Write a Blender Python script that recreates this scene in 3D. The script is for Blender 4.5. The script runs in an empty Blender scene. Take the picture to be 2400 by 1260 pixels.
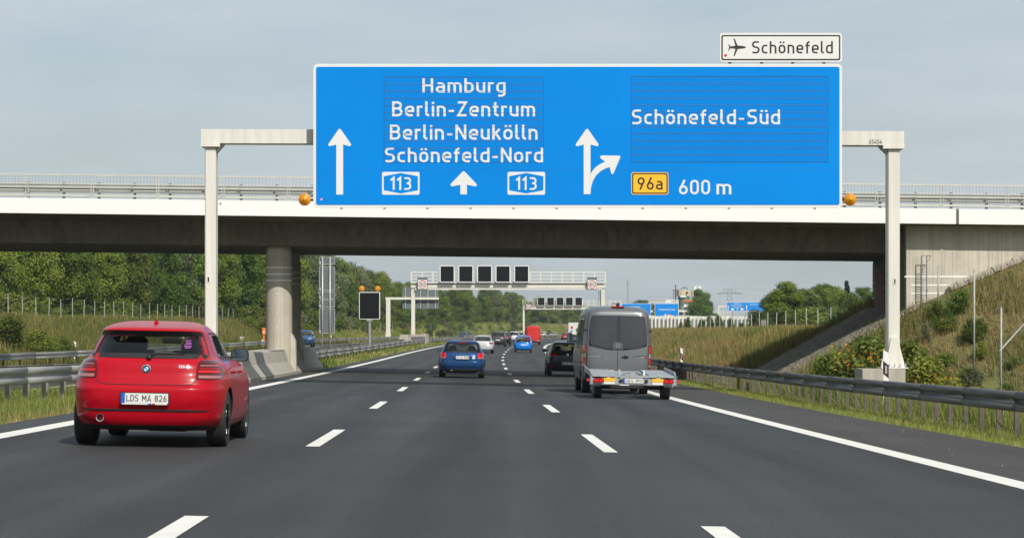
import bpy, bmesh, math, random
import numpy as np
from mathutils import Vector, Matrix

random.seed(7)
RNG = np.random.default_rng(11)
sc = bpy.context.scene
COL = sc.collection
R = math.radians

# ------------------------------------------------------------------ camera
F = 5667.0            # focal length in photo pixels (85 mm on a 36 mm sensor)
HY = 783.0            # photo row of the level horizon
CZ = 1.35             # eye height above the road at the camera
cam_d = bpy.data.cameras.new('camera')
cam_d.lens = 85.0
cam_d.sensor_width = 36.0
cam_d.shift_y = (HY - 630.0) / 2400.0
cam_d.clip_start = 0.1
cam_d.clip_end = 20000
cam = bpy.data.objects.new('camera', cam_d)
cam.location = (0, 0, CZ)
cam.rotation_euler = (R(90), 0, 0)
COL.objects.link(cam)
sc.camera = cam

# ------------------------------------------------------------------ sky and sun
SUN = Vector((0.45, -0.98, 1.0)).normalized()      # direction towards the sun
el = math.asin(SUN.z)
az = math.atan2(SUN.x, SUN.y)
world = bpy.data.worlds.new('World')
sc.world = world
world.use_nodes = True
nt = world.node_tree
nt.nodes.clear()
def wn(t): return nt.nodes.new(t)
sky = wn('ShaderNodeTexSky')
sky.sky_type = 'NISHITA'
sky.sun_disc = False
sky.sun_elevation = el
sky.sun_rotation = az
sky.air_density = 1.0
sky.dust_density = 2.5
sky.ozone_density = 1.2
tc = wn('ShaderNodeTexCoord')
mp = wn('ShaderNodeMapping')
mp.inputs['Scale'].default_value = (1.0, 1.0, 4.5)
nz = wn('ShaderNodeTexNoise')
nz.inputs['Scale'].default_value = 7.0
nz.inputs['Detail'].default_value = 5.0
nz.inputs['Roughness'].default_value = 0.55
rp = wn('ShaderNodeMapRange')
rp.inputs['From Min'].default_value = 0.35
rp.inputs['From Max'].default_value = 0.7
rp.inputs['To Min'].default_value = 0.5
rp.inputs['To Max'].default_value = 0.96
mx = wn('ShaderNodeMix')
mx.data_type = 'RGBA'
mx.inputs[7].default_value = (5.15, 5.82, 6.25, 1)    # thin veil of high cloud over the blue
bg = wn('ShaderNodeBackground')
bg.inputs['Strength'].default_value = 0.112
wo = wn('ShaderNodeOutputWorld')
L_ = nt.links.new
L_(tc.outputs['Generated'], mp.inputs['Vector'])
L_(mp.outputs[0], nz.inputs['Vector'])
L_(nz.outputs['Fac'], rp.inputs['Value'])
L_(rp.outputs[0], mx.inputs[0])
L_(sky.outputs[0], mx.inputs[6])
L_(mx.outputs[2], bg.inputs['Color'])
L_(bg.outputs[0], wo.inputs['Surface'])

sun_d = bpy.data.lights.new('sun', 'SUN')
sun_d.energy = 4.5
sun_d.angle = R(0.55)
sun_d.color = (1.0, 0.94, 0.84)
sun_o = bpy.data.objects.new('sun', sun_d)
sun_o.rotation_euler = (-SUN).to_track_quat('-Z', 'Y').to_euler()
sun_o.location = (30, -60, 60)
COL.objects.link(sun_o)

sc.view_settings.view_transform = 'Standard'
sc.view_settings.look = 'None'
sc.view_settings.exposure = 0.0
sc.view_settings.gamma = 1.0
sc.view_settings.use_curve_mapping = False
sc.render.engine = 'CYCLES'
sc.cycles.max_bounces = 7
sc.cycles.transparent_max_bounces = 12
sc.cycles.caustics_reflective = False
sc.cycles.caustics_refractive = False

# ------------------------------------------------------------------ geometry helpers
def hermite(xs, ys):
    xs = np.array(xs, float); ys = np.array(ys, float)
    h = np.diff(xs); d = np.diff(ys) / h
    m = np.zeros(len(xs)); m[0] = d[0]; m[-1] = d[-1]
    for i in range(1, len(xs) - 1):
        if d[i-1] * d[i] <= 0: m[i] = 0
        else:
            w1 = 2*h[i] + h[i-1]; w2 = h[i] + 2*h[i-1]
            m[i] = (w1 + w2) / (w1/d[i-1] + w2/d[i])
    def f(x):
        x = np.asarray(x, float)
        k = np.clip(np.searchsorted(xs, x) - 1, 0, len(xs) - 2)
        t = (x - xs[k]) / h[k]
        lo = x < xs[0]; hi = x > xs[-1]
        y = ((1+2*t)*(1-t)**2*ys[k] + t*(1-t)**2*h[k]*m[k] + t*t*(3-2*t)*ys[k+1] + t*t*(t-1)*h[k]*m[k+1])
        y = np.where(lo, ys[0] + (x-xs[0])*m[0], y)
        y = np.where(hi, ys[-1] + (x-xs[-1])*m[-1], y)
        return y
    return f

class MB:
    """collects faces that become ONE mesh object"""
    def __init__(s): s.v = []; s.f = []; s.m = []
    def add(s, vs, fs, mi=0):
        n = len(s.v)
        s.v.extend([tuple(p) for p in vs])
        s.f.extend([tuple(i + n for i in q) for q in fs])
        s.m.extend([mi] * len(fs))
    def box(s, c, d, mi=0, rz=0.0, bev=0.0):
        x, y, z = d[0]/2, d[1]/2, d[2]/2
        cs, sn = math.cos(rz), math.sin(rz)
        if bev <= 0:
            vs = [(i*x, j*y, k*z) for k in (-1, 1) for j in (-1, 1) for i in (-1, 1)]
            fs = [(0,2,3,1), (4,5,7,6), (0,1,5,4), (2,6,7,3), (0,4,6,2), (1,3,7,5)]
        else:
            b = min(bev, x*.9, y*.9, z*.9)
            vs = []; fs = []
            def ring(zz, bx):
                p = [(-x+bx, -y), (x-bx, -y), (x, -y+bx), (x, y-bx), (x-bx, y), (-x+bx, y), (-x, y-bx), (-x, -y+bx)]
                return [(a, e, zz) for a, e in p]
            def ring2(zz):
                p = [(-x+b, -y+b), (x-b, -y+b), (x-b, -y+b), (x-b, y-b), (x-b, y-b), (-x+b, y-b), (-x+b, y-b), (-x+b, -y+b)]
                return [(a, e, zz) for a, e in p]
            vs = ring2(-z) + ring(-z+b, b) + ring(z-b, b) + ring2(z)
            for r_ in range(3):
                for i in range(8):
                    fs.append((r_*8+i, r_*8+(i+1) % 8, (r_+1)*8+(i+1) % 8, (r_+1)*8+i))
            fs.append((7, 5, 3, 1)); fs.append((25, 27, 29, 31))
        s.add([(c[0]+a*cs-e*sn, c[1]+a*sn+e*cs, c[2]+g) for a, e, g in vs], fs, mi)
    def prism(s, poly, axis, a, b, mi=0):
        """poly: 2D outline; axis 'x','y','z' is the extrusion direction from a to b"""
        n = len(poly)
        def m(p, t):
            return {'x': (t, p[0], p[1]), 'y': (p[0], t, p[1]), 'z': (p[0], p[1], t)}[axis]
        vs = [m(p, a) for p in poly] + [m(p, b) for p in poly]
        fs = [tuple(range(n)), tuple(range(2*n-1, n-1, -1))]
        fs += [(i, n+i, n+(i+1) % n, (i+1) % n) for i in range(n)]
        s.add(vs, fs, mi)
    def tube(s, pts, r, n=8, mi=0, cap=True, r2=None):
        pts = [Vector(p) for p in pts]
        rs = r if isinstance(r, (list, tuple)) else [r + ((r2 if r2 is not None else r) - r) * i / max(1, len(pts)-1) for i in range(len(pts))]
        vs = []; fs = []
        up = None
        for i, p in enumerate(pts):
            t = (pts[min(i+1, len(pts)-1)] - pts[max(i-1, 0)]).normalized()
            if up is None:
                up = Vector((0, 0, 1)) if abs(t.z) < .9 else Vector((1, 0, 0))
            a = t.cross(up).normalized(); up = a.cross(t).normalized()
            for k in range(n):
                g = 2*math.pi*k/n
                vs.append(p + (a*math.cos(g) + up*math.sin(g))*rs[i])
        for i in range(len(pts)-1):
            for k in range(n):
                fs.append((i*n+k, i*n+(k+1) % n, (i+1)*n+(k+1) % n, (i+1)*n+k))
        if cap:
            fs.append(tuple(range(n-1, -1, -1))); fs.append(tuple((len(pts)-1)*n+k for k in range(n)))
        s.add(vs, fs, mi)
    def bar(s, p, q, w, h, mi=0):
        """rectangular bar between two points"""
        p = Vector(p); q = Vector(q); t = (q-p).normalized()
        up = Vector((0, 0, 1)) if abs(t.z) < .95 else Vector((0, 1, 0))
        a = t.cross(up).normalized(); u = a.cross(t).normalized()
        vs = [o + a*(i*w/2) + u*(j*h/2) for o in (p, q) for j in (-1, 1) for i in (-1, 1)]
        s.add(vs, [(0,1,3,2), (4,6,7,5), (0,4,5,1), (2,3,7,6), (0,2,6,4), (1,5,7,3)], mi)
    def lathe(s, prof, c=(0,0,0), axis='z', n=24, mi=0, close=False):
        """prof: (r, t) pairs along the axis"""
        vs = []; fs = []
        for r, t in prof:
            for k in range(n):
                g = 2*math.pi*k/n
                a, e = r*math.cos(g), r*math.sin(g)
                vs.append({'z': (a, e, t), 'x': (t, a, e), 'y': (a, t, e)}[axis])
        m = len(prof)
        for i in range(m-1 + (1 if close else 0)):
            j = (i+1) % m
            for k in range(n):
                fs.append((i*n+k, i*n+(k+1) % n, j*n+(k+1) % n, j*n+k))
        if not close:
            if prof[0][0] > 1e-6: fs.append(tuple(range(n-1, -1, -1)))
            if prof[-1][0] > 1e-6: fs.append(tuple((m-1)*n+k for k in range(n)))
        s.add([(c[0]+x, c[1]+y, c[2]+z) for x, y, z in vs], fs, mi)
    def sweep(s, sections, closed=False, cap=True, mi=0):
        """sections: list of equally long point lists"""
        n = len(sections[0]); vs = [p for q in sections for p in q]; fs = []
        for i in range(len(sections)-1):
            for k in range(n if closed else n-1):
                fs.append((i*n+k, i*n+(k+1) % n, (i+1)*n+(k+1) % n, (i+1)*n+k))
        if cap and closed:
            fs.append(tuple(range(n-1, -1, -1))); fs.append(tuple((len(sections)-1)*n+k for k in range(n)))
        s.add(vs, fs, mi)

WL = {}      # world location of every object that is used as a parent
def mesh_of(mb, name, mats, smooth, shift=(0, 0, 0)):
    me = bpy.data.meshes.new(name)
    v = np.array(mb.v, float) - np.array(shift, float)
    me.from_pydata(v.tolist(), [], mb.f)
    for m in (mats if isinstance(mats, (list, tuple)) else [mats]): me.materials.append(m)
    if any(mb.m): me.polygons.foreach_set('material_index', mb.m)
    if smooth is True: me.polygons.foreach_set('use_smooth', [True]*len(me.polygons))
    bm = bmesh.new(); bm.from_mesh(me)
    bmesh.ops.recalc_face_normals(bm, faces=bm.faces)
    bm.to_mesh(me); bm.free()
    if smooth == 'auto':
        me.polygons.foreach_set('use_smooth', [True]*len(me.polygons))
        me.set_sharp_from_angle(angle=R(38))
    me.update()
    return me
def obj(name, mb, mats, parent=None, smooth=False, local=False):
    """one mesh object; world coordinates unless local (then in the parent's own frame)"""
    if local:
        sh = (0, 0, 0)
    elif parent is not None:
        sh = WL[parent.name]
    else:
        v = np.array(mb.v); sh = ((v[:,0].min()+v[:,0].max())/2, (v[:,1].min()+v[:,1].max())/2, v[:,2].min())
    o = bpy.data.objects.new(name, mesh_of(mb, name, mats, smooth, sh))
    COL.objects.link(o)
    if parent is not None:
        o.parent = parent
        WL[o.name] = WL[parent.name]
    else:
        o.location = sh; WL[o.name] = tuple(sh)
    return o
def tag(o, label, cat, group=None, kind=None):
    o['label'] = label
    if cat: o['category'] = cat
    if group: o['group'] = group
    if kind: o['kind'] = kind
    return o
def struct(o, label=None):
    o['kind'] = 'structure'
    if label: o['label'] = label
    return o
def thing(name, label, cat, loc=(0, 0, 0), rz=0.0, group=None, tilt=None):
    o = bpy.data.objects.new(name, None)
    o.empty_display_size = .3
    o.location = loc
    o.rotation_euler = tilt if tilt else (0, 0, rz)
    COL.objects.link(o)
    WL[o.name] = tuple(loc)
    return tag(o, label, cat, group)
def copy_tree(o, loc=None, rz=None, label=None, parent=None, scale=None):
    c = o.copy(); COL.objects.link(c)
    if parent is not None: c.parent = parent
    if loc is not None: c.location = loc
    if rz is not None: c.rotation_euler = (0, 0, rz)
    if scale is not None: c.scale = scale
    if label: c['label'] = label
    for ch in list(o.children): copy_tree(ch, parent=c)
    return c

# photo pixel helpers: a pixel and a distance give a point
def PX(px, s): return (px - 1200.0) * s / F
def PZ(py, s): return CZ + (HY - py) * s / F

# ------------------------------------------------------------------ materials
def mat(name, col, rough=.6, metal=0.0, var=0.0, scale=4.0, col2=None, bump=0.0, bscale=None, coat=0.0, spec=None, detail=5.0, stretch=None, emit=0.0, mscale=None):
    m = bpy.data.materials.new(name)
    m.use_nodes = True
    n = m.node_tree.nodes; l = m.node_tree.links.new
    b = n['Principled BSDF']
    b.inputs['Roughness'].default_value = rough
    b.inputs['Metallic'].default_value = metal
    if coat: b.inputs['Coat Weight'].default_value = coat; b.inputs['Coat Roughness'].default_value = .04
    if spec is not None: b.inputs['Specular IOR Level'].default_value = spec
    c = (*col, 1)
    if var or col2 or bump:
        t = n.new('ShaderNodeTexCoord')
        vec = t.outputs['Object']
        if stretch:
            mpn = n.new('ShaderNodeMapping'); mpn.inputs['Scale'].default_value = stretch
            l(vec, mpn.inputs['Vector']); vec = mpn.outputs[0]
    if var or col2:
        z = n.new('ShaderNodeTexNoise'); z.inputs['Scale'].default_value = scale; z.inputs['Detail'].default_value = detail
        z.inputs['Roughness'].default_value = .6
        l(vec, z.inputs['Vector'])
        k = n.new('ShaderNodeMix'); k.data_type = 'RGBA'
        if col2:
            k.inputs[6].default_value = c; k.inputs[7].default_value = (*col2, 1)
        else:
            k.inputs[6].default_value = (*[x*(1-var) for x in col], 1)
            k.inputs[7].default_value = (*[min(1, x*(1+var)) for x in col], 1)
        mr = n.new('ShaderNodeMapRange'); mr.inputs['From Min'].default_value = .32; mr.inputs['From Max'].default_value = .68
        l(z.outputs['Fac'], mr.inputs['Value']); l(mr.outputs[0], k.inputs[0])
        l(k.outputs[2], b.inputs['Base Color'])
    else:
        b.inputs['Base Color'].default_value = c
    if bump:
        z2 = n.new('ShaderNodeTexNoise'); z2.inputs['Scale'].default_value = bscale or scale*6; z2.inputs['Detail'].default_value = 4
        l(vec, z2.inputs['Vector'])
        bp = n.new('ShaderNodeBump'); bp.inputs['Strength'].default_value = bump; bp.inputs['Distance'].default_value = .02
        l(z2.outputs['Fac'], bp.inputs['Height']); l(bp.outputs[0], b.inputs['Normal'])
    if emit:
        b.inputs['Emission Color'].default_value = c; b.inputs['Emission Strength'].default_value = emit
    return m

def mat_asphalt(name, base, scale_f=48.0, streak=.12, tracks=0.0):
    m = bpy.data.materials.new(name); m.use_nodes = True
    n = m.node_tree.nodes; l = m.node_tree.links.new
    b = n['Principled BSDF']; b.inputs['Roughness'].default_value = .78; b.inputs['Specular IOR Level'].default_value = .35
    t = n.new('ShaderNodeTexCoord')
    z = n.new('ShaderNodeTexNoise'); z.inputs['Scale'].default_value = scale_f; z.inputs['Detail'].default_value = 2
    l(t.outputs['Object'], z.inputs['Vector'])
    mp_ = n.new('ShaderNodeMapping'); mp_.inputs['Scale'].default_value = (1.1, .035, 1)
    l(t.outputs['Object'], mp_.inputs['Vector'])
    z2 = n.new('ShaderNodeTexNoise'); z2.inputs['Scale'].default_value = 1.3; z2.inputs['Detail'].default_value = 3
    l(mp_.outputs[0], z2.inputs['Vector'])
    z3 = n.new('ShaderNodeTexNoise'); z3.inputs['Scale'].default_value = .22; z3.inputs['Detail'].default_value = 4
    l(t.outputs['Object'], z3.inputs['Vector'])
    def rng(src, lo, hi, a, e):
        r = n.new('ShaderNodeMapRange'); r.inputs['From Min'].default_value = lo; r.inputs['From Max'].default_value = hi
        r.inputs['To Min'].default_value = a; r.inputs['To Max'].default_value = e
        l(src, r.inputs['Value']); return r.outputs[0]
    zc = n.new('ShaderNodeTexNoise'); zc.inputs['Scale'].default_value = 130; zc.inputs['Detail'].default_value = 1
    l(t.outputs['Object'], zc.inputs['Vector'])
    g = rng(z.outputs['Fac'], .3, .72, .62, 1.42)
    gs = rng(zc.outputs['Fac'], .62, .72, 1.0, 2.1)
    st = rng(z2.outputs['Fac'], .3, .7, 1-streak, 1+streak)
    bl = rng(z3.outputs['Fac'], .3, .7, .82, 1.18)
    def mul(a, e):
        q = n.new('ShaderNodeMath'); q.operation = 'MULTIPLY'; l(a, q.inputs[0]); l(e, q.inputs[1]); return q.outputs[0]
    val = mul(mul(mul(g, gs), st), bl)
    if tracks:       # paler polished wheel tracks across each lane
        at = n.new('ShaderNodeAttribute'); at.attribute_name = 'across'
        w1 = n.new('ShaderNodeMath'); w1.operation = 'MULTIPLY_ADD'; w1.inputs[1].default_value = 2*math.pi/1.775; w1.inputs[2].default_value = math.pi
        l(at.outputs['Fac'], w1.inputs[0])
        w2 = n.new('ShaderNodeMath'); w2.operation = 'COSINE'; l(w1.outputs[0], w2.inputs[0])
        val = mul(val, rng(w2.outputs[0], -1, 1, 1-tracks, 1+tracks))
    vm = n.new('ShaderNodeVectorMath'); vm.operation = 'SCALE'; vm.inputs[0].default_value = base
    l(val, vm.inputs['Scale']); l(vm.outputs[0], b.inputs['Base Color'])
    bp = n.new('ShaderNodeBump'); bp.inputs['Strength'].default_value = .35; bp.inputs['Distance'].default_value = .01
    l(z.outputs['Fac'], bp.inputs['Height']); l(bp.outputs[0], b.inputs['Normal'])
    return m

def mat_leaf(name, trans=.35, rough=.6):
    """foliage: colour of each leaf or blade stored on the mesh"""
    m = bpy.data.materials.new(name); m.use_nodes = True
    n = m.node_tree.nodes; l = m.node_tree.links.new
    n.clear()
    a = n.new('ShaderNodeAttribute'); a.attribute_name = 'leaf_colour'
    oi = n.new('ShaderNodeObjectInfo')
    hs = n.new('ShaderNodeHueSaturation')
    mr = n.new('ShaderNodeMapRange'); mr.inputs['To Min'].default_value = .72; mr.inputs['To Max'].default_value = 1.3
    l(oi.outputs['Random'], mr.inputs['Value']); l(mr.outputs[0], hs.inputs['Value'])
    ml = n.new('ShaderNodeMath'); ml.operation = 'MULTIPLY'; ml.inputs[1].default_value = 7.31
    fr = n.new('ShaderNodeMath'); fr.operation = 'FRACT'
    mh = n.new('ShaderNodeMapRange'); mh.inputs['To Min'].default_value = .478; mh.inputs['To Max'].default_value = .518
    l(oi.outputs['Random'], ml.inputs[0]); l(ml.outputs[0], fr.inputs[0]); l(fr.outputs[0], mh.inputs['Value']); l(mh.outputs[0], hs.inputs['Hue'])
    l(a.outputs['Color'], hs.inputs['Color'])
    b = n.new('ShaderNodeBsdfPrincipled'); b.inputs['Roughness'].default_value = rough; b.inputs['Specular IOR Level'].default_value = .3
    tr = n.new('ShaderNodeBsdfTranslucent')
    mx_ = n.new('ShaderNodeMixShader'); mx_.inputs[0].default_value = trans
    o = n.new('ShaderNodeOutputMaterial')
    l(hs.outputs[0], b.inputs['Base Color']); l(hs.outputs[0], tr.inputs['Color'])
    l(b.outputs[0], mx_.inputs[1]); l(tr.outputs[0], mx_.inputs[2]); l(mx_.outputs[0], o.inputs['Surface'])
    return m

def mat_glass(name, tint, gloss=.5):
    m = bpy.data.materials.new(name); m.use_nodes = True
    n = m.node_tree.nodes; l = m.node_tree.links.new
    n.clear()
    t = n.new('ShaderNodeBsdfTransparent'); t.inputs['Color'].default_value = (*tint, 1)
    g = n.new('ShaderNodeBsdfGlossy'); g.inputs['Roughness'].default_value = .03; g.inputs['Color'].default_value = (.9, .95, 1, 1)
    lw = n.new('ShaderNodeLayerWeight'); lw.inputs['Blend'].default_value = .5
    pw = n.new('ShaderNodeMath'); pw.operation = 'POWER'; pw.inputs[1].default_value = 4.0; l(lw.outputs['Facing'], pw.inputs[0])
    fr = n.new('ShaderNodeMapRange'); fr.inputs['To Min'].default_value = .045; fr.inputs['To Max'].default_value = .8; l(pw.outputs[0], fr.inputs['Value'])
    x = n.new('ShaderNodeMixShader'); o = n.new('ShaderNodeOutputMaterial')
    l(fr.outputs[0], x.inputs[0]); l(t.outputs[0], x.inputs[1]); l(g.outputs[0], x.inputs[2]); l(x.outputs[0], o.inputs['Surface'])
    return m

def mat_concrete(name, base, var=.16, board=0.0, dark=(.5, .5, .5)):
    """cast concrete: blotches, vertical run-off streaks, optional board marks"""
    m = bpy.data.materials.new(name); m.use_nodes = True
    n = m.node_tree.nodes; l = m.node_tree.links.new
    b = n['Principled BSDF']; b.inputs['Roughness'].default_value = .85
    t = n.new('ShaderNodeTexCoord')
    z = n.new('ShaderNodeTexNoise'); z.inputs['Scale'].default_value = 1.6; z.inputs['Detail'].default_value = 7; z.inputs['Roughness'].default_value = .65
    l(t.outputs['Object'], z.inputs['Vector'])
    mp_ = n.new('ShaderNodeMapping'); mp_.inputs['Scale'].default_value = (4.0, 4.0, .18)
    l(t.outputs['Object'], mp_.inputs['Vector'])
    z2 = n.new('ShaderNodeTexNoise'); z2.inputs['Scale'].default_value = 1.5; z2.inputs['Detail'].default_value = 5
    l(mp_.outputs[0], z2.inputs['Vector'])
    a = n.new('ShaderNodeMath'); a.operation = 'ADD'; l(z.outputs['Fac'], a.inputs[0]); l(z2.outputs['Fac'], a.inputs[1])
    r = n.new('ShaderNodeMapRange'); r.inputs['From Min'].default_value = .7; r.inputs['From Max'].default_value = 1.3
    r.inputs['To Min'].default_value = 1-var; r.inputs['To Max'].default_value = 1+var
    l(a.outputs[0], r.inputs['Value'])
    vm = n.new('ShaderNodeVectorMath'); vm.operation = 'SCALE'; vm.inputs[0].default_value = base
    l(r.outputs[0], vm.inputs['Scale']); l(vm.outputs[0], b.inputs['Base Color'])
    z4 = n.new('ShaderNodeTexNoise'); z4.inputs['Scale'].default_value = 30; z4.inputs['Detail'].default_value = 4
    l(t.outputs['Object'], z4.inputs['Vector'])
    bp = n.new('ShaderNodeBump'); bp.inputs['Strength'].default_value = .25; bp.inputs['Distance'].default_value = .01
    l(z4.outputs['Fac'], bp.inputs['Height']); l(bp.outputs[0], b.inputs['Normal'])
    return m

M = {}
M['asphalt'] = mat_asphalt('asphalt', (.0315, .0325, .034), streak=.28, tracks=.12)
M['shoulder'] = mat_asphalt('shoulder_asphalt', (.044, .041, .0375), streak=.12)
M['line'] = mat('road_paint', (.66, .65, .61), .7, var=.08, scale=3.0, bump=.15)
M['soil'] = mat('soil', (.075, .095, .025), .95, scale=.5, col2=(.19, .17, .065), bump=.4, bscale=9)
M['galv'] = mat('galvanised_steel', (.30, .30, .285), .5, .35, var=.22, scale=2.0, stretch=(1, .25, 1), bump=.05)
M['galv_dark'] = mat('weathered_steel', (.11, .112, .112), .55, .15, var=.14, scale=2.5, stretch=(1, .25, 1))
M['postm'] = mat('rail_post_steel', (.115, .10, .082), .65, .15, var=.25, scale=5)
M['post_pale'] = mat('pale_post_steel', (.24, .22, .19), .65, .1, var=.25, scale=5)
M['zinc'] = mat('trailer_zinc', (.33, .36, .38), .5, .3, var=.2, scale=5)
M['galv_light'] = mat('bright_galvanised_steel', (.45, .46, .46), .42, .4, var=.12, scale=6)
M['gantry'] = mat('gantry_grey_white_paint', (.63, .615, .565), .45, var=.09, scale=2.2, stretch=(2.5, 1, .25))
M['gantry_far'] = mat('gantry_pale_paint', (.60, .59, .53), .5, var=.05, scale=1.0)
M['white_paint'] = mat_concrete('white_concrete_paint', (.80, .79, .765), var=.04)
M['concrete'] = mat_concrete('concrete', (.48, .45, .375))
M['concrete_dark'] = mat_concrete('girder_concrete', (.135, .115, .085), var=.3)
M['concrete_grey'] = mat_concrete('barrier_concrete', (.36, .34, .29), var=.2)
M['concrete_patch'] = mat_concrete('dark_painted_concrete', (.085, .09, .095), var=.12)
M['sign_blue'] = mat('sign_blue', (.0, .21, .66), .5, spec=.08, var=.07, scale=.22, detail=3.0)
M['sign_blue2'] = mat('sign_slat_blue', (.0, .195, .635), .5, spec=.08, var=.03, scale=.6)
M['sign_white'] = mat('sign_white', (.66, .67, .67), .5, var=.02, scale=2)
M['sign_yellow'] = mat('sign_yellow', (.82, .44, .012), .5)
M['sign_black'] = mat('sign_black', (.012, .012, .012), .5)
M['sign_red'] = mat('sign_red', (.55, .02, .02), .5)
M['sign_back'] = mat('sign_back_grey', (.115, .135, .14), .55, .15, var=.1, scale=1.5)
M['display'] = mat('display_black', (.006, .006, .008), .5, spec=.15, var=.3, scale=8)
M['amber'] = mat('amber_lens', (.60, .235, .003), .25, spec=.3, coat=.3, var=.25, scale=9)
M['black'] = mat('black_plastic', (.012, .012, .013), .5)
M['dark'] = mat('dark_underbody', (.010, .010, .010), .8)
M['rubber'] = mat('tyre_rubber', (.016, .016, .017), .75, var=.2, scale=12)
M['rim'] = mat('alloy', (.45, .46, .47), .3, .7)
M['chrome'] = mat('chrome', (.75, .76, .78), .12, 1.0)
M['mirror'] = mat('mirror_silvering', (.16, .22, .25), .06, 1.0)
M['plate'] = mat('plate_white', (.66, .66, .64), .45)
M['eu_blue'] = mat('plate_blue', (.01, .09, .50), .45)
M['interior'] = mat('interior_fabric', (.022, .022, .024), .9)
M['lamp_red'] = mat('lamp_red', (.30, .004, .008), .15, spec=.3, coat=.4, var=.3, scale=25)
M['lamp_bright'] = mat('lamp_bright_red', (.62, .012, .014), .15, spec=.3, coat=.4)
M['lamp_clear'] = mat('lamp_clear', (.40, .33, .33), .12, coat=1.0)
M['lamp_dark'] = mat('lamp_smoked', (.075, .003, .005), .1, spec=.3, coat=.5)
M['glass'] = mat_glass('car_glass', (.72, .76, .72))
M['glass_dark'] = mat_glass('tinted_glass', (.16, .17, .19))
M['orange'] = mat('orange_plastic', (.78, .17, .02), .45)
M['leaf'] = mat_leaf('leaves')
M['grassm'] = mat_leaf('grass_blades', .3, .75)
M['bark'] = mat('bark', (.10, .075, .05), .9, var=.3, scale=6, bump=.5)
M['fence'] = mat('fence_post_steel', (.34, .36, .34), .6, .2, var=.15, scale=4)

# ------------------------------------------------------------------ road alignment (s = metres ahead, u = metres right of the right-hand dash line)
_cs = [-400, -80, 0, 16.5, 28.5, 46.5, 64.5, 82.5, 100.5, 118.5, 136.5, 154.5, 172.5, 190.5, 208.5, 226.5, 244.5, 262.5]
_cx = [9.0, 3.15, 1.67, 1.366, 1.165, .845, .519, .220, -.055, -.28, -.455, -.585, -.655, -.64, -.55, -.41, -.21, .0]
for s_ in (300, 350, 400, 450, 500, 550, 600, 700, 800, 900, 1100, 1400):
    d_ = s_ - 262.5
    _cs.append(s_); _cx.append(.012*d_ + .00015*d_*d_)
_c = hermite(_cs, _cx)
_D = hermite([-400, -80, 0, 16.5, 28.5, 46.5, 64.5, 82.5, 100.5, 118.5, 136.5, 154.5, 172.5, 190.5, 208.5, 226.5, 244.5, 262.5, 315, 400, 560, 900, 1500],
             [.45, .85, 1.21, 1.313, 1.393, 1.50, 1.585, 1.645, 1.695, 1.715, 1.72, 1.70, 1.66, 1.605, 1.545, 1.48, 1.425, 1.385, 1.32, 1.2, 1.0, .9, .9])
_coarse = np.arange(-80, 1400, 4.0)
_T0 = -420.0
_tc = _c(np.arange(_T0, 1500, .5)).tolist(); _td = _D(np.arange(_T0, 1500, .5)).tolist()
def cx(s):
    f = (s - _T0)*2; i = int(f); f -= i; return _tc[i]*(1-f) + _tc[i+1]*f
def DD(s):
    f = (s - _T0)*2; i = int(f); f -= i; return _td[i]*(1-f) + _td[i+1]*f
def hd(s):   # heading of the road, for rotating things about z
    return -math.atan((cx(s+2) - cx(s-2)) / 4.0)
def road_h(u, s):
    """world z of the carriageway surfaces"""
    base = CZ - DD(s)
    if u > -9.0: return base - .02*u
    return base + .18 + (-9.0 - u)*-.004
def RD(u, s, dz=0.0):
    return (cx(s) + u, s, road_h(u, s) + dz)

def lerp(a, b, t): return a + (b-a)*t
def sstep(a, b, x):
    t = min(1, max(0, (x-a)/(b-a))); return t*t*(3-2*t)

def ground_h(u, s):
    """world z of the earth"""
    if -8.15 <= u <= 5.75: return road_h(u, s) - .10
    if -22.6 <= u <= -12.4: return road_h(u, s) - .10
    n = .05*math.sin(u*1.7 + s*.31) + .04*math.sin(u*.6 - s*.83)
    if -12.4 < u < -8.15:
        e = sstep(-8.15, -8.9, u) * sstep(-12.4, -11.6, u)
        return road_h(u, s) - .06 + e*(.05 + .4*n)
    if u < -22.6:
        e = sstep(-22.6, -24.0, u)
        a = road_h(-22.6, s) - .06 - .12*e + .4*n*e
        up = CZ + .78 + .004*max(0, s-150)
        b_ = a + max(0, -24.2 - u)*.42
        return min(b_, up + n + .012*max(0, -u-32)) if s < 900 else a
    # right side
    e0 = road_h(5.75, s) - .05
    fall = .5*sstep(7.2, 9.5, u) * (1 - sstep(100, 125, s)*.7)
    base = e0 - fall + n*.4*sstep(5.75, 7, u)
    hx = CZ + 1.1 + (.55 if u < 15.5 else .42)*(u - 15.5)
    hx = min(hx, CZ + 5.0)
    if s < 92.2: h = hx - .5*(92.2 - s) + n
    elif s <= 107.5: h = hx
    else:
        top = CZ - .02 + .7*n + .0006*max(0, s-150)
        h = max(min(hx + n, top), hx - .42*(s-107.5))
    return max(base, h)

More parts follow.
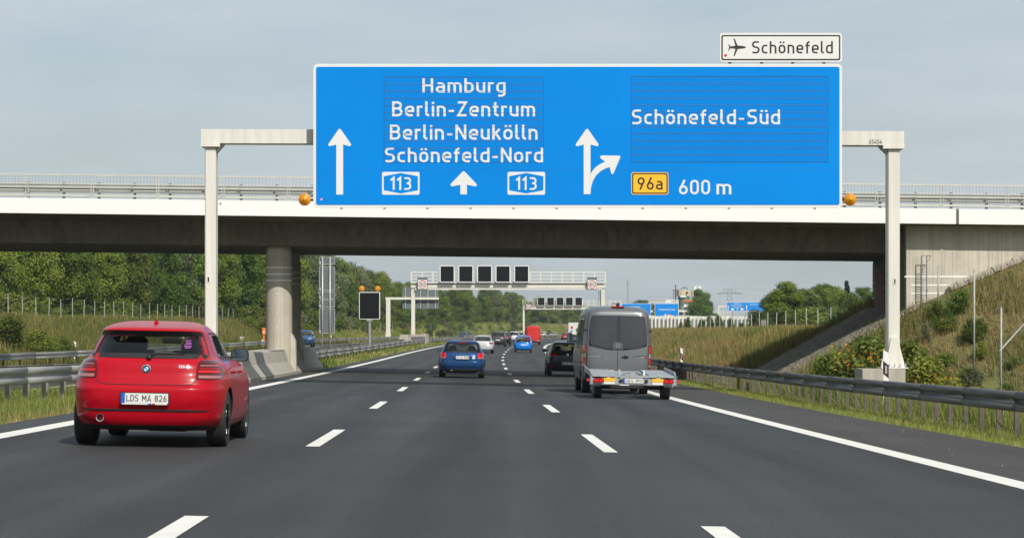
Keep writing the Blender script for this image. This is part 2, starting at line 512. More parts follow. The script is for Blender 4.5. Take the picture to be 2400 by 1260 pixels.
# ground sheet
ul = sorted(set([-4000, -1500, -700, -350, -200, -130, -95, -75, -60, -50, -44, -40, -37, -35, -33.5, -32] +
     list(np.arange(-31, -22.5, .75)) + [-22.61, -22.59, -18, -12.41, -12.39, -11.6, -11, -10.3, -9.6, -8.9, -8.5, -8.16, -8.14, 0, 5.74, 5.76, 6.2, 6.7, 7.2, 7.8, 8.4, 9, 9.5] +
     list(np.arange(10, 30, .8)) + [30, 33, 37, 42, 50, 60, 75, 100, 140, 200, 320, 600, 1300, 4000]))
sl = sorted(set([-4000, -1200, -400, -200, -80, -40, -10] + list(np.arange(10, 130, 2.0)) + [92.2, 92.3, 107.4, 107.6] + list(np.arange(130, 300, 6.0)) +
     list(np.arange(300, 900, 25.0)) + [900, 1000, 1200, 1500, 2000, 3000, 5000, 9000]))
g = MB(); vs = []
for s_ in sl:
    ss = max(-400, min(s_, 1400))
    for u_ in ul:
        vs.append((cx(ss) + u_, s_, ground_h(u_, ss)))
nu = len(ul)
g.add(vs, [(i*nu+j, i*nu+j+1, (i+1)*nu+j+1, (i+1)*nu+j) for i in range(len(sl)-1) for j in range(nu-1)])
ground = struct(obj('ground', g, M['soil'], smooth=True), 'grassy earth banks and verges around the motorway')

def strip(u0, u1, s_list, dz, cols=1):
    m = MB(); n = cols+1; v = []
    for s_ in s_list:
        for k in range(n): v.append(RD(lerp(u0, u1, k/cols), s_, dz))
    m.add(v, [(i*n+k, i*n+k+1, (i+1)*n+k+1, (i+1)*n+k) for i in range(len(s_list)-1) for k in range(cols)])
    return m
SL = [-400, -200, -100, -60, -30] + list(np.arange(0, 330, 3.0)) + list(np.arange(330, 1390, 8.0))
NC = 24
road = struct(obj('road', strip(-8.25, 3.35, SL, 0.0, NC), M['asphalt'], smooth=True), 'dark asphalt motorway carriageway with three lanes')
at_ = road.data.attributes.new('across', 'FLOAT', 'POINT')
at_.data.foreach_set('value', np.tile(np.linspace(-8.25, 3.35, NC+1), len(SL)).astype(np.float32))
sh_ = struct(obj('hard_shoulder', strip(3.35, 5.85, SL, 0.001, 1), M['shoulder'], smooth=True), 'slightly browner asphalt shoulder right of the edge line')
opp = struct(obj('oncoming_road', strip(-22.7, -12.3, SL, 0.0, 3), M['asphalt'], smooth=True), 'oncoming motorway carriageway beyond the median')
obj('edge_line', strip(-7.60, -7.28, SL, .005), M['line'], road)
obj('edge_line', strip(3.40, 3.71, SL, .006), M['line'], road)
obj('edge_line', strip(-12.95, -12.7, SL, .005), M['line'], opp)
obj('edge_line', strip(-22.3, -22.05, SL, .005), M['line'], opp)
for line_u in (-3.52, 0.0):
    for k in range(-1, 32):
        a = 10.5 + 18*k
        if a < 0: continue
        jit = .02*math.sin(k*2.3 + line_u)
        ss = [a + jit, a + 2, a + 4, a + 6 + jit*2]
        obj('lane_dash', strip(line_u - .08, line_u + .085, ss, .005), M['line'], road)
for line_u in (-16.0, -19.3):
    for k in range(6, 28):
        a = 6 + 18*k
        obj('lane_dash', strip(line_u - .08, line_u + .08, [a, a+3, a+6], .005), M['line'], opp)

# loose chips and litter on the shoulder (uncountable)
chips = MB()
for k in range(46):
    u_ = random.uniform(4.1, 5.7); s_ = random.uniform(24, 75); r_ = random.uniform(.005, .012)
    p = RD(u_, s_, .002)
    chips.add([(p[0]-r_, p[1], p[2]), (p[0], p[1]-r_*2, p[2]), (p[0]+r_, p[1], p[2]), (p[0], p[1]+r_*1.5, p[2]), (p[0], p[1], p[2]+r_)],
              [(0,1,4), (1,2,4), (2,3,4), (3,0,4)])
o_ = obj('loose_chips', chips, mat('pale_grit', (.4, .38, .34), .8)); tag(o_, 'pale grit and stone chips scattered over the shoulder', None, kind='stuff')

# ------------------------------------------------------------------ guard rails
WPROF = [(0.0, .752), (.045, .755), (.084, .738), (.088, .652), (.03, .632), (.025, .562), (.088, .542), (.084, .452), (.045, .436), (0.0, .438)]
def guard_rail(name, label, u, s0, s1, side, steel, post_step, ds=4.0, group=None, off=None, post_depth=.0, both=None, post_mat='postm', post_len=.75):
    """W-beam rail sections and posts; side = +1 when the face looks towards +x"""
    uf = u if callable(u) else (lambda s: u)
    t = thing(name, label, 'guard rail', RD(uf(s0), s0), group=group)
    s = s0; k = 0
    faces = [(0.0, side)] if both is None else [(0.0, side), (both, -side)]
    while s < s1 - .01:
        e = min(s1, s + ds)
        for du, sd in faces:
            m = MB(); secs = []
            n = max(1, int((e-s)/4.0))
            for i in range(n+1):
                q = lerp(s, e, i/n) + (.10 if i == n and e < s1 else 0)
                lift = .003*(k % 2)
                secs.append([RD(uf(q) + du + sd*(d + lift), q, ground_off + h) for d, h in WPROF])
            m.sweep(secs)
            r = obj('rail_section', m, M[steel], t, smooth='auto')
            md = r.modifiers.new('thickness', 'SOLIDIFY'); md.thickness = .004; md.offset = 0
        if both is not None:
            m = MB()
            for q in np.arange(s, e-.01, 4.0):
                m.bar(RD(uf(q), q, ground_off + .67), RD(uf(q) + both, q, ground_off + .67), .06, .06)
            obj('spacer', m, M[steel], t)
        s = e; k += 1
    q = s0 + .6; pm = None
    while q < s1:
        for du, sd in faces:
            p = RD(uf(q) + du - sd*.075, q, ground_off)
            if pm is None:
                m = MB(); z0, z1 = -.35, .70
                for (a, b_, c_, d_) in ((-.05, -.045, -.035, .035), (.0, .0, 0, 0)):
                    pass
                m.box((0, -.03, (z0+z1)/2), (.08, .006, z1-z0)); m.box((-.037, 0, (z0+z1)/2), (.006, .054, z1-z0)); m.box((.037, 0, (z0+z1)/2), (.006, .054, z1-z0))
                o = obj('post', m, M[post_mat], t, local=True); pm = o
            else:
                o = pm.copy(); COL.objects.link(o); o.parent = t
            w = WL[t.name]; o.location = (p[0]-w[0], p[1]-w[1], p[2]-w[2])
        q += post_step if q < 130 else post_step*1.5
    return t
ground_off = -.06
guard_rail('guard_rail', 'dark steel guard rail beside the grass on the right shoulder', 7.0, 26, 190, -1, 'galv_dark', 1.333, group='motorway guard rails')
guard_rail('guard_rail', 'double sided grey median rail left of the red hatchback', lambda s: -10.2 + .9*sstep(44, 62, s), 22, 64, 1, 'galv', 1.6, group='motorway guard rails', both=-1.25, post_mat='post_pale')
guard_rail('guard_rail', 'grey median rail running from the concrete barrier into the distance', lambda s: -9.15 - .35*sstep(112, 130, s), 112.5, 420, 1, 'galv', 2.0, ds=8, group='motorway guard rails')
guard_rail('guard_rail', 'thin median rail facing the oncoming lanes beyond the bridge', -11.6, 66, 420, -1, 'galv', 4.0, ds=16, group='motorway guard rails')
guard_rail('guard_rail', 'far left guard rail below the grass bank beside oncoming lanes', -23.4, 84, 430, 1, 'galv', 4.0, ds=12, group='motorway guard rails')
guard_rail('guard_rail', 'distant guard rail where the motorway bends right in front of trees', -9.5, 420, 760, 1, 'galv', 6.0, ds=24, group='motorway guard rails')
guard_rail('guard_rail', 'right hand guard rail continuing beyond the bridge past the grey van', 7.0, 190, 480, -1, 'galv_dark', 4.0, ds=16, group='motorway guard rails')

# rail terminal that dives behind the barrier end
t = thing('rail_terminal', 'stacked steel rail transition at the end of the concrete barrier', 'guard rail', RD(-9.1, 112))
for k, (h0, h1, L) in enumerate(((-.26, -.26, 5.0), (-.52, -.78, 7.5))):
    m = MB()
    secs = []
    for i in range(7):
        q = 112 + L*i/6
        secs.append([RD(-9.02 + d*.8 - (.35*(i/6)**3), q, ground_off + h + lerp(h0, h1, (i/6)**2)) for d, h in WPROF])
    m.sweep(secs)
    r = obj('rail_section', m, M['galv'], t, smooth='auto')
    md = r.modifiers.new('thickness', 'SOLIDIFY'); md.thickness = .004
m = MB(); m.box(RD(-9.0, 112.35, .38), (.16, .12, .95)); obj('end_plate', m, M['galv'], t)

# ------------------------------------------------------------------ concrete barrier round the pier
t = thing('concrete_barrier', 'profiled concrete safety barrier at the foot of the bridge pier', 'barrier', RD(-8.9, 66))
BP = [(-9.62, -.05), (-9.62, .86), (-8.98, .86), (-8.90, .84), (-8.80, .45), (-8.68, .28), (-8.55, .10), (-8.50, .06), (-8.50, -.05)]
def barrier(s0, s1, mt, du=0.0, name='barrier_segment'):
    m = MB(); n = max(2, int((s1-s0)/2)); secs = []
    for i in range(n+1):
        q = lerp(s0, s1, i/n)
        secs.append([RD(u_ + du, q, h) for u_, h in BP])
    m.sweep(secs, closed=True)
    o = obj(name, m, mt, t)
    return o
edges = [60, 66, 72, 78, 81.2, 84.5, 90, 96, 102, 106.5, 112]
for i in range(len(edges)-1):
    a, b_ = edges[i], edges[i+1]
    dk = (i == 4)
    barrier(a + .008, b_ - .008, M['concrete_patch'] if dk else M['concrete_grey'], .0)
m = MB()
m.add([RD(-9.75, 88, .865), RD(-8.94, 88, .865), RD(-8.94, 110, .865), RD(-9.75, 110, .865), RD(-9.75, 88, .90), RD(-8.94, 88, .90), RD(-8.94, 110, .90), RD(-9.75, 110, .90)],
      [(0,1,2,3), (4,7,6,5), (0,4,5,1), (1,5,6,2), (2,6,7,3), (3,7,4,0)])
obj('cap_slab', m, M['concrete_grey'], t)

# ------------------------------------------------------------------ lettering: constant-stroke road alphabet
def fil(pts, closed, r0):
    """polyline with rounded corners"""
    P = [(p[0], p[1], (p[2] if len(p) > 2 else r0)) for p in pts]
    n = len(P); out = []
    for i, (x, y, r) in enumerate(P):
        if not closed and i in (0, n-1): out.append((x, y)); continue
        a = Vector(P[(i-1) % n][:2]); b_ = Vector((x, y)); c_ = Vector(P[(i+1) % n][:2])
        d1 = (a-b_); d2 = (c_-b_); l1, l2 = d1.length, d2.length; d1.normalize(); d2.normalize()
        ang = d1.angle(d2)
        if r < .02 or ang > 3.1: out.append((x, y)); continue
        tl = min(r / math.tan(ang/2), l1*(.5 if (closed or i > 1) else .98), l2*(.5 if (closed or i < n-2) else .98)); rr = tl*math.tan(ang/2)
        bis = (d1+d2).normalized(); ce = b_ + bis*(rr/math.sin(ang/2))
        p1 = b_ + d1*tl; p2 = b_ + d2*tl
        a1 = math.atan2(p1.y-ce.y, p1.x-ce.x); a2 = math.atan2(p2.y-ce.y, p2.x-ce.x)
        da = (a2-a1+math.pi) % (2*math.pi) - math.pi
        for k in range(7): g_ = a1+da*k/6; out.append((ce.x+rr*math.cos(g_), ce.y+rr*math.sin(g_)))
    q = [out[0]]
    for p in out[1:]:
        if math.hypot(p[0]-q[-1][0], p[1]-q[-1][1]) > 1e-4: q.append(p)
    return q
def ribbon(pts, closed, w):
    n = len(pts); Lv = []; Rv = []
    for i in range(n):
        if closed: a, b_ = pts[(i-1) % n], pts[(i+1) % n]; p = pts[i]
        else: a, b_ = pts[max(0, i-1)], pts[min(n-1, i+1)]; p = pts[i]
        d1 = Vector((p[0]-a[0], p[1]-a[1])); d2 = Vector((b_[0]-p[0], b_[1]-p[1]))
        if d1.length < 1e-9: d1 = d2
        if d2.length < 1e-9: d2 = d1
        d1.normalize(); d2.normalize(); tt = d1+d2
        if tt.length < 1e-6: tt = d1
        tt.normalize(); nn = Vector((-tt.y, tt.x)); c_ = max(.35, nn.dot(Vector((-d1.y, d1.x))))
        Lv.append((p[0]+nn.x*w/2/c_, p[1]+nn.y*w/2/c_)); Rv.append((p[0]-nn.x*w/2/c_, p[1]-nn.y*w/2/c_))
    fs = [(i, (i+1) % n, n+(i+1) % n, n+i) for i in range(n if closed else n-1)]
    return Lv+Rv, fs
def _d(x): return [([(x, 5.75), (x, 6.75)], 0, 0)]
GL = {
 'a': (3.8, [([(.75, 4.5), (3.3, 4.5), (3.3, 0)], 1.25, 0), ([(3.3, 2.75), (.5, 2.75), (.5, .5), (3.3, .5)], 1.1, 0)]),
 'b': (3.8, [([(.5, 0), (.5, 7)], 0, 0), ([(.5, 4.5), (3.3, 4.5), (3.3, .5), (.5, .5)], 1.35, 0)]),
 'c': (3.3, [([(3.1, 4.5), (.5, 4.5), (.5, .5), (3.1, .5)], 1.4, 0)]),
 'd': (3.8, [([(3.3, 0), (3.3, 7)], 0, 0), ([(3.3, 4.5), (.5, 4.5), (.5, .5), (3.3, .5)], 1.35, 0)]),
 'e': (3.8, [([(.5, 2.45), (3.3, 2.45, 0), (3.3, 4.5), (.5, 4.5), (.5, .5), (3.2, .5)], 1.35, 0)]),
 'f': (2.4, [([(1, 0), (1, 6.5), (2.4, 6.5)], 1.2, 0), ([(0, 4.5), (2.3, 4.5)], 0, 0)]),
 'g': (3.8, [([(3.3, 4.5), (.5, 4.5), (.5, .5), (3.3, .5)], 1.35, 0), ([(3.3, 5), (3.3, -1.5), (.8, -1.5)], 1.3, 0)]),
 'h': (3.7, [([(.5, 0), (.5, 7)], 0, 0), ([(.5, 4.5), (3.2, 4.5), (3.2, 0)], 1.35, 0)]),
 'i': (1.0, [([(.5, 0), (.5, 5)], 0, 0)] + _d(.5)),
 'k': (3.5, [([(.5, 0), (.5, 7)], 0, 0), ([(.5, 1.9), (3.0, 5)], 0, 0), ([(1.5, 3.0), (3.2, 0)], 0, 0)]),
 'l': (1.7, [([(.5, 7), (.5, .5), (1.7, .5)], 1.0, 0)]),
 'm': (5.8, [([(.5, 0), (.5, 5)], 0, 0), ([(.5, 4.5), (2.9, 4.5), (2.9, 0)], 1.2, 0), ([(2.9, 4.5), (5.3, 4.5), (5.3, 0)], 1.2, 0)]),
 'n': (3.7, [([(.5, 0), (.5, 5)], 0, 0), ([(.5, 4.5), (3.2, 4.5), (3.2, 0)], 1.35, 0)]),
 'o': (3.8, [([(.5, .5), (3.3, .5), (3.3, 4.5), (.5, 4.5)], 1.4, 1)]),
 'r': (2.4, [([(.5, 0), (.5, 5)], 0, 0), ([(.5, 4.0), (.5, 4.5), (2.4, 4.5)], .5, 0)]),
 't': (2.4, [([(1, 6.6), (1, .5), (2.4, .5)], 1.1, 0), ([(0, 4.5), (2.3, 4.5)], 0, 0)]),
 'u': (3.7, [([(.5, 5), (.5, .5), (3.2, .5)], 1.35, 0), ([(3.2, 0), (3.2, 5)], 0, 0)]),
 'A': (4.4, [([(.35, 0), (2.2, 7, 0), (4.05, 0)], 0, 0), ([(1.0, 2.0), (3.4, 2.0)], 0, 0)]),
 'B': (4.3, [([(.5, 0), (.5, 7)], 0, 0), ([(.5, 6.5), (3.6, 6.5), (3.6, 3.65), (.5, 3.65)], 1.35, 0), ([(.5, 3.65), (3.8, 3.65), (3.8, .5), (.5, .5)], 1.5, 0)]),
 'C': (4.0, [([(3.7, 6.5), (.5, 6.5), (.5, .5), (3.7, .5)], 1.6, 0)]),
 'D': (4.3, [([(.5, 0), (.5, 7)], 0, 0), ([(.5, 6.5), (3.8, 6.5), (3.8, .5), (.5, .5)], 1.7, 0)]),
 'E': (3.7, [([(3.6, 6.5), (.5, 6.5, 0), (.5, .5, 0), (3.6, .5)], 0, 0), ([(.5, 3.6), (3.1, 3.6)], 0, 0)]),
 'F': (3.6, [([(3.5, 6.5), (.5, 6.5, 0), (.5, 0)], 0, 0), ([(.5, 3.5), (3.1, 3.5)], 0, 0)]),
 'G': (4.2, [([(3.7, 6.5), (.5, 6.5), (.5, .5), (3.7, .5), (3.7, 3.3, 0), (2.3, 3.3)], 1.6, 0)]),
 'H': (4.4, [([(.5, 0), (.5, 7)], 0, 0), ([(3.9, 0), (3.9, 7)], 0, 0), ([(.5, 3.6), (3.9, 3.6)], 0, 0)]),
 'I': (1.0, [([(.5, 0), (.5, 7)], 0, 0)]),
 'K': (4.2, [([(.5, 0), (.5, 7)], 0, 0), ([(.5, 2.6), (3.7, 7)], 0, 0), ([(1.6, 3.9), (3.9, 0)], 0, 0)]),
 'L': (3.6, [([(.5, 7), (.5, .5, 0), (3.6, .5)], 0, 0)]),
 'M': (5.2, [([(.5, 0), (.5, 7)], 0, 0), ([(.5, 6.8), (2.6, 2.6, 0), (4.7, 6.8)], 0, 0), ([(4.7, 0), (4.7, 7)], 0, 0)]),
 'N': (4.5, [([(.5, 0), (.5, 7)], 0, 0), ([(.55, 6.6), (3.95, .4)], 0, 0), ([(4.0, 0), (4.0, 7)], 0, 0)]),
 'P': (4.1, [([(.5, 0), (.5, 7)], 0, 0), ([(.5, 6.5), (3.7, 6.5), (3.7, 3.1), (.5, 3.1)], 1.6, 0)]),
 'R': (4.2, [([(.5, 0), (.5, 7)], 0, 0), ([(.5, 6.5), (3.6, 6.5), (3.6, 3.3), (.5, 3.3)], 1.5, 0), ([(2.1, 3.3), (3.8, 0)], 0, 0)]),
 'S': (4.2, [([(3.8, 6.4), (3.3, 6.5), (.55, 6.5), (.55, 3.6), (3.7, 3.6), (3.7, .5), (.9, .5), (.3, .75)], 1.45, 0)]),
 'T': (3.9, [([(.1, 6.5), (3.8, 6.5)], 0, 0), ([(1.95, 0), (1.95, 6.5)], 0, 0)]),
 'Z': (4.1, [([(.3, 6.5), (3.6, 6.5, 0), (.5, .5, 0), (3.9, .5)], 0, 0)]),
 '0': (4.0, [([(.5, .5), (3.5, .5), (3.5, 6.5), (.5, 6.5)], 1.5, 1)]),
 '1': (2.3, [([(.15, 5.3), (1.7, 6.75, 0), (1.7, 0)], 0, 0)]),
 '2': (4.0, [([(.4, 5.6), (.6, 6.5), (3.4, 6.5), (3.4, 4.0), (.5, .5, 0), (3.8, .5)], 1.3, 0)]),
 '3': (4.0, [([(.5, 6.5), (3.4, 6.5), (3.4, 3.7), (1.6, 3.7)], 1.35, 0), ([(1.6, 3.7), (3.5, 3.7), (3.5, .5), (.4, .5)], 1.5, 0)]),
 '4': (4.2, [([(2.3, 7), (.4, 1.9, 0), (4.1, 1.9)], 0, 0), ([(3.0, 3.8), (3.0, 0)], 0, 0)]),
 '5': (4.0, [([(3.5, 6.5), (.8, 6.5, 0), (.8, 3.9, .3), (3.5, 3.9), (3.5, .5), (.4, .5)], 1.5, 0)]),
 '6': (4.0, [([(.5, 3.8), (3.5, 3.8), (3.5, .5), (.5, .5)], 1.5, 1), ([(2.6, 7), (.75, 2.8)], 0, 0)]),
 '7': (3.8, [([(.2, 6.5), (3.5, 6.5, 0), (1.3, 0)], 0, 0)]),
 '8': (4.0, [([(.6, 6.5), (3.4, 6.5), (3.4, 3.75), (.6, 3.75)], 1.3, 1), ([(.5, 3.65), (3.5, 3.65), (3.5, .5), (.5, .5)], 1.5, 1)]),
 '9': (4.0, [([(.5, 3.2), (3.5, 3.2), (3.5, 6.5), (.5, 6.5)], 1.5, 1), ([(1.4, 0), (3.25, 4.2)], 0, 0)]),
 '-': (2.6, [([(.2, 2.5), (2.4, 2.5)], 0, 0)]),
 ' ': (2.2, []),
}
GL['ö'] = (GL['o'][0], GL['o'][1] + _d(1.05) + _d(2.75)); GL['ü'] = (GL['u'][0], GL['u'][1] + _d(.9) + _d(2.75))
def text_shape(txt, gap=1.05):
    """list of (points, faces, layer) in units of cap height 7, and the width"""
    x = 0; out = []
    for ch in txt:
        w, st = GL[ch]
        for k, (pts, r, cl) in enumerate(st):
            v, f = ribbon(fil(pts, cl, r), cl, .96)
            out.append(([(a+x, b_) for a, b_ in v], f, k))
        x += w + gap
    return out, x - gap
def text_mb(txt, x0, x1, z0, cap, mapf, mb=None, mi=0, gap=1.05, eps=.0007):
    """text from x0 to x1 with its baseline at z0; mapf(x, z, d) gives 3-D, d = distance in front"""
    mb = mb or MB()
    sh, w = text_shape(txt, gap)
    sx = (x1-x0)/w; sz = cap/7.0
    for v, f, k in sh:
        mb.add([mapf(x0+a*sx, z0+b_*sz, k*eps) for a, b_ in v], f, mi)
    return mb
def rrect(x0, x1, z0, z1, r, n=5):
    pts = []
    for cxx, cz, a0 in ((x1-r, z1-r, 0), (x0+r, z1-r, 90), (x0+r, z0+r, 180), (x1-r, z0+r, 270)):
        for k in range(n+1):
            a = R(a0 + 90*k/n); pts.append((cxx+r*math.cos(a), cz+r*math.sin(a)))
    return pts

# ------------------------------------------------------------------ near gantry and its signs
GS = 71.0                           # metres ahead
def gx(px): return PX(px, GS)
def gz(py): return PZ(py, GS)
t = thing('sign_gantry', 'pale steel portal gantry carrying the big blue direction sign', 'gantry', (gx(1295), GS, road_h(0, GS)))
def post(px0, px1, zb, zt, name='post'):
    m = MB()
    x0, x1 = gx(px0), gx(px1); y0, y1 = GS - .02, GS + .50
    m.box(((x0+x1)/2, (y0+y1)/2, (zb+zt)/2), (x1-x0, y1-y0, zt-zb), bev=.03)
    o = obj(name, m, M['gantry'], t)
    for k in range(6):
        bmx = MB(); bmx.box((lerp(x0, x1, (k+.5)/6), y0 - .012, zt - .07), (.022, .02, .022)); 
        obj('bolt', bmx, M['galv_light'], o)
    return o
lp = post(480, 506, road_h(-9, GS) - .1, gz(345))
rpz = gz(862)
rp_ = post(2081, 2109, rpz, gz(349))
m = MB(); x0, x1 = gx(2081), gx(2109); zb = rpz            # flared foot with base plate
for sx in (-1, 1):
    xe = x0 if sx < 0 else x1
    m.prism([(xe, zb+.02), (xe + sx*.17, zb+.02), (xe + sx*.15, zb+.18), (xe + sx*.03, zb+.62), (xe, zb+.85)], 'y', GS+.16, GS+.30)
m.prism([(x0, zb+.02), (x1, zb+.02), (x1+.02, zb+.3), (x1-.08, zb+.9), (x0+.08, zb+.9), (x0-.02, zb+.3)], 'y', GS-.075, GS-.021)
m.box(((x0+x1)/2, GS+.22, zb+.005), (.78, .95, .03))
foot = obj('foot', m, M['gantry'], t)
for k in range(5):
    b_ = MB(); b_.lathe([(.022, 0), (.022, .1), (.012, .12)], (lerp(x0-.14, x1+.14, k/4), GS-.17, zb+.02), n=8); obj('anchor_bolt', b_, M['galv_light'], t)
m = MB(); m.prism(rrect(gx(2093), gx(2101), gz(666), gz(651), .012), 'y', GS-.035, GS-.018); hatch = obj('hatch', m, M['gantry'], t)
m = MB(); m.prism(rrect(gx(2095.5), gx(2098.5), gz(664), gz(653.5), .015), 'y', GS-.04, GS-.036); obj('slot', m, M['black'], hatch)
m = MB(); m.prism(rrect(gx(485), gx(492), gz(662), gz(647), .012), 'y', GS-.035, GS-.018); hatch = obj('hatch', m, M['gantry'], t)
m = MB(); m.prism(rrect(gx(487), gx(490.5), gz(660), gz(649), .015), 'y', GS-.04, GS-.036); obj('slot', m, M['black'], hatch)
m = MB()
m.add([(gx(472), GS-.1, gz(336)), (gx(2118), GS-.1, gz(341)), (gx(2118), GS+.55, gz(341)), (gx(472), GS+.55, gz(336)),
       (gx(472), GS-.1, gz(303)), (gx(2118), GS-.1, gz(308)), (gx(2118), GS+.55, gz(308)), (gx(472), GS+.55, gz(303))],
      [(0,3,2,1), (4,5,6,7), (0,1,5,4), (1,2,6,5), (2,3,7,6), (3,0,4,7)])
beam = obj('crossbeam', m, M['gantry'], t)
for a, b_ in ((472, 516), (2069, 2118)):
    m = MB(); m.box(((gx(a)+gx(b_))/2, GS+.225, gz(340.2) if a < 900 else gz(345)), (gx(b_)-gx(a)+.01, .68, .10)); obj('flange', m, M['gantry'], t)
m = MB(); x0, x1 = gx(506.2), gx(524)
m.prism([(x0, gz(345)-.03), (x1, gz(338)), (x0, gz(358))], 'y', GS+.1, GS+.4); obj('gusset', m, M['gantry'], t)
m = MB(); x0, x1 = gx(2062), gx(2080.8)
m.prism([(x0, gz(342)), (x1, gz(349)-.03), (x1, gz(361))], 'y', GS+.1, GS+.4); obj('gusset', m, M['gantry'], t)
num = text_mb('65454', gx(2036), gx(2066), gz(338.2), (338.2-327.5)*GS/F, lambda x, z, d: (x, GS-.104-d, z)); obj('number', num, M['sign_black'], t)
m = MB(); m.box((gx(2065), GS+.25, (rpz + ground_h(11, 71) - .6)/2 - .02), (1.25, 1.6, rpz - ground_h(11, 71) + .6)); fb = obj('foundation_block', m, M['concrete_grey'], t)

SY = GS - .62                       # sign face plane
SF = SY                             # distance of the face for pixel mapping
def sx_(px): return PX(px, SF)
def sz_(py): return PZ(py, SF)
sg = thing('direction_sign', 'wide blue overhead motorway sign listing Hamburg and Berlin destinations', 'road sign', (sx_(1354), SY, sz_(486)))
def panel(poly, d0, d1, mt, par, name):
    m = MB(); m.prism(poly, 'y', SY - d1, SY - d0); return obj(name, m, mt, par)
def pm(x, z, d=0.0): return (sx_(x), SY - .030 - d, sz_(z))
def ppoly(pts, d, mt, par, name, th=.004):
    m = MB(); m.prism([(sx_(a), sz_(b_)) for a, b_ in pts], 'y', SY - d, SY - d + th); return obj(name, m, mt, par)
panel(rrect(sx_(734.5), sx_(1973.5), sz_(487), sz_(150), .13), -.06, .0, M['sign_back'], sg, 'panel_body')
# white frame as ring and blue face inside
panel(rrect(sx_(734.5), sx_(1973.5), sz_(487), sz_(150), .13), .0, .012, M['sign_white'], sg, 'border')
face = panel(rrect(sx_(741), sx_(1967.5), sz_(480), sz_(157), .06), .0125, .022, M['sign_blue'], sg, 'face')
for x in (858, 1319, 1444, 1690, 1953):   # joints between the extruded panels
    M.setdefault('joint', mat('joint_blue', (.005, .17, .55), .6)); m = MB(); m.box((sx_(x), SY-.0225, sz_(318.5)), (.004, .002, sz_(158)-sz_(479))); obj('panel_joint', m, M['joint'], face)
m = MB(); m.box((sx_(1354), SY-.0235, sz_(398.5)), (sx_(1967)-sx_(742), .002, .006)); obj('panel_joint', m, mat('joint_dark_blue', (.01, .12, .42), .6), face)
# two fields of turning slats
def slat_field(x0, x1, y0, y1, n):
    back = ppoly([(x0-.8, y0-.8), (x1+.8, y0-.8), (x1+.8, y1+.8), (x0-.8, y1+.8)], .0235, M['sign_black'], sg, 'slat_housing', .001)
    for k in range(n):
        a = lerp(y0, y1, k/n) + .45; b_ = lerp(y0, y1, (k+1)/n) - .35
        ppoly([(x0, a), (x1, a), (x1, b_), (x0, b_)], .0265 + .0006*(k % 2), M['sign_blue2'], sg, 'slat', .003)
slat_field(900.5, 1273.5, 181.5, 380.5, 12)
slat_field(1479.5, 1940, 180, 380, 12)
def stext(txt, x0, x1, base, cap, mt='sign_white', d0=.029, name='lettering', par=None):
    m = text_mb(txt, x0, x1, 0, cap, lambda x, z, d: (sx_(x), SY - d0 - d, sz_(base - z)))
    return obj(name, m, M[mt], par or sg)
CAPH = 33.5
stext('Hamburg', 990, 1185, 217.5, CAPH)
stext('Berlin-Zentrum', 919, 1254, 273, CAPH + 1.5)
stext('Berlin-Neukölln', 914, 1260, 327.5, CAPH + 1.5)
stext('Schönefeld-Nord', 902, 1273, 380.5, CAPH + 1)
stext('Schönefeld-Süd', 1480.5, 1828, 291.5, CAPH + 1)
stext('600', 1591, 1664, 455.5, 34)
stext('m', 1679, 1714, 455.5, 34)
# thin dark slat joints that also cut the letters
for (x0, x1, y0, y1, n) in ((900.5, 1273.5, 181.5, 380.5, 12), (1479.5, 1940, 180, 380, 12)):
    for k in range(1, n):
        y = lerp(y0, y1, k/n)
        ppoly([(x0, y-.28), (x1, y-.28), (x1, y+.28), (x0, y+.28)], .0345, M['sign_back'], sg, 'slat_gap', .001)
# arrows
def arrow_up(cx_, top, head_h, hw, sw, bot):
    """rounded head arrow outline in photo pixels"""
    return [(cx_-sw, bot), (cx_+sw, bot), (cx_+sw, top+head_h-3), (cx_+hw-3, top+head_h+1), (cx_+hw, top+head_h-2), (cx_+hw-1, top+head_h-5), (cx_+2.2, top+1), (cx_, top), (cx_-2.2, top+1),
            (cx_-hw+1, top+head_h-5), (cx_-hw, top+head_h-2), (cx_-hw+3, top+head_h+1), (cx_-sw, top+head_h-3)]
ppoly(arrow_up(796.3, 302, 40, 27, 8, 456), .0275, M['sign_white'], sg, 'arrow', .004)
ppoly(arrow_up(1086.7, 401, 35, 31, 7.7, 455.5), .0275, M['sign_white'], sg, 'arrow', .004)
ppoly(arrow_up(1376, 302, 40, 27, 8, 455), .0275, M['sign_white'], sg, 'arrow', .004)
br = []
for k in range(9):
    a = k/8; 
    ox = lerp(1384.2, 1426.5, a**1.15); oy = 456 - 0 - lerp(46, 87, 1-(1-a)**1.6) 
    br.append((ox, oy))
inner = [(1384.3, 408), (1389, 400), (1396, 392), (1405, 385.5), (1413, 381.5), (1418, 379.3)]
outer = [(1428.5, 391.5), (1419, 395), (1408, 401), (1397, 411), (1389.5, 424), (1385.5, 438), (1384.3, 452)]
ppoly([(1384.2, 452)] + inner + [(1407.5, 371), (1406.5, 366.5), (1409, 364.5), (1452, 365), (1454, 367), (1453.5, 369.5), (1438, 406), (1435.5, 408.5), (1433, 407)] + outer[:-1], .0275, M['sign_white'], sg, 'arrow', .004)
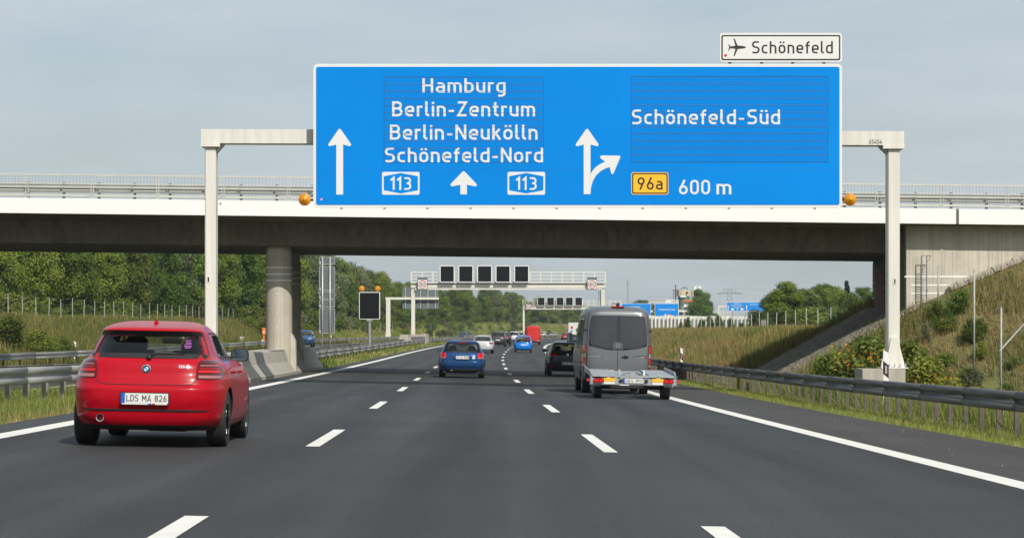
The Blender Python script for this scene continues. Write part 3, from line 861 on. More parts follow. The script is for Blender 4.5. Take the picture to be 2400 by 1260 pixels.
# motorway number shields
for x0 in (895.5, 1189.5):
    w_ = 88
    sh2 = panel(rrect(sx_(x0), sx_(x0+w_), sz_(456.5), sz_(403), .05), .0225, .0275, M['sign_white'], sg, 'route_shield')
    hx_ = [(x0+4, 413), (x0+w_/2, 405.5), (x0+w_-4, 413), (x0+w_-4, 446), (x0+w_/2, 453.5), (x0+4, 446)]
    ppoly(hx_, .0295, M['sign_blue'], sh2, 'shield_face', .0015)
    stext('113', x0+19.5, x0+68.5, 445, 29.5, d0=.0305, name='route_number', par=sh2)
yl = panel(rrect(sx_(1479.5), sx_(1566.5), sz_(456), sz_(404), .06), .0225, .0275, M['sign_yellow'], sg, 'route_shield')
panel(rrect(sx_(1481.3), sx_(1564.7), sz_(454.2), sz_(405.8), .055), .0276, .0286, M['sign_black'], yl, 'shield_rim')
panel(rrect(sx_(1484.2), sx_(1561.8), sz_(451.4), sz_(408.6), .04), .0287, .0296, M['sign_yellow'], yl, 'shield_face')
stext('96a', 1494, 1553, 444.5, 29, 'sign_black', .0305, 'route_number', yl)
m = MB(); m.box((sx_(753.5), SY-.024, sz_(466.5)), (.06, .002, .06)); obj('sticker', m, M['sign_white'], sg)
m = MB(); m.box((sx_(753.5), SY-.0255, sz_(465.3)), (.055, .001, .03)); obj('sticker', m, M['sign_red'], sg)
for k in range(12):                      # brackets that hold the panel on the beam
    x = lerp(800, 1910, k/11)
    m = MB(); m.box((sx_(x), SY+.105, sz_(318)), (.10, .09, 4.0)); m.box((sx_(x), GS-.33, gz(322)), (.08, .46, .10)); obj('bracket', m, M['galv_light'], sg)
    m = MB(); m.box((sx_(x), SY+.02, sz_(488.2)), (.07, .05, .035)); obj('clamp', m, M['black'], sg)

# airport sign on top
ap = thing('airport_sign', 'small white airport sign with aeroplane symbol above the big blue sign', 'road sign', (sx_(1830), SY, sz_(150)))
panel(rrect(sx_(1687), sx_(1973.5), sz_(146), sz_(77.5), .09), -.05, .0, M['sign_back'], ap, 'panel_body')
panel(rrect(sx_(1687), sx_(1973.5), sz_(146), sz_(77.5), .09), .0005, .012, M['sign_white'], ap, 'face')
panel(rrect(sx_(1690.5), sx_(1969.5), sz_(142), sz_(82.5), .06), .0125, .014, M['sign_black'], ap, 'rim')
panel(rrect(sx_(1694), sx_(1966), sz_(138.5), sz_(86), .035), .0145, .016, M['sign_white'], ap, 'field')
stext('Schönefeld', 1762, 1952, 126, 29, 'sign_black', .0175, 'lettering', ap)
pl_ = [(1748.5, 111.5), (1745, 108.8), (1732, 107.5), (1729, 107.5), (1722, 91.5), (1719, 91), (1723.5, 107.8), (1712, 109.5), (1708, 104), (1706.5, 104.2), (1709, 111.5), (1706.5, 119), (1708, 119.2), (1712, 113.8), (1723.5, 115.3), (1719, 132), (1722, 131.8), (1729, 115.5), (1732, 115.3), (1745, 114)]
ppoly(pl_, .0175, M['sign_black'], ap, 'aeroplane_symbol', .001)
m = MB(); m.lathe([(.045, SY-.0175), (.045, SY-.0165)], (sx_(1700.5), 0, sz_(130.5)), axis='y', n=12); obj('sticker', m, M['sign_red'], ap)
for x in (1711, 1785, 1858, 1931):
    m = MB(); m.box((sx_(x), SY+.03, sz_(148)), (.09, .06, .16)); obj('bracket', m, M['black'], ap)

# round amber warning lamps at both lower corners
for cxp, cyp, side, lab in ((714, 467.5, -1, 'round amber warning lamp at the lower left corner of the blue sign'), (1992.5, 467.5, 1, 'round amber warning lamp at the lower right corner of the blue sign')):
    w = thing('warning_lamp', lab, 'lamp', (sx_(cxp), SY, sz_(cyp)), group='amber lamps beside the blue sign')
    r = 14.2*SF/F
    m = MB(); m.lathe([(r, .03), (r*1.03, .0), (r*1.0, -.04), (r*.85, -.05)], (sx_(cxp), SY, sz_(cyp)), axis='y', n=28); obj('housing', m, mat('lamp_ring_orange', (.5, .17, .02), .5), w, smooth='auto')
    m = MB(); m.lathe([(r*.93, -.035), (r*.9, -.052), (r*.8, -.050), (r*.76, -.066), (r*.64, -.062), (r*.6, -.078), (r*.46, -.073), (r*.42, -.09), (r*.28, -.083), (r*.24, -.10), (.001, -.105)], (sx_(cxp), SY, sz_(cyp)), axis='y', n=28); obj('lens', m, M['amber'], w, smooth=True)
    m = MB(); m.bar((sx_(cxp), SY+.06, sz_(cyp)), (sx_(cxp - side*30), SY+.06, sz_(cyp)), .05, .05); m.lathe([(r*.6, .03), (r*.4, .1)], (sx_(cxp), SY, sz_(cyp)), axis='y', n=16); obj('arm', m, M['black'], w)

# ------------------------------------------------------------------ road bridge
BS = 92.0                              # near edge
def bx(px): return PX(px, BS)
GR = 28.0/2400.0                        # fall of the deck to the right (in the picture plane)
XB0, XB1 = bx(-420), bx(2850)
def dz(x): return -GR * (x - bx(0))     # grade of the deck
Z_top = PZ(463, BS); Z_fb = PZ(498.5, BS); Z_gb = PZ(567.5, 94.0)
bridge = thing('road_bridge', 'concrete road bridge with white parapet crossing over the motorway', 'bridge', (0, 99, road_h(0, 99)))
def deck_prism(prof, x0, x1, mt, name, par=bridge, n=1):
    """profile in (y, z at x of the left picture edge) swept across the motorway"""
    m = MB(); secs = []
    for i in range(n+1):
        x = lerp(x0, x1, i/n); secs.append([(x, y, z + dz(x)) for y, z in prof])
    m.sweep(secs, closed=True); return obj(name, m, mt, par)
XJ = bx(2242)
fas = [(BS, Z_fb), (BS, Z_top), (BS+1.35, Z_top+.02), (BS+1.35, Z_top-.08), (BS+.30, Z_fb+.06), (BS+.28, Z_fb)]
deck_prism(fas, XB0, XJ-.02, M['white_paint'], 'parapet_edge')
deck_prism(fas, XJ+.09, XB1, M['white_paint'], 'parapet_edge')
deck_prism([(y+.03, z-.01 if z > Z_fb+.1 else z+.01) for y, z in fas[:2]] + [(BS+.25, Z_top-.02), (BS+.25, Z_fb+.02)], XJ-.02, XJ+.09, M['galv_dark'], 'expansion_joint')
yb0, yb1 = 94.0, 105.6
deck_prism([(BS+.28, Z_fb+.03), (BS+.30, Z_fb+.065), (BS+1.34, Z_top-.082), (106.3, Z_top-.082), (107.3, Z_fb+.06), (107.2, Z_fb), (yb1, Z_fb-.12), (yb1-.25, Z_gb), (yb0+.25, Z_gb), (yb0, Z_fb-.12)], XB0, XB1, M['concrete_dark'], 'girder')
deck_prism([(107.22, Z_fb), (107.32, Z_fb), (107.32, Z_top), (106.1, Z_top)], XB0, XB1, M['white_paint'], 'parapet_edge')
deck_prism([(BS+1.36, Z_top-.081), (BS+1.36, Z_top-.03), (106.0, Z_top-.03), (106.0, Z_top-.081)], XB0, XB1, M['asphalt'], 'deck_surface')
# handrail
RH = (463-405)*BS/F
def brail(y, zoff, w, h, name, mt='galv_light'):
    m = MB(); m.add([(x, y + j*w/2, Z_top + dz(x) + zoff + k*h/2) for x in (XB0, XB1) for j in (-1, 1) for k in (-1, 1)],
                    [(0,1,3,2), (4,6,7,5), (0,4,5,1), (2,3,7,6), (0,2,6,4), (1,5,7,3)]); return obj(name, m, M[mt], bridge)
yr = BS + .22
M['rail_pale'] = mat('pale_handrail', (.52, .52, .48), .5, .15, var=.06, scale=2)
brail(yr, RH - .03, .07, .065, 'handrail', 'rail_pale')
brail(yr, .13, .05, .05, 'bottom_rail', 'rail_pale')
m = MB(); x = XB0
while x < XB1:
    z0 = Z_top + dz(x); m.box((x, yr, z0 + (RH+.10)/2), (.013, .018, RH-.12)); x += 7.95*BS/F
bal = obj('balusters', m, M['fence'], bridge); bal['kind'] = 'stuff'
px_ = -400
while px_ < 2850:
    for d in (-2.8, 2.8):
        x = bx(px_ + d); m = MB(); m.box((x, yr, Z_top + dz(x) + RH/2 - .02), (.022, .05, RH-.03)); obj('railing_post', m, M['rail_pale'], bridge)
    px_ += 153.5
# guard rail along the deck
yg = BS + .85
def wb(zc, hh, name, d0=0.0):
    m = MB(); secs = []
    prof = [(yg+d0, -hh), (yg+d0-.05, -hh*.5), (yg+d0-.05, hh*.5), (yg+d0, hh), (yg+d0+.03, hh), (yg+d0+.03, -hh)]
    for x in (XB0, XB1): secs.append([(x, y, Z_top + dz(x) + zc + z) for y, z in prof])
    m.sweep(secs, closed=True); return obj(name, m, M['rail_pale'], bridge)
wb(.50, .065, 'deck_rail'); wb(.60, .03, 'deck_rail', -.06); wb(.33, .06, 'deck_rail', .02); wb(.16, .05, 'deck_rail')
m = MB(); secs = [[(x, yg+.11, Z_top + dz(x) + .41-.05), (x, yg+.11, Z_top + dz(x) + .41+.05), (x, yg+.14, Z_top + dz(x) + .46), (x, yg+.14, Z_top + dz(x) + .36)] for x in (XB0, XB1)]
m.sweep(secs, closed=True); obj('deck_rail', m, M['galv_dark'], bridge)
px_ = -365
while px_ < 2850:
    x = bx(px_); m = MB(); m.box((x, yg+.07, Z_top + dz(x) + .33), (.10, .10, .68)); m.box((x-.08, yg+.02, Z_top+dz(x)+.42), (.12, .12, .16)); obj('deck_rail_post', m, M['galv_dark'], bridge)
    px_ += 84.0
m = MB(); m.lathe([(.035, BS-.012), (.03, BS+.01)], (bx(516.5), 0, PZ(477, BS)), axis='y', n=12); obj('drain_spout', m, M['galv_dark'], bridge)

# piers
for k, (s_, u_, top_, lab) in enumerate(((95.1, -9.19, 0, 'front round concrete pier with white rings standing behind the barrier'), (102.6, -9.40, 0, 'rear round concrete pier in shade behind the front pier'))):
    x = cx(s_) + u_; zb = road_h(-9, s_) - .2; zt = Z_gb + dz(x) + .02
    p = thing('bridge_pier', lab, 'pier', (x, s_, zb), group='bridge piers')
    m = MB(); r = .52; NN = 28; prof = [(r, zb), (r, zt-.42), (r*.93, zt-.40), (r*.93, zt-.12), (r*.80, zt)]
    m.lathe(prof, (x, s_, 0), n=48)
    shaft = obj('shaft', m, M['concrete'], p, smooth='auto')
    nb = 64
    m = MB()
    for a in range(0, 360, 6):         # thin board marks
        g_ = R(a + random.uniform(-.6, .6)); zz0 = zb + .2; zz1 = zt - .45
        cxx, cyy = x + (r+.001)*math.cos(g_), s_ + (r+.001)*math.sin(g_)
        m.box((cxx, cyy, (zz0+zz1)/2), (.004, .009, zz1-zz0), rz=g_)
    bm_ = obj('board_marks', m, M['concrete_dark'], p); bm_['kind'] = 'stuff'
    for rz_ in (.86, 1.12, 1.36):
        m = MB(); zc = zt - rz_
        m.lathe([(r+.002, zc-.022), (r+.012, zc-.02), (r+.012, zc+.02), (r+.002, zc+.022)], (x, s_, 0), n=40); obj('white_ring', m, M['white_paint'], p, smooth='auto')
    m = MB(); m.prism([(x+r*.55, zb), (x+r+.17, zb), (x+r+.14, zb+1.45), (x+r*.96, zb+1.75), (x+r*.55, zb+1.75)], 'y', s_-.18, s_+.3); obj('foot_fin', m, M['concrete'], p)
    m = MB(); m.box((x, s_, zt+.015), (.5, .5, .07)); obj('bearing', m, M['dark'], p)
    for zz in (1.15, 1.98, 2.55, 3.3):
        m = MB(); m.lathe([(.02, s_-r-.006), (.018, s_-r+.01)], (x-.02, 0, zb+zz), axis='y', n=10); obj('anchor_mark', m, M['white_paint'], p)

# right-hand abutment
ab = thing('bridge_abutment', 'board marked concrete abutment wall at the right end of the bridge', 'abutment', (18, 99, CZ))
XA = bx(2134)
def abx(px): return PX(px, 92.95)
zt = lambda x: Z_fb + dz(x) + .05
m = MB(); secs = []
for x in (XA, XB1+3): secs.append([(x, 92.95, CZ-2), (x, 92.95, zt(x)), (x, 94.2, zt(x)), (x, 94.2, CZ-2)])
m.sweep(secs, closed=True); obj('wing_wall', m, M['concrete'], ab)
m = MB(); x = XA + .12
while x < XB1:
    m.box((x, 92.947, (CZ + zt(x))/2), (random.choice([.004, .006, .010]), .012, zt(x) - CZ - random.uniform(0, .5))); x += random.uniform(.12, .4)
b_ = obj('board_marks', m, M['concrete_grey'], ab); b_['kind'] = 'stuff'
# inner face below the girder, with bearing shelf and rusty panel
m = MB(); xf = PX(2045, 105.5)
m.add([(XA-.001, 93.3, CZ-2), (XA-.001, 93.3, zt(XA)-.1), (xf+.25, 105.9, zt(XA)-.1), (xf+.25, 105.9, CZ-2), (XA-.35, 94.4, CZ-2), (XA-.35, 94.4, Z_gb+dz(XA)-.12), (xf, 105.5, Z_gb+dz(XA)-.12), (xf, 105.5, CZ-2)],
      [(4,5,6,7), (0,1,5,4), (1,2,6,5), (2,3,7,6), (0,4,7,3)])
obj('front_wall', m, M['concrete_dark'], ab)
m = MB(); 
def fw(t_, d): 
    return (lerp(XA-.35, xf, t_) - d, lerp(94.4, 105.5, t_))
a0, a1 = fw(.3, .03), fw(.86, .03)
m.prism([(a0[0], a0[1]), (a1[0], a1[1]), (a1[0]+.03, a1[1]), (a0[0]+.03, a0[1])], 'z', CZ-.6, Z_gb+dz(XA)-.55)
obj('rust_panel', m, mat('rust_red_door', (.16, .05, .035), .8, var=.4, scale=2), ab)
for zz in (PZ(648, 92.95), PZ(668, 92.95), PZ(687, 92.95)):
    m = MB(); m.box((lerp(XA, abx(2265), .5)-.02, 92.944, zz), (abx(2265 if zz > CZ+1.95 else 2235)-XA+.1, .012, .055)); obj('white_band', m, M['white_paint'], ab)
    m = MB(); b0, b1 = fw(0, .012), fw(1, .012); m.prism([(b0[0], b0[1]), (b1[0], b1[1]), (b1[0]+.02, b1[1]), (b0[0]+.02, b0[1])], 'z', zz-.03, zz+.03); obj('white_band', m, M['white_paint'], ab)
# stone edge along the foot of the wing wall
m = MB(); x = abx(2222)
while x < XB1:
    z = ground_h(x - cx(92.6), 92.2) + .05; w_ = random.uniform(.22, .34)
    for row in range(2):
        r2 = random.uniform(-.03, .03)
        m.bar((x, 92.45 + row*.27, z + .06 + row*.07 + r2), (x + w_*.93, 92.45 + row*.27, z + .06 + row*.07 + w_*.42 + r2), .26, .15)
    x += w_
o_ = obj('edge_stones', m, M['concrete_grey'], ab); o_['kind'] = 'stuff'
# paved slope under the bridge
ps = thing('slope_paving', 'rows of grey paving stones on the slope under the bridge', 'paving', (12, 99, CZ-1))
rows = 44; stones = MB(); rr = random.Random(3)
u0, u1 = 9.7, 15.55
for i in range(rows):
    ua = lerp(u0, u1, i/rows); ub = lerp(u0, u1, (i+.82)/rows)
    s_ = 92.6 - .02*i + rr.uniform(0, .3)
    while s_ < 105.2:
        e_ = s_ + rr.uniform(.28, .40); lift = rr.uniform(.02, .055)
        v = [(cx(99) + uu, ss, ground_h(uu, max(92.3, min(107.3, 99))) + hh) for hh in (-.08, lift) for uu, ss in ((ua, s_), (ub, s_), (ub, e_-.03), (ua, e_-.03))]
        stones.add(v, [(4,5,6,7), (0,1,5,4), (1,2,6,5), (2,3,7,6), (3,0,4,7)])
        s_ = e_
o_ = obj('paving_stones', stones, mat('paving_stone', (.25, .225, .18), .85, var=.35, scale=2.2, bump=.3), ps); o_['kind'] = 'stuff'
# ladder gate and fence posts in front of the wall
ld = thing('ladder_frame', 'small dark steel ladder frame beside the abutment wall', 'ladder', (abx(2165), 92.6, PZ(715, 93)))
xa, xb_ = PX(2159.5, 92.6), PX(2172, 92.6); z0, z1 = PZ(718, 92.6), PZ(599, 92.6)
for x in (xa, xb_):
    m = MB(); m.box((x, 92.6, (z0+z1)/2), (.035, .035, z1-z0)); obj('rail', m, M['galv_dark'], ld)
for k in range(17):
    m = MB(); z = lerp(z0+.15, z1-.25 if k < 16 else z1, k/16); m.box(((xa+xb_)/2, 92.6, z), (xb_-xa, .02, .018)); obj('rung', m, M['galv_dark'], ld)
m = MB(); m.bar((xb_, 92.6, z1), (xb_+.17, 92.6, z1), .025, .025); m.bar((xb_+.16, 92.6, z1-.02), (xb_+.02, 92.6, z1-.25), .015, .015); obj('bracket', m, M['galv_dark'], ld)

# ------------------------------------------------------------------ plants
def leaf_mesh(name, P, N, size, colr, aspect=.6, mt='leaf', bend=.25):
    """many small leaf faces (bent quads) with their own colours"""
    n = len(P)
    rnd = RNG.normal(size=(n, 3))
    T = np.cross(N, rnd); T /= np.linalg.norm(T, axis=1, keepdims=True) + 1e-9
    B = np.cross(N, T)
    s = size[:, None]
    v = np.empty((n, 4, 3))
    v[:, 0] = P - T*s; v[:, 1] = P + B*s*aspect - N*s*bend; v[:, 2] = P + T*s; v[:, 3] = P - B*s*aspect - N*s*bend
    me = bpy.data.meshes.new(name)
    me.vertices.add(4*n); me.vertices.foreach_set('co', v.ravel())
    me.loops.add(4*n); me.loops.foreach_set('vertex_index', np.arange(4*n, dtype=np.int32))
    me.polygons.add(n); me.polygons.foreach_set('loop_start', np.arange(0, 4*n, 4, dtype=np.int32)); me.polygons.foreach_set('loop_total', np.full(n, 4, dtype=np.int32))
    at = me.color_attributes.new('leaf_colour', 'FLOAT_COLOR', 'POINT')
    c = np.ones((n, 4, 4)); c[:, :, :3] = colr[:, None, :]
    at.data.foreach_set('color', c.ravel())
    me.materials.append(M[mt]); me.update(); me.validate()
    return me
def crown_points(lobes, n):
    vol = np.array([l[3]*l[4]*l[5] for l in lobes])**(2/3); k = RNG.choice(len(lobes), n, p=vol/vol.sum())
    L = np.array(lobes)[k]
    d = RNG.normal(size=(n, 3)); d /= np.linalg.norm(d, axis=1, keepdims=True)
    r = RNG.uniform(.45, 1.0, n)**.5 * RNG.uniform(.9, 1.1, n)
    P = L[:, :3] + d*L[:, 3:6]*r[:, None]
    P += RNG.normal(scale=.22, size=(n, 3))*L[:, 3:4]
    N = d + RNG.normal(scale=.55, size=(n, 3)); N[:, 2] += .35
    N /= np.linalg.norm(N, axis=1, keepdims=True)
    return P, N, k, r
def tree_proto(seed, H=10.0, W=6.0, cols=((.035, .075, .012), (.075, .13, .02)), n=9000, leaf=.20, trunk=.25, low=.12, shape='round'):
    """mesh data for a broadleaf tree: trunk with limbs, crown of many leaf clumps"""
    rr = random.Random(seed); lobes = []
    nl = 40
    for i in range(nl):
        z = lerp(low + .06, .97, (i+.5)/nl) * H
        f = z/H
        prof = max(.32, math.sin(math.pi*min(1, max(0.06, (f-low)/(1.06-low)))**.85))
        if shape == 'cone': prof = 1.05*(1.02-f)
        a = rr.uniform(0, 6.28); rad = W/2*prof*rr.uniform(.25, .82)
        sz = W*rr.uniform(.09, .19)*(.6+.5*prof)
        lobes.append((rad*math.cos(a), rad*math.sin(a), z, sz, sz, sz*rr.uniform(.6, .9)))
    P, N, k, r = crown_points(lobes, n)
    c0, c1 = np.array(cols[0])*.66, np.array(cols[1])*.88
    lob_t = np.array([rr.uniform(0, 1) for _ in lobes])
    tt = np.clip(lob_t[k]*.55 + RNG.uniform(0, .6, n) - .08, 0, 1)[:, None]
    colr = c0*(1-tt) + c1*tt
    crown = leaf_mesh('crown', P, N, RNG.uniform(.6, 1.25, n)*leaf, colr)
    m = MB()
    m.tube([(0, 0, -.3), (rr.uniform(-.1, .1), 0, H*.25), (rr.uniform(-.2, .2), rr.uniform(-.2, .2), H*.6), (rr.uniform(-.2, .2), 0, H*.86)], [trunk, trunk*.8, trunk*.45, .03], 8)
    for l in lobes[::2]:
        z0 = max(H*.15, l[2] - H*.18)
        m.tube([(0, 0, z0), (l[0]*.5, l[1]*.5, lerp(z0, l[2], .6)), (l[0], l[1], l[2])], [trunk*.35, trunk*.2, .02], 5)
    return crown, mesh_of(m, 'trunk', M['bark'], True)
GREENS = [((.060, .125, .012), (.165, .255, .030)), ((.072, .142, .015), (.20, .29, .033)), ((.064, .118, .026), (.185, .23, .068)), ((.050, .105, .013), (.14, .215, .027)), ((.085, .15, .016), (.235, .30, .038)), ((.080, .128, .036), (.24, .285, .13))]
PROT = [tree_proto(10+i, 10.0, [6.5, 7.2, 5.6, 7.0, 6.2, 6.8][i], GREENS[i], 21000, .135) for i in range(6)]
BUSH = [tree_proto(40+i, 2.0, 2.4, [((.05, .10, .014), (.155, .22, .03)), ((.08, .13, .014), (.23, .28, .04)), ((.09, .12, .04), (.30, .30, .16)), ((.08, .11, .014), (.42, .34, .014))][i], 2600, .075, .04, low=.0) for i in range(4)]
CONE = tree_proto(77, 10.0, 4.6, ((.012, .030, .012), (.030, .055, .022)), 7000, .16, .2, low=.05, shape='cone')
def plant(proto, name, label, cat, x, y, z, H, W=1.0, group=None, rz=None, base=10.0):
    t = thing(name, label, cat, (x, y, z - .05), rz=random.uniform(0, 6.28) if rz is None else rz, group=group)
    k = H/base
    for nm, me in (('crown', proto[0]), ('trunk', proto[1])):
        o = bpy.data.objects.new(nm, me); COL.objects.link(o); o.parent = t; o.scale = (k*W, k*W, k)
    return t
LOOK = ['deep green', 'mid green', 'grey green', 'dark green', 'yellowish green', 'silvery green']
edge_z = lambda px: float(np.interp(px, [-150, 0, 300, 600, 750, 900, 1000, 1100, 1200, 1330, 1420], [205, 215, 240, 290, 350, 450, 530, 620, 720, 860, 960]))
top_y = lambda px: float(np.interp(px, [-150, 0, 320, 345, 370, 600, 690, 760, 850, 900, 950, 1000, 1100, 1200, 1300, 1340, 1420], [530, 540, 545, 575, 540, 535, 575, 598, 628, 645, 662, 670, 673, 680, 704, 714, 718]))
def where(px):
    if px < 480: return 'behind the left fence, seen left of the gantry post'
    if px < 700: return 'on the left behind the gantry post and bridge pier'
    if px < 860: return 'beyond the tall sign back right of the pier'
    if px < 1010: return 'behind the white cantilever arm and its sign back'
    if px < 1220: return 'under the row of black displays of the first gantry'
    return 'far away behind the red van and second gantry'
cnt = {}
def uniq(lab):
    cnt[lab] = cnt.get(lab, 0) + 1
    ords = ['', 'second ', 'third ', 'fourth ', 'fifth ', 'sixth ', 'seventh ', 'eighth ', 'ninth ', 'tenth ', 'eleventh ', 'twelfth ', 'thirteenth ', 'fourteenth ', 'fifteenth ', 'sixteenth ', 'seventeenth ', 'eighteenth ', 'nineteenth ']
    return (ords[min(18, cnt[lab]-1)] + lab)
px_ = -330.0; row = 0
while px_ < 1400:
    z_ = edge_z(px_)
    for r_ in range(3):
        s_ = z_*(1 + .045*r_) + random.uniform(-4, 4); pxx = px_ + random.uniform(-12, 12) + r_*.4*6.5*F/s_*.5
        gz_ = CZ + .8
        ht = PZ(top_y(pxx) + random.uniform(-4, 16) + (0 if r_ else 8), s_) - gz_
        k = random.randrange(6) if r_ else random.choice([0, 1, 2, 3, 4, 4, 5])
        plant(PROT[k], 'broadleaf_tree', uniq('%s broadleaf tree %s' % (LOOK[k], where(pxx))), 'tree', PX(pxx, s_), s_, gz_, max(5.5, ht), random.uniform(.85, 1.2), 'trees of the left hand wood')
    px_ += 5.0*F/z_*.6
# low bushes along the edge of the wood
BL = ['mid green', 'bright green', 'pale flowering', 'yellow flowering']
px_ = -60.0
while px_ < 1340:
    z_ = edge_z(px_) - random.uniform(6, 16)
    if not (560 < px_ < 720 and False):
        k = random.choice([0, 0, 1, 1, 2]) if px_ > 520 else random.choice([0, 0, 1])
        if 1040 < px_ < 1085: k = 3
        plant(BUSH[k], 'bush', uniq('%s bush %s' % (BL[k], where(px_))), 'bush', PX(px_, z_), z_, CZ + (.75 if px_ < 560 else .1), random.uniform(1.6, 2.8) * (1 if px_ < 560 else 1.25), random.uniform(.9, 1.5), 'bushes along the wood', base=2.0)
    px_ += 1.45*F/z_
for (pxx, s_, k, H_, W_, lab) in ((20, 128, 0, 1.75, 1.25, 'dark leafy shrub behind the guard rail at the left picture edge'), (95, 131, 1, 1.55, 1.2, 'light green shrub behind the left guard rail'), (150, 136, 1, 1.35, .9, 'small light green shrub nearest the red hatchback')):
    x = PX(pxx, s_); plant(BUSH[k], 'shrub', lab, 'shrub', x, s_, ground_h(x - cx(s_), s_) + .1, H_, W_, 'shrubs by the left rail', base=2.0)
s_ = 262.0; k = 0
while s_ < 720:
    for q in range(2):
        u_ = random.uniform(-31, -25.2) - q*2; j = random.choice([0, 0, 1, 1, 2, 2, 3 if 380 < s_ < 470 else 1])
        plant(BUSH[j], 'bush', uniq('%s bush on the far verge beside the oncoming lanes, %s' % (BL[j], 'by the message display' if s_ < 330 else 'near the cantilever post' if s_ < 430 else 'under the first gantry' if s_ < 560 else 'beyond the red van')), 'bush', cx(s_)+u_, s_ + q*3, ground_h(u_, s_) - .1, random.uniform(.9, 2.1), random.uniform(1.0, 1.6), 'bushes beside the oncoming lanes', base=2.0)
    s_ += random.uniform(9, 17)
# right-hand trees beyond the bridge
for (pxx, s_, py, k, W_, lab) in ((1818, 262, 690, 5, 1.25, 'grey green feathery tree in front of the far blue sign'), (1846, 232, 668, 4, 1.3, 'bright sunlit tree left of the bridge abutment'), (1882, 250, 684, 2, 1.6, 'grey green tree right of the sunlit tree'),
                                  (1925, 300, 668, 1, 1.0, 'tall green tree in the middle of the right hand group'), (1958, 318, 675, 0, 1.1, 'deep green tree left of the conifer'), (1905, 330, 680, 3, 1.0, 'dark tree behind the right hand group'), (2020, 310, 676, 1, 1.1, 'green tree touching the abutment edge'),
                                  (2065, 290, 680, 0, 1.1, 'deep green tree partly behind the abutment'), (1990, 330, 690, 3, 1.2, 'dark broad tree below the conifer'), (1800, 270, 722, 0, 1.0, 'low dark tree beside the sunlit tree')):
    x = PX(pxx, s_); plant(PROT[k], 'broadleaf_tree', lab, 'tree', x, s_, CZ - .1, PZ(py, s_) - CZ + .35, W_*1.15, 'trees right of the motorway')
x = PX(1985, 322); plant(CONE, 'conifer_tree', 'dark pointed conifer above the right hand trees', 'tree', x, 322, CZ + .4, PZ(655, 322) - CZ - .4, .8)
for k in range(9):
    pxx = 1775 + k*32 + random.uniform(-8, 8); s_ = random.uniform(215, 262); x = PX(pxx, s_)
    plant(BUSH[k % 3], 'bush', uniq('%s bush on the right bank below the trees' % BL[k % 3]), 'bush', x, s_, CZ + .3, random.uniform(1.4, 2.4), 1.4, 'bushes on the right bank', base=2.0)
x = PX(1640, 600); plant(PROT[0], 'broadleaf_tree', 'dark tree in front of the green and cream silo', 'tree', x, 600, CZ + .5, PZ(678, 600) - CZ - .5, 1.0)
x = PX(1662, 640); plant(PROT[3], 'broadleaf_tree', 'lower dark tree right of the silo', 'tree', x, 640, CZ + .5, PZ(705, 640) - CZ - .5, .9)
for k in range(14):
    pxx = 1425 + k*17 + random.uniform(-5, 5); s_ = random.uniform(940, 1040); x = PX(pxx, s_); j = random.randrange(4)
    plant(PROT[j], 'broadleaf_tree', uniq('%s far tree on the horizon above the grey van' % LOOK[j]), 'tree', x, s_, CZ, PZ(random.uniform(704, 722) if k < 8 else random.uniform(722, 735), s_) - CZ, 1.3, 'trees on the horizon')
# shrubs round the abutment
def berry(pxx, s_, H_, W_, lab, n=900):
    x = PX(pxx, s_); z_ = ground_h(x - cx(s_), s_)
    t = plant(BUSH[1], 'flowering_shrub', lab, 'shrub', x, s_, z_, H_, W_, 'orange flowering shrubs by the right post', base=2.0)
    lob = [(random.uniform(-.6, .6)*W_*H_/2, random.uniform(-.6, .6)*W_*H_/2, random.uniform(.25, .72)*H_, .26*H_, .26*H_, .22*H_) for _ in range(9)]
    P, N, k, r = crown_points(lob, n)
    c = np.array([(.55, .17, .01), (.60, .32, .015)])[RNG.integers(0, 2, n)]
    me = leaf_mesh('blossoms', P, N, RNG.uniform(.02, .045, n), c, .9); o = bpy.data.objects.new('blossoms', me); COL.objects.link(o); o.parent = t; o['kind'] = 'stuff'
berry(1970, 82, 1.75, 1.25, 'orange flowering shrub left of the right gantry post', 420)
berry(2038, 81, 2.2, 1.2, 'taller orange flowering shrub close behind the right gantry post', 520)
berry(2128, 78, 2.1, .9, 'orange flowering shrub just right of the right gantry post', 260)
berry(2172, 75, 1.6, 1.1, 'low yellow flowering shrub right of the concrete foundation block', 340)
for (pxx, s_, k, H_, W_, lab) in ((2196, 90.9, 1, .75, .9, 'green shrub growing against the abutment wall'), (2250, 90.6, 0, .95, .9, 'larger green shrub under the end of the white bands'), (2222, 89.8, 1, .6, 1.1, 'yellowish weeds below the abutment shrubs'), (2305, 84, 1, .55, 1.1, 'small green shrub on the embankment slope'),
                                  (2250, 82, 1, .5, 1.2, 'low green shrub in the middle of the embankment slope'), (2150, 87, 1, .6, 1.2, 'weedy shrub at the corner of the abutment'), (2360, 80, 0, .7, 1.2, 'small shrub on the slope at the right picture edge'), (2060, 89, 1, .6, 1.2, 'leafy weeds at the front edge of the slope paving')):
    x = PX(pxx, s_); plant(BUSH[k], 'shrub', lab, 'shrub', x, s_, ground_h(x - cx(s_), s_) - .02, H_, W_, 'shrubs on the embankment', base=2.0)

for k in range(26):
    s_ = random.uniform(74, 89) if k < 16 else random.uniform(85, 91); pxx = random.uniform(2120, 2420) if k < 16 else random.uniform(2115, 2300); x = PX(pxx, s_)
    plant(BUSH[[0, 1, 1, 2][k % 4]], 'weed', uniq('small %s weed on the embankment slope' % BL[[0, 1, 1, 2][k % 4]]), 'plant', x, s_, ground_h(x - cx(s_), s_) - .04, random.uniform(.3, .55) if k < 16 else random.uniform(.5, .95), random.uniform(1.0, 1.7) if k < 16 else random.uniform(.6, 1.0), 'weeds on the embankment', base=2.0)

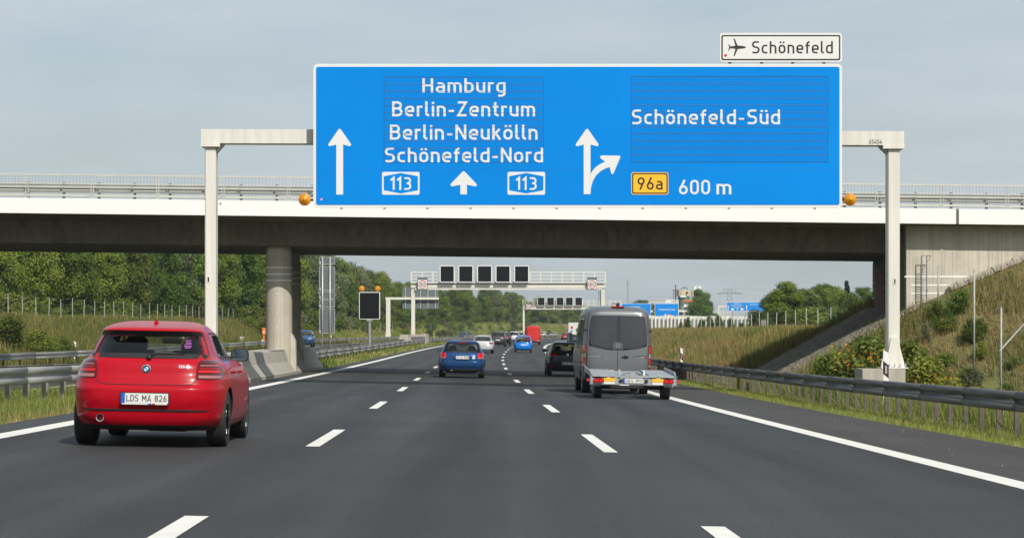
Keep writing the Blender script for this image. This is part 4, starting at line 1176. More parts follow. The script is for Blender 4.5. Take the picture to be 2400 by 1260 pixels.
# grass: uncountable blades
PAL = {'rust': [(.34, .19, .10), (.27, .16, .075), (.38, .25, .13), (.30, .22, .09)], 'straw': [(.50, .40, .17), (.42, .34, .14), (.34, .30, .09), (.22, .25, .06)], 'green': [(.13, .19, .03), (.17, .22, .04), (.24, .27, .07), (.10, .15, .025)], 'mix': [(.18, .23, .045), (.33, .31, .10), (.44, .36, .15), (.14, .19, .035), (.26, .28, .07)],
       'brown': [(.36, .23, .11), (.28, .19, .08), (.42, .31, .14), (.22, .22, .06), (.17, .20, .045)], 'mown': [(.17, .24, .035), (.21, .27, .05), (.14, .20, .03), (.34, .32, .11)]}
def grass(label, u0, u1, s0, s1, n, hmin, hmax, wid, pal, pal2=None, zf=ground_h, keep=None, fq=1.0, tone=.86):
    n2 = n
    s_ = RNG.uniform(s0**.5, s1**.5, n2)**2 if s0 > 0 else RNG.uniform(s0, s1, n2)
    u_ = RNG.uniform(u0, u1, n2)
    if keep is not None:
        q = keep(u_, s_); u_ = u_[q]; s_ = s_[q]; n2 = len(u_)
    C = np.array(PAL[pal])*tone; C2 = np.array(PAL[pal2 or pal])*tone
    patch_ = .5 + .5*np.sin(fq*(u_*.55 + 1.3*np.sin(s_*.11))) * np.sin(fq*(s_*.17 + 1.7*np.sin(u_*.4)))
    pick = RNG.uniform(0, 1, n2) < patch_
    ca = C[RNG.integers(0, len(C), n2)]; cb = C2[RNG.integers(0, len(C2), n2)]
    colr = np.where(pick[:, None], ca, cb) * RNG.uniform(.75, 1.2, n2)[:, None]
    X = np.interp(s_, np.arange(_T0, 1500, .5), _tc) + u_
    gu = np.linspace(u0, u1, max(12, int((u1-u0)/.25))); gs = np.linspace(s0, s1, max(30, int((s1-s0)/1.0)))
    G = np.array([[zf(a, b_) for a in gu] for b_ in gs])
    fi = np.clip((s_-s0)/(s1-s0)*(len(gs)-1), 0, len(gs)-1.001); fj = np.clip((u_-u0)/(u1-u0)*(len(gu)-1), 0, len(gu)-1.001)
    i0 = fi.astype(int); j0 = fj.astype(int); a_ = fi-i0; b2 = fj-j0
    Z = G[i0, j0]*(1-a_)*(1-b2) + G[i0+1, j0]*a_*(1-b2) + G[i0, j0+1]*(1-a_)*b2 + G[i0+1, j0+1]*a_*b2
    hh = RNG.uniform(hmin, hmax, n2) * (.7 + .5*patch_)
    ang = RNG.uniform(0, 2*np.pi, n2); w = wid*RNG.uniform(.6, 1.4, n2)*(s_/60.0)**.5
    lean = RNG.normal(scale=.28, size=(n2, 2))*hh[:, None]
    v = np.empty((n2, 3, 3))
    v[:, 0] = np.stack([X - w*np.cos(ang), s_ - w*np.sin(ang), Z - .03], 1); v[:, 1] = np.stack([X + w*np.cos(ang), s_ + w*np.sin(ang), Z - .03], 1)
    v[:, 2] = np.stack([X + lean[:, 0], s_ + lean[:, 1], Z + hh], 1)
    me = bpy.data.meshes.new('grass')
    me.vertices.add(3*n2); me.vertices.foreach_set('co', v.ravel()); me.loops.add(3*n2); me.loops.foreach_set('vertex_index', np.arange(3*n2, dtype=np.int32))
    me.polygons.add(n2); me.polygons.foreach_set('loop_start', np.arange(0, 3*n2, 3, dtype=np.int32)); me.polygons.foreach_set('loop_total', np.full(n2, 3, dtype=np.int32))
    at = me.color_attributes.new('leaf_colour', 'FLOAT_COLOR', 'POINT'); c = np.ones((n2, 3, 4)); c[:, :, :3] = colr[:, None, :]; at.data.foreach_set('color', c.ravel())
    me.materials.append(M['grassm']); me.update(); me.validate()
    o = bpy.data.objects.new('grass', me); COL.objects.link(o); o['kind'] = 'stuff'; o['label'] = label
    return o
grass('rough grass at the foot of the median rail beside the red car', -12.2, -8.5, 26, 64, 26000, .08, .26, .009, 'green', 'mix')
grass('dry grass fringe along the left edge of the carriageway', -8.8, -8.18, 24, 60, 6000, .05, .16, .008, 'straw', 'brown')
grass('grass strip between the median rails beyond the bridge', -12.2, -8.4, 112, 330, 26000, .10, .38, .02, 'green', 'straw')
grass('yellow green grass bank on the left below the fence', -33.5, -23.6, 84, 330, 90000, .25, .7, .022, 'mix', 'green')
grass('tall grass and weeds under the left hand wood', -60, -32, 120, 330, 30000, .3, .8, .03, 'green', 'mix')
grass('short mown grass between shoulder and right guard rail', 5.8, 7.3, 24, 130, 30000, .04, .11, .009, 'mown')
grass('long grass behind the right guard rail', 7.2, 12.5, 26, 93, 60000, .25, .65, .011, 'green', 'mix')
off_paving = lambda u, s: ~((s > 92.4) & (s < 105.4) & (u > 9.5) & (u < 15.6))
def blot(u, s, a, b_, c_, thr): return (np.sin(u*a + 2.1*np.sin(s*b_*.7+1) + c_) * np.sin(s*b_ + 1.9*np.sin(u*a*.8 + 2*c_)) + .35*np.sin(u*a*2.7 + s*b_*2.3)) > thr
grass('dry brown grass covering the embankment slope', 9.0, 27, 52, 92.4, 120000, .12, .42, .012, 'rust', 'brown', fq=1.8, tone=.72)
grass('green weeds in patches on the embankment slope', 8.0, 24, 52, 92.2, 70000, .15, .6, .014, 'green', 'mix', keep=lambda u, s: blot(u, s, .9, .55, .4, .08), tone=.7)
grass('pale seeding grass on the lower embankment', 8.0, 17, 48, 84, 26000, .3, .75, .009, 'straw', 'mix', keep=lambda u, s: blot(u, s, .7, .4, 2.0, .1))
grass('tall straw coloured grass on the right bank beyond the bridge', 7.3, 17.5, 93, 270, 120000, .2, .62, .015, 'straw', 'mix', keep=off_paving, fq=.8, tone=1.0)
grass('reddish seed heads over the right bank beyond the bridge', 8.5, 17, 106, 270, 40000, .3, .66, .011, 'rust', 'brown', keep=lambda u, s: blot(u, s, .6, .13, 1.0, .15), tone=1.0)
grass('green tufts low on the right bank beyond the bridge', 7.3, 14.5, 106, 230, 34000, .2, .6, .018, 'green', 'mix', keep=lambda u, s: blot(u, s, .8, .2, 3.0, .25))
grass('weeds and grass on the far left bank beyond the bridge', -34, -23.6, 330, 800, 45000, .25, .7, .022, 'green', 'mix')
grass('grass along the far right verge beyond the van', 5.8, 20, 270, 480, 26000, .25, .8, .04, 'mix', 'straw')

# ------------------------------------------------------------------ fences
def fence_line(label, pts, H_, group=None, wires=True):
    t = thing('wire_fence', label, 'fence', (pts[0][0], pts[0][1], pts[0][2]))
    first = None
    for (x, y, z) in pts:
        if first is None:
            m = MB(); m.box((0, 0, H_/2), (.045, .045, H_)); first = obj('fence_post', m, M['fence'], t, local=True); o = first
        else:
            o = first.copy(); COL.objects.link(o); o.parent = t
        w = WL[t.name]; o.location = (x-w[0], y-w[1], z-w[2]-.1); o.rotation_euler = (random.uniform(-.02, .02), random.uniform(-.025, .025), 0)
    if wires:
        for k in range(4):
            m = MB(); m.tube([(x, y, z + H_*(.2 + .24*k)) for x, y, z in pts], .003, 3); obj('wire', m, M['fence'], t)
    return t
pts = []
s_ = 118.0
while s_ < 330:
    u_ = -30.6 - .004*(s_-118); pts.append((cx(s_)+u_, s_, ground_h(u_, s_))); s_ += 4.6
fence_line('wire fence with thin steel posts along the left wood', pts, 1.75)
pts = []
s_ = 110.0
while s_ < 200:
    pts.append((cx(s_)+15.3, s_, ground_h(15.3, s_))); s_ += 4.3
fence_line('wire fence with thin posts on top of the right bank', pts, 1.4)
pts = []
for pxx, s_ in ((700, 330), (722, 338), (745, 346), (768, 355), (792, 365), (816, 376), (840, 388), (866, 400), (892, 414), (920, 428), (1010, 500), (1040, 520), (1072, 545), (1104, 570), (1136, 600), (1170, 640), (1205, 680)):
    pts.append((PX(pxx, s_), s_, CZ + .2))
fence_line('pale wire mesh fence in front of the distant wood', pts, 1.9)
for (pxx, s_, y0, lab) in ((2199, 91.6, 625, 'single steel fence post close to the abutment wall'), (2283, 86.5, 634, 'tall steel fence post on the embankment slope'), (2346, 78.5, 722, 'steel fence post with a diagonal brace on the slope')):
    x = PX(pxx, s_); zb = ground_h(x - cx(s_), s_) - .2; zt_ = PZ(y0, s_)
    t = thing('fence_post', lab, 'post', (x, s_, zb)); m = MB(); m.tube([(x, s_, zb), (x + .01, s_, zt_)], .032, 10); obj('tube', m, M['fence'], t, smooth=True)
    m = MB(); m.lathe([(.036, 0), (.036, .03), (.001, .045)], (x + .01, s_, zt_), n=10); obj('cap', m, M['fence'], t)
    if pxx == 2346:
        m = MB(); m.tube([(x - .06, s_ - .1, PZ(822, s_)), (PX(2410, s_ + 2), s_ + 2, PZ(748, s_ + 2))], .028, 8); obj('brace', m, M['fence'], t, smooth=True)

# ------------------------------------------------------------------ delineator posts
DPM = None
def delineator(label, u_, s_, H_=1.05, yaw=.1, gap=0.0):
    global DPM
    x = cx(s_)+u_; z = (ground_h(u_, s_) if abs(u_) > 8 else road_h(u_, s_))
    t = thing('delineator_post', label, 'post', (x, s_, z - .05), rz=yaw, group='white delineator posts')
    if DPM is None:
        prof = [(-.065, -.03), (.065, -.03), (.05, .02), (0, .045), (-.05, .02)]
        def seg(z0, z1, tl0, tl1, k=1.0):
            q = MB(); v0 = [(p[0]*k, p[1]*k, z0 + tl0*(-p[0])) for p in prof]; v1 = [(p[0]*k, p[1]*k, z1 + tl1*(-p[0])) for p in prof]
            q.add(v0 + v1, [(0,1,6,5), (1,2,7,6), (2,3,8,7), (3,4,9,8), (4,0,5,9), (5,6,7,8,9), (4,3,2,1,0)]); return q
        a = seg(-.3, .80, 0, .8); b_ = seg(.80, 1.10, .8, .8, 1.0); a2 = seg(1.10, 1.36, .8, .5)
        c_ = MB(); c_.box((.0, -.034, .95), (.045, .008, .18))
        DPM = [('shaft', mesh_of(a, 'shaft', M['sign_white'], False)), ('head', mesh_of(a2, 'head', M['sign_white'], False)), ('black_band', mesh_of(b_, 'black_band', M['sign_black'], False)), ('reflector', mesh_of(c_, 'reflector', M['lamp_clear'], False))]
    for nm, me in DPM:
        o = bpy.data.objects.new(nm, me); COL.objects.link(o); o.parent = t
delineator('leaning white delineator post in front of the right gantry foot', 7.72, 54.5, yaw=.25)
delineator('white delineator post on the bank right of the grey van', 8.55, 118, yaw=.1)
delineator('white delineator post on the left bank beside the red hatchback roof', -24.3, 137)
delineator('small white delineator post beside the far rail right of the pier', -24.1, 310)
delineator('small white delineator post by the foot of the white cantilever post', -24.1, 395)
delineator('distant white delineator post above the median cars', -24.1, 470)

# ------------------------------------------------------------------ emergency telephone and small signs
s_ = 238; x = PX(618.5, s_); zb = PZ(819, s_)
t = thing('emergency_telephone', 'orange emergency telephone post left of the bridge pier', 'telephone', (x, s_, zb))
m = MB(); m.box((x, s_, (zb + PZ(784, s_))/2), (.14, .12, PZ(784, s_)-zb)); obj('column', m, M['orange'], t)
m = MB(); m.box((x, s_-.02, PZ(776, s_)), (.34, .22, .66), bev=.04); hdd = obj('housing', m, M['orange'], t)
m = MB(); m.lathe([(.10, s_-.14), (.10, s_-.12)], (x, 0, PZ(777.5, s_)), axis='y', n=14); obj('speaker_plate', m, M['sign_white'], hdd)
m = MB(); m.box((x-.12, s_-.12, (zb + PZ(795, s_))/2), (.12, .1, PZ(795, s_)-zb)); sp = obj('marker_post', m, M['sign_white'], t)
m = MB(); m.box((x-.12, s_-.175, PZ(805, s_)), (.125, .01, .3)); obj('black_band', m, M['sign_black'], sp)
s_ = 228; x = PX(567, s_); zb = ground_h(x - cx(s_), s_)
t = thing('kilometre_sign', 'little white board on a thin pole left of the telephone', 'sign', (x, s_, zb))
m = MB(); m.tube([(x, s_, zb-.2), (x, s_, PZ(790, s_))], .03, 8); obj('pole', m, M['fence'], t)
m = MB(); m.box((x, s_-.04, PZ(791, s_)), (.34, .02, .2)); obj('board', m, M['sign_white'], t)
m = MB(); m.box((x-.05, s_-.052, PZ(791, s_)), (.1, .004, .12)); m.box((x+.1, s_-.052, PZ(791, s_)), (.1, .004, .12)); obj('marks', m, M['sign_black'], t)
s_ = 168; x = PX(1789.5, s_); zb = PZ(782, s_)
t = thing('grey_cabinet', 'plain grey upright panel cabinet on the right bank', 'cabinet', (x, s_, zb))
m = MB(); m.box((x, s_, (zb + PZ(749, s_))/2), (.36, .3, PZ(749, s_)-zb), bev=.015); obj('body', m, mat('cabinet_grey', (.20, .19, .185), .6, var=.08, scale=3), t)
m = MB(); m.box((x, s_, PZ(749, s_)+.015), (.40, .34, .03)); obj('lid', m, M['galv_dark'], t)

# ------------------------------------------------------------------ tall narrow sign seen from behind
s_ = 150.0; X0, X1 = PX(747.5, s_), PX(785, s_)
t = thing('tall_sign_back', 'tall narrow road sign seen from behind in the median', 'road sign', (PX(766, s_), s_, road_h(-10, s_)))
ys_ = [(602, 620), (624, 681), (682.5, 701), (702.5, 720.5), (722, 781)]
for a, b_ in ys_:
    m = MB(); m.prism(rrect(X0, X1, PZ(b_, s_), PZ(a, s_), .05), 'y', s_+.06, s_+.09); p = obj('sign_panel', m, M['sign_back'], t)
    for z in (PZ(a+1, s_), PZ(b_-1, s_)):
        m = MB(); m.box(((X0+X1)/2, s_+.05, z), (X1-X0-.06, .02, .035)); obj('edge_profile', m, M['galv_light'], p)
    m = MB(); m.box((X0+.02, s_+.05, (PZ(a, s_)+PZ(b_, s_))/2), (.03, .02, PZ(a, s_)-PZ(b_, s_)-.1)); m.box((X1-.02, s_+.05, (PZ(a, s_)+PZ(b_, s_))/2), (.03, .02, PZ(a, s_)-PZ(b_, s_)-.1)); obj('edge_profile', m, M['galv_light'], p)
for pxx in (756, 773.5):
    m = MB(); m.tube([(PX(pxx, s_), s_-.03, road_h(-10, s_)-.3), (PX(pxx, s_), s_-.03, PZ(601, s_))], .047, 10); obj('pole', m, M['galv_light'], t, smooth=True)
for k in range(5):
    m = MB(); zz = PZ(ys_[k][1]-5, s_); m.box((PX(750.5, s_), s_+.045, zz), (.05, .02, .09)); obj('sticker', m, M['sign_white'], t)

# ------------------------------------------------------------------ single variable message display on a pole
s_ = 180.0
t = thing('message_display', 'black square message display on a pole with two amber lamps', 'display sign', (PX(866, s_), s_, road_h(-10, s_)))
def display(t, x0, x1, z0, z1, y, par=None, frame=.05):
    m = MB(); m.prism(rrect(x0, x1, z0, z1, frame*1.5), 'y', y, y+.35); o = obj('display_case', m, M['sign_white'], t)
    m = MB(); m.prism(rrect(x0+frame, x1-frame, z0+frame, z1-frame, frame*.6), 'y', y-.012, y-.002); obj('display_screen', m, M['display'], o)
    return o
display(t, PX(841.5, s_), PX(890.5, s_), PZ(748, s_), PZ(684, s_), s_)
m = MB(); m.tube([(PX(866, s_), s_+.15, road_h(-10, s_)-.4), (PX(866, s_), s_+.15, PZ(748, s_))], .11, 14); m.box((PX(866, s_), s_+.15, PZ(750.5, s_)), (.4, .3, .14)); obj('pole', m, M['galv'], t, smooth='auto')
for pxx in (848, 885.5):
    m = MB(); x = PX(pxx, s_); z = PZ(676, s_); r_ = 6.2*s_/F
    m.lathe([(r_, s_+.1), (r_*1.05, s_), (r_*.95, s_-.03), (r_*.5, s_-.06), (.001, s_-.07)], (x, 0, z), axis='y', n=18); m.bar((x, s_+.08, z), (x, s_+.12, z-.28), .06, .06); obj('amber_lamp', m, M['amber'], t, smooth='auto')

# ------------------------------------------------------------------ cantilever with a sign seen from behind, beyond the oncoming lanes
s_ = 400.0
t = thing('cantilever_sign', 'white cantilever post with a large sign seen from behind over oncoming lanes', 'gantry', (PX(910, s_), s_, CZ - .3))
m = MB(); m.box((PX(910, s_), s_, (CZ-.4+PZ(699, s_))/2), (10*s_/F, .5, PZ(699, s_)-CZ+.4)); m.prism([(PX(903, s_), CZ-.4), (PX(917, s_), CZ-.4), (PX(915, s_), CZ+.35), (PX(905, s_), CZ+.35)], 'y', s_-.35, s_-.26); obj('post', m, M['gantry_far'], t)
m = MB(); m.box((PX(966, s_), s_, PZ(699, s_)), (PX(1029, s_)-PX(904, s_), .45, 5.5*s_/F)); obj('arm', m, M['gantry_far'], t)
m = MB(); m.box((PX(985.5, s_), s_+.45, PZ(697.5, s_)), (PX(1028, s_)-PX(943, s_), .06, 51*s_/F)); sb = obj('sign_panel', m, M['sign_back'], t)
for k in range(5):
    m = MB(); m.box((PX(950 + 17.6*k, s_), s_+.36, PZ(697.5, s_)), (.12, .1, 50*s_/F)); obj('stiffener', m, M['galv_light'], sb)

# ------------------------------------------------------------------ lane control gantries
def lane_gantry(label, s_, px0, px1, k, y_deck, name='lane_gantry', ndisp=5, disp=None, limits=True, ladder=True):
    """k = photo pixels per unit of the first gantry"""
    g0 = PX(px0, s_); g1 = PX(px1, s_)
    zd = PZ(y_deck, s_); un = k*s_/F
    t = thing(name, label, 'gantry', ((g0+g1)/2, s_, CZ - float(_D(min(s_, 1400)))))
    zb = CZ - float(_D(min(s_, 1400))) - .2
    for x, nm in ((g0 + 5*un, 0), (g1 - 7*un, 1)):
        m = MB(); m.box((x, s_+.4, (zb + zd)/2), (9*un, .7, zd - zb), bev=.03); m.prism([(x-10*un, zb), (x+10*un, zb), (x+5*un, zb+20*un), (x-5*un, zb+20*un)], 'y', s_+.0, s_+.045); obj('post', m, M['gantry_far'], t)
    m = MB(); m.box(((g0+g1)/2, s_+.5, zd + 6*un), (g1-g0, 1.2, 8*un)); obj('main_beam', m, M['gantry_far'], t)
    m = MB(); m.box(((g0+g1)/2, s_+.5, zd + 14*un), (g1-g0, 1.6, 3*un)); obj('walkway', m, M['gantry_far'], t)
    m = MB(); m.box(((g0+g1)/2, s_-.2, zd - 1*un), (g1-g0-20*un, .2, 3.5*un)); obj('lower_chord', m, M['gantry_far'], t)
    m = MB(); m.box(((g0+g1)/2, s_+.2, zd + 10.5*un), (g1-g0-12*un, .15, 2*un)); obj('cable_tray', m, M['galv_dark'], t)
    for yy, nm in ((s_-.28, 'railing_front'), (s_+1.28, 'railing_back')):
        for q in (1, .66, .33):
            m = MB(); m.box(((g0+g1)/2, yy, zd + 15*un + 24*un*q), (g1-g0, .07, 1.5*un if q == 1 else 1.0*un)); obj('rail', m, M['gantry_far'], t)
        npst = 18
        for i in range(npst+1):
            m = MB(); m.box((lerp(g0+.03, g1-.03, i/npst), yy, zd + 27*un), (1.5*un, .06, 24*un)); obj('railing_post', m, M['gantry_far'], t)
    disp = disp or [1048.5, 1092, 1136, 1179, 1222.5]
    for d in disp[:ndisp]:
        f = (d - 963)/457.0; xc = lerp(g0, g1, f)
        display(t, xc - 17.5*un, xc + 17.5*un, zd + 14*un, zd + 54*un, s_-.75, frame=2.2*un)
    if limits:
        for f in (.0608, .929):
            xc = lerp(g0, g1, f)
            m = MB(); m.box((xc, s_-.5, zd + 12*un), (23*un, .3, 28*un)); b_ = obj('limit_case', m, M['sign_back'], t)
            m = MB(); m.box((xc, s_-.66, zd + 9.5*un), (20.5*un, .01, 21*un)); obj('limit_field', m, M['sign_white'], b_)
            m = MB(); m.lathe([(9.3*un, s_-.672), (9.3*un, s_-.678), (7.6*un, s_-.678), (7.6*un, s_-.672)], (xc, 0, zd+9.5*un), axis='y', n=26, close=True); obj('limit_ring', m, M['sign_red'], b_)
            m = text_mb('80', xc-5.2*un, xc+5.2*un, zd+5.2*un, 8.6*un, lambda x, z, d: (x, s_-.68-d, z)); obj('limit_number', m, M['sign_black'], b_)
    if ladder:
        xl = g1 - 14.5*un
        for dx in (-2.2, 2.2):
            m = MB(); m.box((xl+dx*un, s_+.3, (zd+zb)/2+.5), (.9*un, .06, zd-zb-.8)); obj('ladder_stile', m, M['galv_dark'], t)
        n = 26
        for i in range(n):
            m = MB(); m.box((xl, s_+.3, lerp(zb+1, zd, i/n)), (4.4*un, .05, .8*un)); obj('ladder_rung', m, M['galv_dark'], t)
    return t
lane_gantry('first lane control gantry with five black displays behind the bridge', 272.0, 963, 1420, 1.0, 676)
lane_gantry('second smaller lane control gantry with five black displays above the red van', 530.0, 1225, 1456, .51, 723.5)
lane_gantry('distant lane control gantry with black displays above the white wall', 790.0, 1572, 1713, .32, 742, disp=[1000, 1040, 1085, 1126, 1168], limits=False, ladder=False)
# crash protection round the post of the first gantry
s_ = 262
t = thing('crash_barrier_wedge', 'grey sloping steel and concrete protection at the first gantry foot', 'barrier', (PX(965, s_), s_, road_h(-10, s_)))
m = MB(); x0, x1 = PX(936, s_), PX(1000, s_); zb = road_h(-10, s_) - .05
m.prism([(x0-.3, zb), (x0+.1, zb+1.25), (x0+1.0, zb+1.25), (x0+1.0, zb)], 'y', s_, s_+9); obj('left_wall', m, M['concrete_grey'], t)
m = MB(); m.prism([(x1-2.2, zb), (x1-1.8, zb+1.2), (x1-.1, zb+1.35), (x1, zb)], 'y', s_, s_+9); obj('right_wall', m, M['concrete_grey'], t)
m = MB(); m.box((x1-.9, s_-.03, zb+.75), (1.5, .05, .5)); obj('dark_plate', m, M['galv_dark'], t)

# ------------------------------------------------------------------ far blue signs
def far_sign(label, s_, x0, x1, y0, y1, lines, arrows=(), top=None, posts=(), beam=None, shields=()):
    t = thing('direction_sign', label, 'road sign', (PX((x0+x1)/2, s_), s_, PZ(y1, s_)))
    def pp(pts, d, mt, nm, par=t):
        m = MB(); m.prism([(PX(a, s_), PZ(b_, s_)) for a, b_ in pts], 'y', s_-d, s_-d+.012); return obj(nm, m, M[mt], par)
    def rc(a, b_, c_, d_): return [(a, b_), (c_, b_), (c_, d_), (a, d_)]
    m = MB(); m.box((PX((x0+x1)/2, s_), s_+.06, PZ((y0+y1)/2, s_)), ((x1-x0)*s_/F, .1, (y1-y0)*s_/F)); obj('border', m, M['sign_white'], t)
    f = pp(rc(x0+.9, y0+.9, x1-.9, y1-.9), .02, 'sign_blue', 'face')
    for txt, a, b_, base, cap in lines:
        m = text_mb(txt, a, b_, 0, cap, lambda x, z, d: (PX(x, s_), s_-.04-d*3, PZ(base - z, s_))); obj('lettering', m, M['sign_white'], t)
    for (c_, a, hh, hw_, sw, b_) in arrows:
        pp([(c_-sw, b_), (c_+sw, b_), (c_+sw, a+hh), (c_+hw_, a+hh), (c_, a), (c_-hw_, a+hh), (c_-sw, a+hh)], .04, 'sign_white', 'arrow')
    for (a, b_, c_, d_, mt) in shields: pp(rc(a, b_, c_, d_), .04, mt, 'route_shield')
    if top:
        a, b_, c_, d_ = top
        m = MB(); m.box((PX((a+c_)/2, s_), s_+.06, PZ((b_+d_)/2, s_)), ((c_-a)*s_/F, .1, (d_-b_)*s_/F)); o = obj('airport_board', m, M['sign_white'], t)
        m = text_mb('Schönefeld', a+13, c_-2.5, 0, 3.8, lambda x, z, d: (PX(x, s_), s_-.02-d*3, PZ(d_-2.2-z, s_))); obj('lettering', m, M['sign_black'], o)
    if beam:
        a, c_, yy, hh = beam
        m = MB(); m.box((PX((a+c_)/2, s_), s_+.5, PZ(yy, s_)), ((c_-a)*s_/F, .4, hh*s_/F)); obj('crossbeam', m, M['gantry_far'], t)
    for p in posts:
        m = MB(); m.box((PX(p, s_), s_+.5, (PZ(beam[2] if beam else y1, s_)+CZ-1)/2), (.42, .5, PZ(beam[2] if beam else y1, s_)-CZ+1)); obj('post', m, M['gantry_far'], t)
far_sign('distant blue sign reading Hamburg Berlin just above the van roof', 700, 1456, 1526, 710.5, 741, [('Hamburg', 1478.5, 1500, 720.5, 4.2), ('Berlin-Zentrum', 1470.5, 1507, 727.5, 4.2)], beam=(1440, 1536, 729, 4.5), posts=())
far_sign('distant blue sign reading Schönefeld-Süd with airport board', 700, 1534.5, 1590.5, 710.5, 741, [('Schönefeld-Süd', 1543.5, 1581.5, 727, 4.4)], top=(1560, 702.5, 1590.5, 709.5), beam=(1530, 1616, 728.5, 4.5), posts=(1613,), shields=((1557.5, 736, 1561.5, 741, 'sign_white'), (1565, 736.5, 1572, 741, 'sign_yellow')))
far_sign('farthest blue sign with white arrows partly hidden by the right hand trees', 860, 1702.5, 1800, 707.5, 729, [('Hamburg', 1720.5, 1736, 712.5, 2.6), ('Berlin-Zentrum', 1714.5, 1741, 716.8, 2.6), ('Adlershof', 1720, 1737, 720.8, 2.4) if False else ('Berlin-Nord', 1720, 1737, 720.8, 2.4), ('Schönefeld', 1757, 1776, 714.5, 2.6)],
         arrows=((1706.5, 714.5, 3.5, 2.2, .8, 726.5), (1728, 721.5, 2.5, 2, .7, 726), (1750, 714.5, 3.5, 2, .8, 726.5)), shields=((1713.5, 722, 1720, 726.3, 'sign_white'), (1735.5, 722, 1742.5, 726.3, 'sign_white')), beam=(1683, 1810, 717.5, 3), posts=(1684.5,))

# ------------------------------------------------------------------ white panel wall
t = thing('noise_wall', 'long white concrete panel wall beyond the grassy bank', 'wall', (PX(1700, 325), 325, CZ))
k = 0; pxx = 1516.0
WP = [mat('white_panel', c, .7, var=.1, scale=1.2) for c in ((.62, .61, .57), (.55, .54, .50), (.66, .65, .62))]
while pxx < 1905:
    w_ = random.choice([8.6, 9.2, 9.8, 8.8]); s_ = 330 - (pxx-1516)*.06
    x0, x1 = PX(pxx, s_), PX(pxx + w_ - .3, s_)
    m = MB(); zt_ = PZ(739.5 + (pxx-1516)*.006, s_) + random.uniform(-.05, .05); m.box(((x0+x1)/2, s_, (zt_+CZ-1)/2), (x1-x0, .18, zt_-CZ+1), bev=.02)
    obj('panel', m, WP[k % 3], t)
    if k % 4 == 0:
        m = MB(); m.box((x1+.02, s_+.02, (zt_+CZ-1)/2), (.05, .16, zt_-CZ+.9)); obj('mullion', m, M['galv_dark'], t)
    pxx += w_; k += 1
for i in range(16):
    pxx = random.uniform(1590, 1790); s_ = 322 - (pxx-1516)*.06; hi_ = random.uniform(.8, 2.3)
    plant(BUSH[0], 'climbing_plant', 'green climbing plant growing up the white panel wall', 'plant', PX(pxx, s_), s_, CZ + .2, hi_, .55, 'plants against the white wall', base=2.0)

# ------------------------------------------------------------------ distant buildings, mast and pylon
s_ = 900
t = thing('silo_tower', 'cream and green silo tower with rooftop crane on the horizon', 'silo', (PX(1615, s_), s_, CZ))
m = MB(); m.lathe([(28*s_/F/2*1.0, CZ-1), (28*s_/F/2, PZ(694, s_))], (PX(1603, s_), s_, 0), n=28); obj('green_shell', m, mat('silo_green', (.07, .16, .09), .7, var=.1, scale=.2), t, smooth='auto')
m = MB(); m.lathe([(32*s_/F/2, PZ(694, s_)), (32*s_/F/2, PZ(681, s_)), (30*s_/F/2, PZ(680, s_)), (.1, PZ(679.5, s_))], (PX(1602, s_), s_, 0), n=28); obj('cream_head', m, mat('silo_cream', (.52, .44, .28), .7, var=.08, scale=.2), t, smooth='auto')
m = MB(); m.box((PX(1600, s_), s_-2.7, PZ(694.5, s_)), (13*s_/F, .2, 4.5*s_/F)); obj('name_board', m, M['sign_white'], t)
for a, b_ in ((1626, 1633), (1635, 1644.5)):
    m = MB(); m.box((PX((a+b_)/2, s_), s_+2, PZ(682, s_)), ((b_-a)*s_/F, 3, 24*s_/F)); obj('white_bin', m, M['sign_white'], t)
m = MB(); m.box((PX(1633, s_), s_+2.5, PZ(704, s_)), (20*s_/F, 4, 48*s_/F)); obj('bin_base', m, mat('silo_cream2', (.50, .43, .30), .7), t)
m = MB(); m.box((PX(1583, s_), s_-1, PZ(700, s_)), (3.6*s_/F, .8, 42*s_/F)); m.box((PX(1584, s_), s_-1, PZ(679.5, s_)), (16*s_/F, 1, 1.5*s_/F)); m.box((PX(1583, s_), s_-1, PZ(674, s_)), (2*s_/F, .5, 12*s_/F)); m.bar((PX(1581, s_), s_-1, PZ(669, s_)), (PX(1587, s_), s_-1, PZ(668.5, s_)), .25, .25); m.bar((PX(1578, s_), s_-1, PZ(680, s_)), (PX(1578, s_), s_-1, PZ(700, s_)), .2, .2); obj('lift_frame', m, mat('dark_steel', (.05, .06, .07), .6), t)
m = MB(); m.tube([(PX(1604 + 8*math.cos(a), s_), s_, PZ(681 - 8*math.sin(a), s_)) for a in np.linspace(0, math.pi, 12)], .12, 5); m.bar((PX(1604, s_), s_, PZ(673, s_)), (PX(1604, s_), s_, PZ(680, s_)), .15, .15); obj('roof_hoop', m, M['dark'], t)
m = MB(); m.box((PX(1609, s_), s_-2.9, PZ(686, s_)), (.6, .1, .9)); obj('small_window', m, M['dark'], t)
s_ = 820
t = thing('gatehouse', 'small building with orange roof and white window band below the silo', 'building', (PX(1621, s_), s_, CZ))
m = MB(); m.box((PX(1620, s_), s_+2, PZ(722, s_)), (32*s_/F, 4, 34*s_/F)); obj('wall', m, mat('gate_wall', (.34, .27, .20), .8), t)
for k in range(3):
    m = MB(); m.box((PX(1608 + 11*k, s_), s_-.06, PZ(714, s_)), (9.6*s_/F, .1, 8*s_/F)); obj('window', m, M['sign_white'], t)
m = MB(); m.prism([(PX(1599.5, s_), PZ(707.5, s_)), (PX(1640.5, s_), PZ(707.5, s_)), (PX(1636, s_), PZ(701.5, s_)), (PX(1603, s_), PZ(701.5, s_))], 'y', s_-.6, s_+4.6); obj('roof', m, mat('roof_orange', (.42, .16, .06), .8), t)
m = MB(); m.box((PX(1620, s_), s_-.3, PZ(719.5, s_)), (43*s_/F, 1.2, 1.4*s_/F)); obj('canopy', m, M['sign_white'], t)
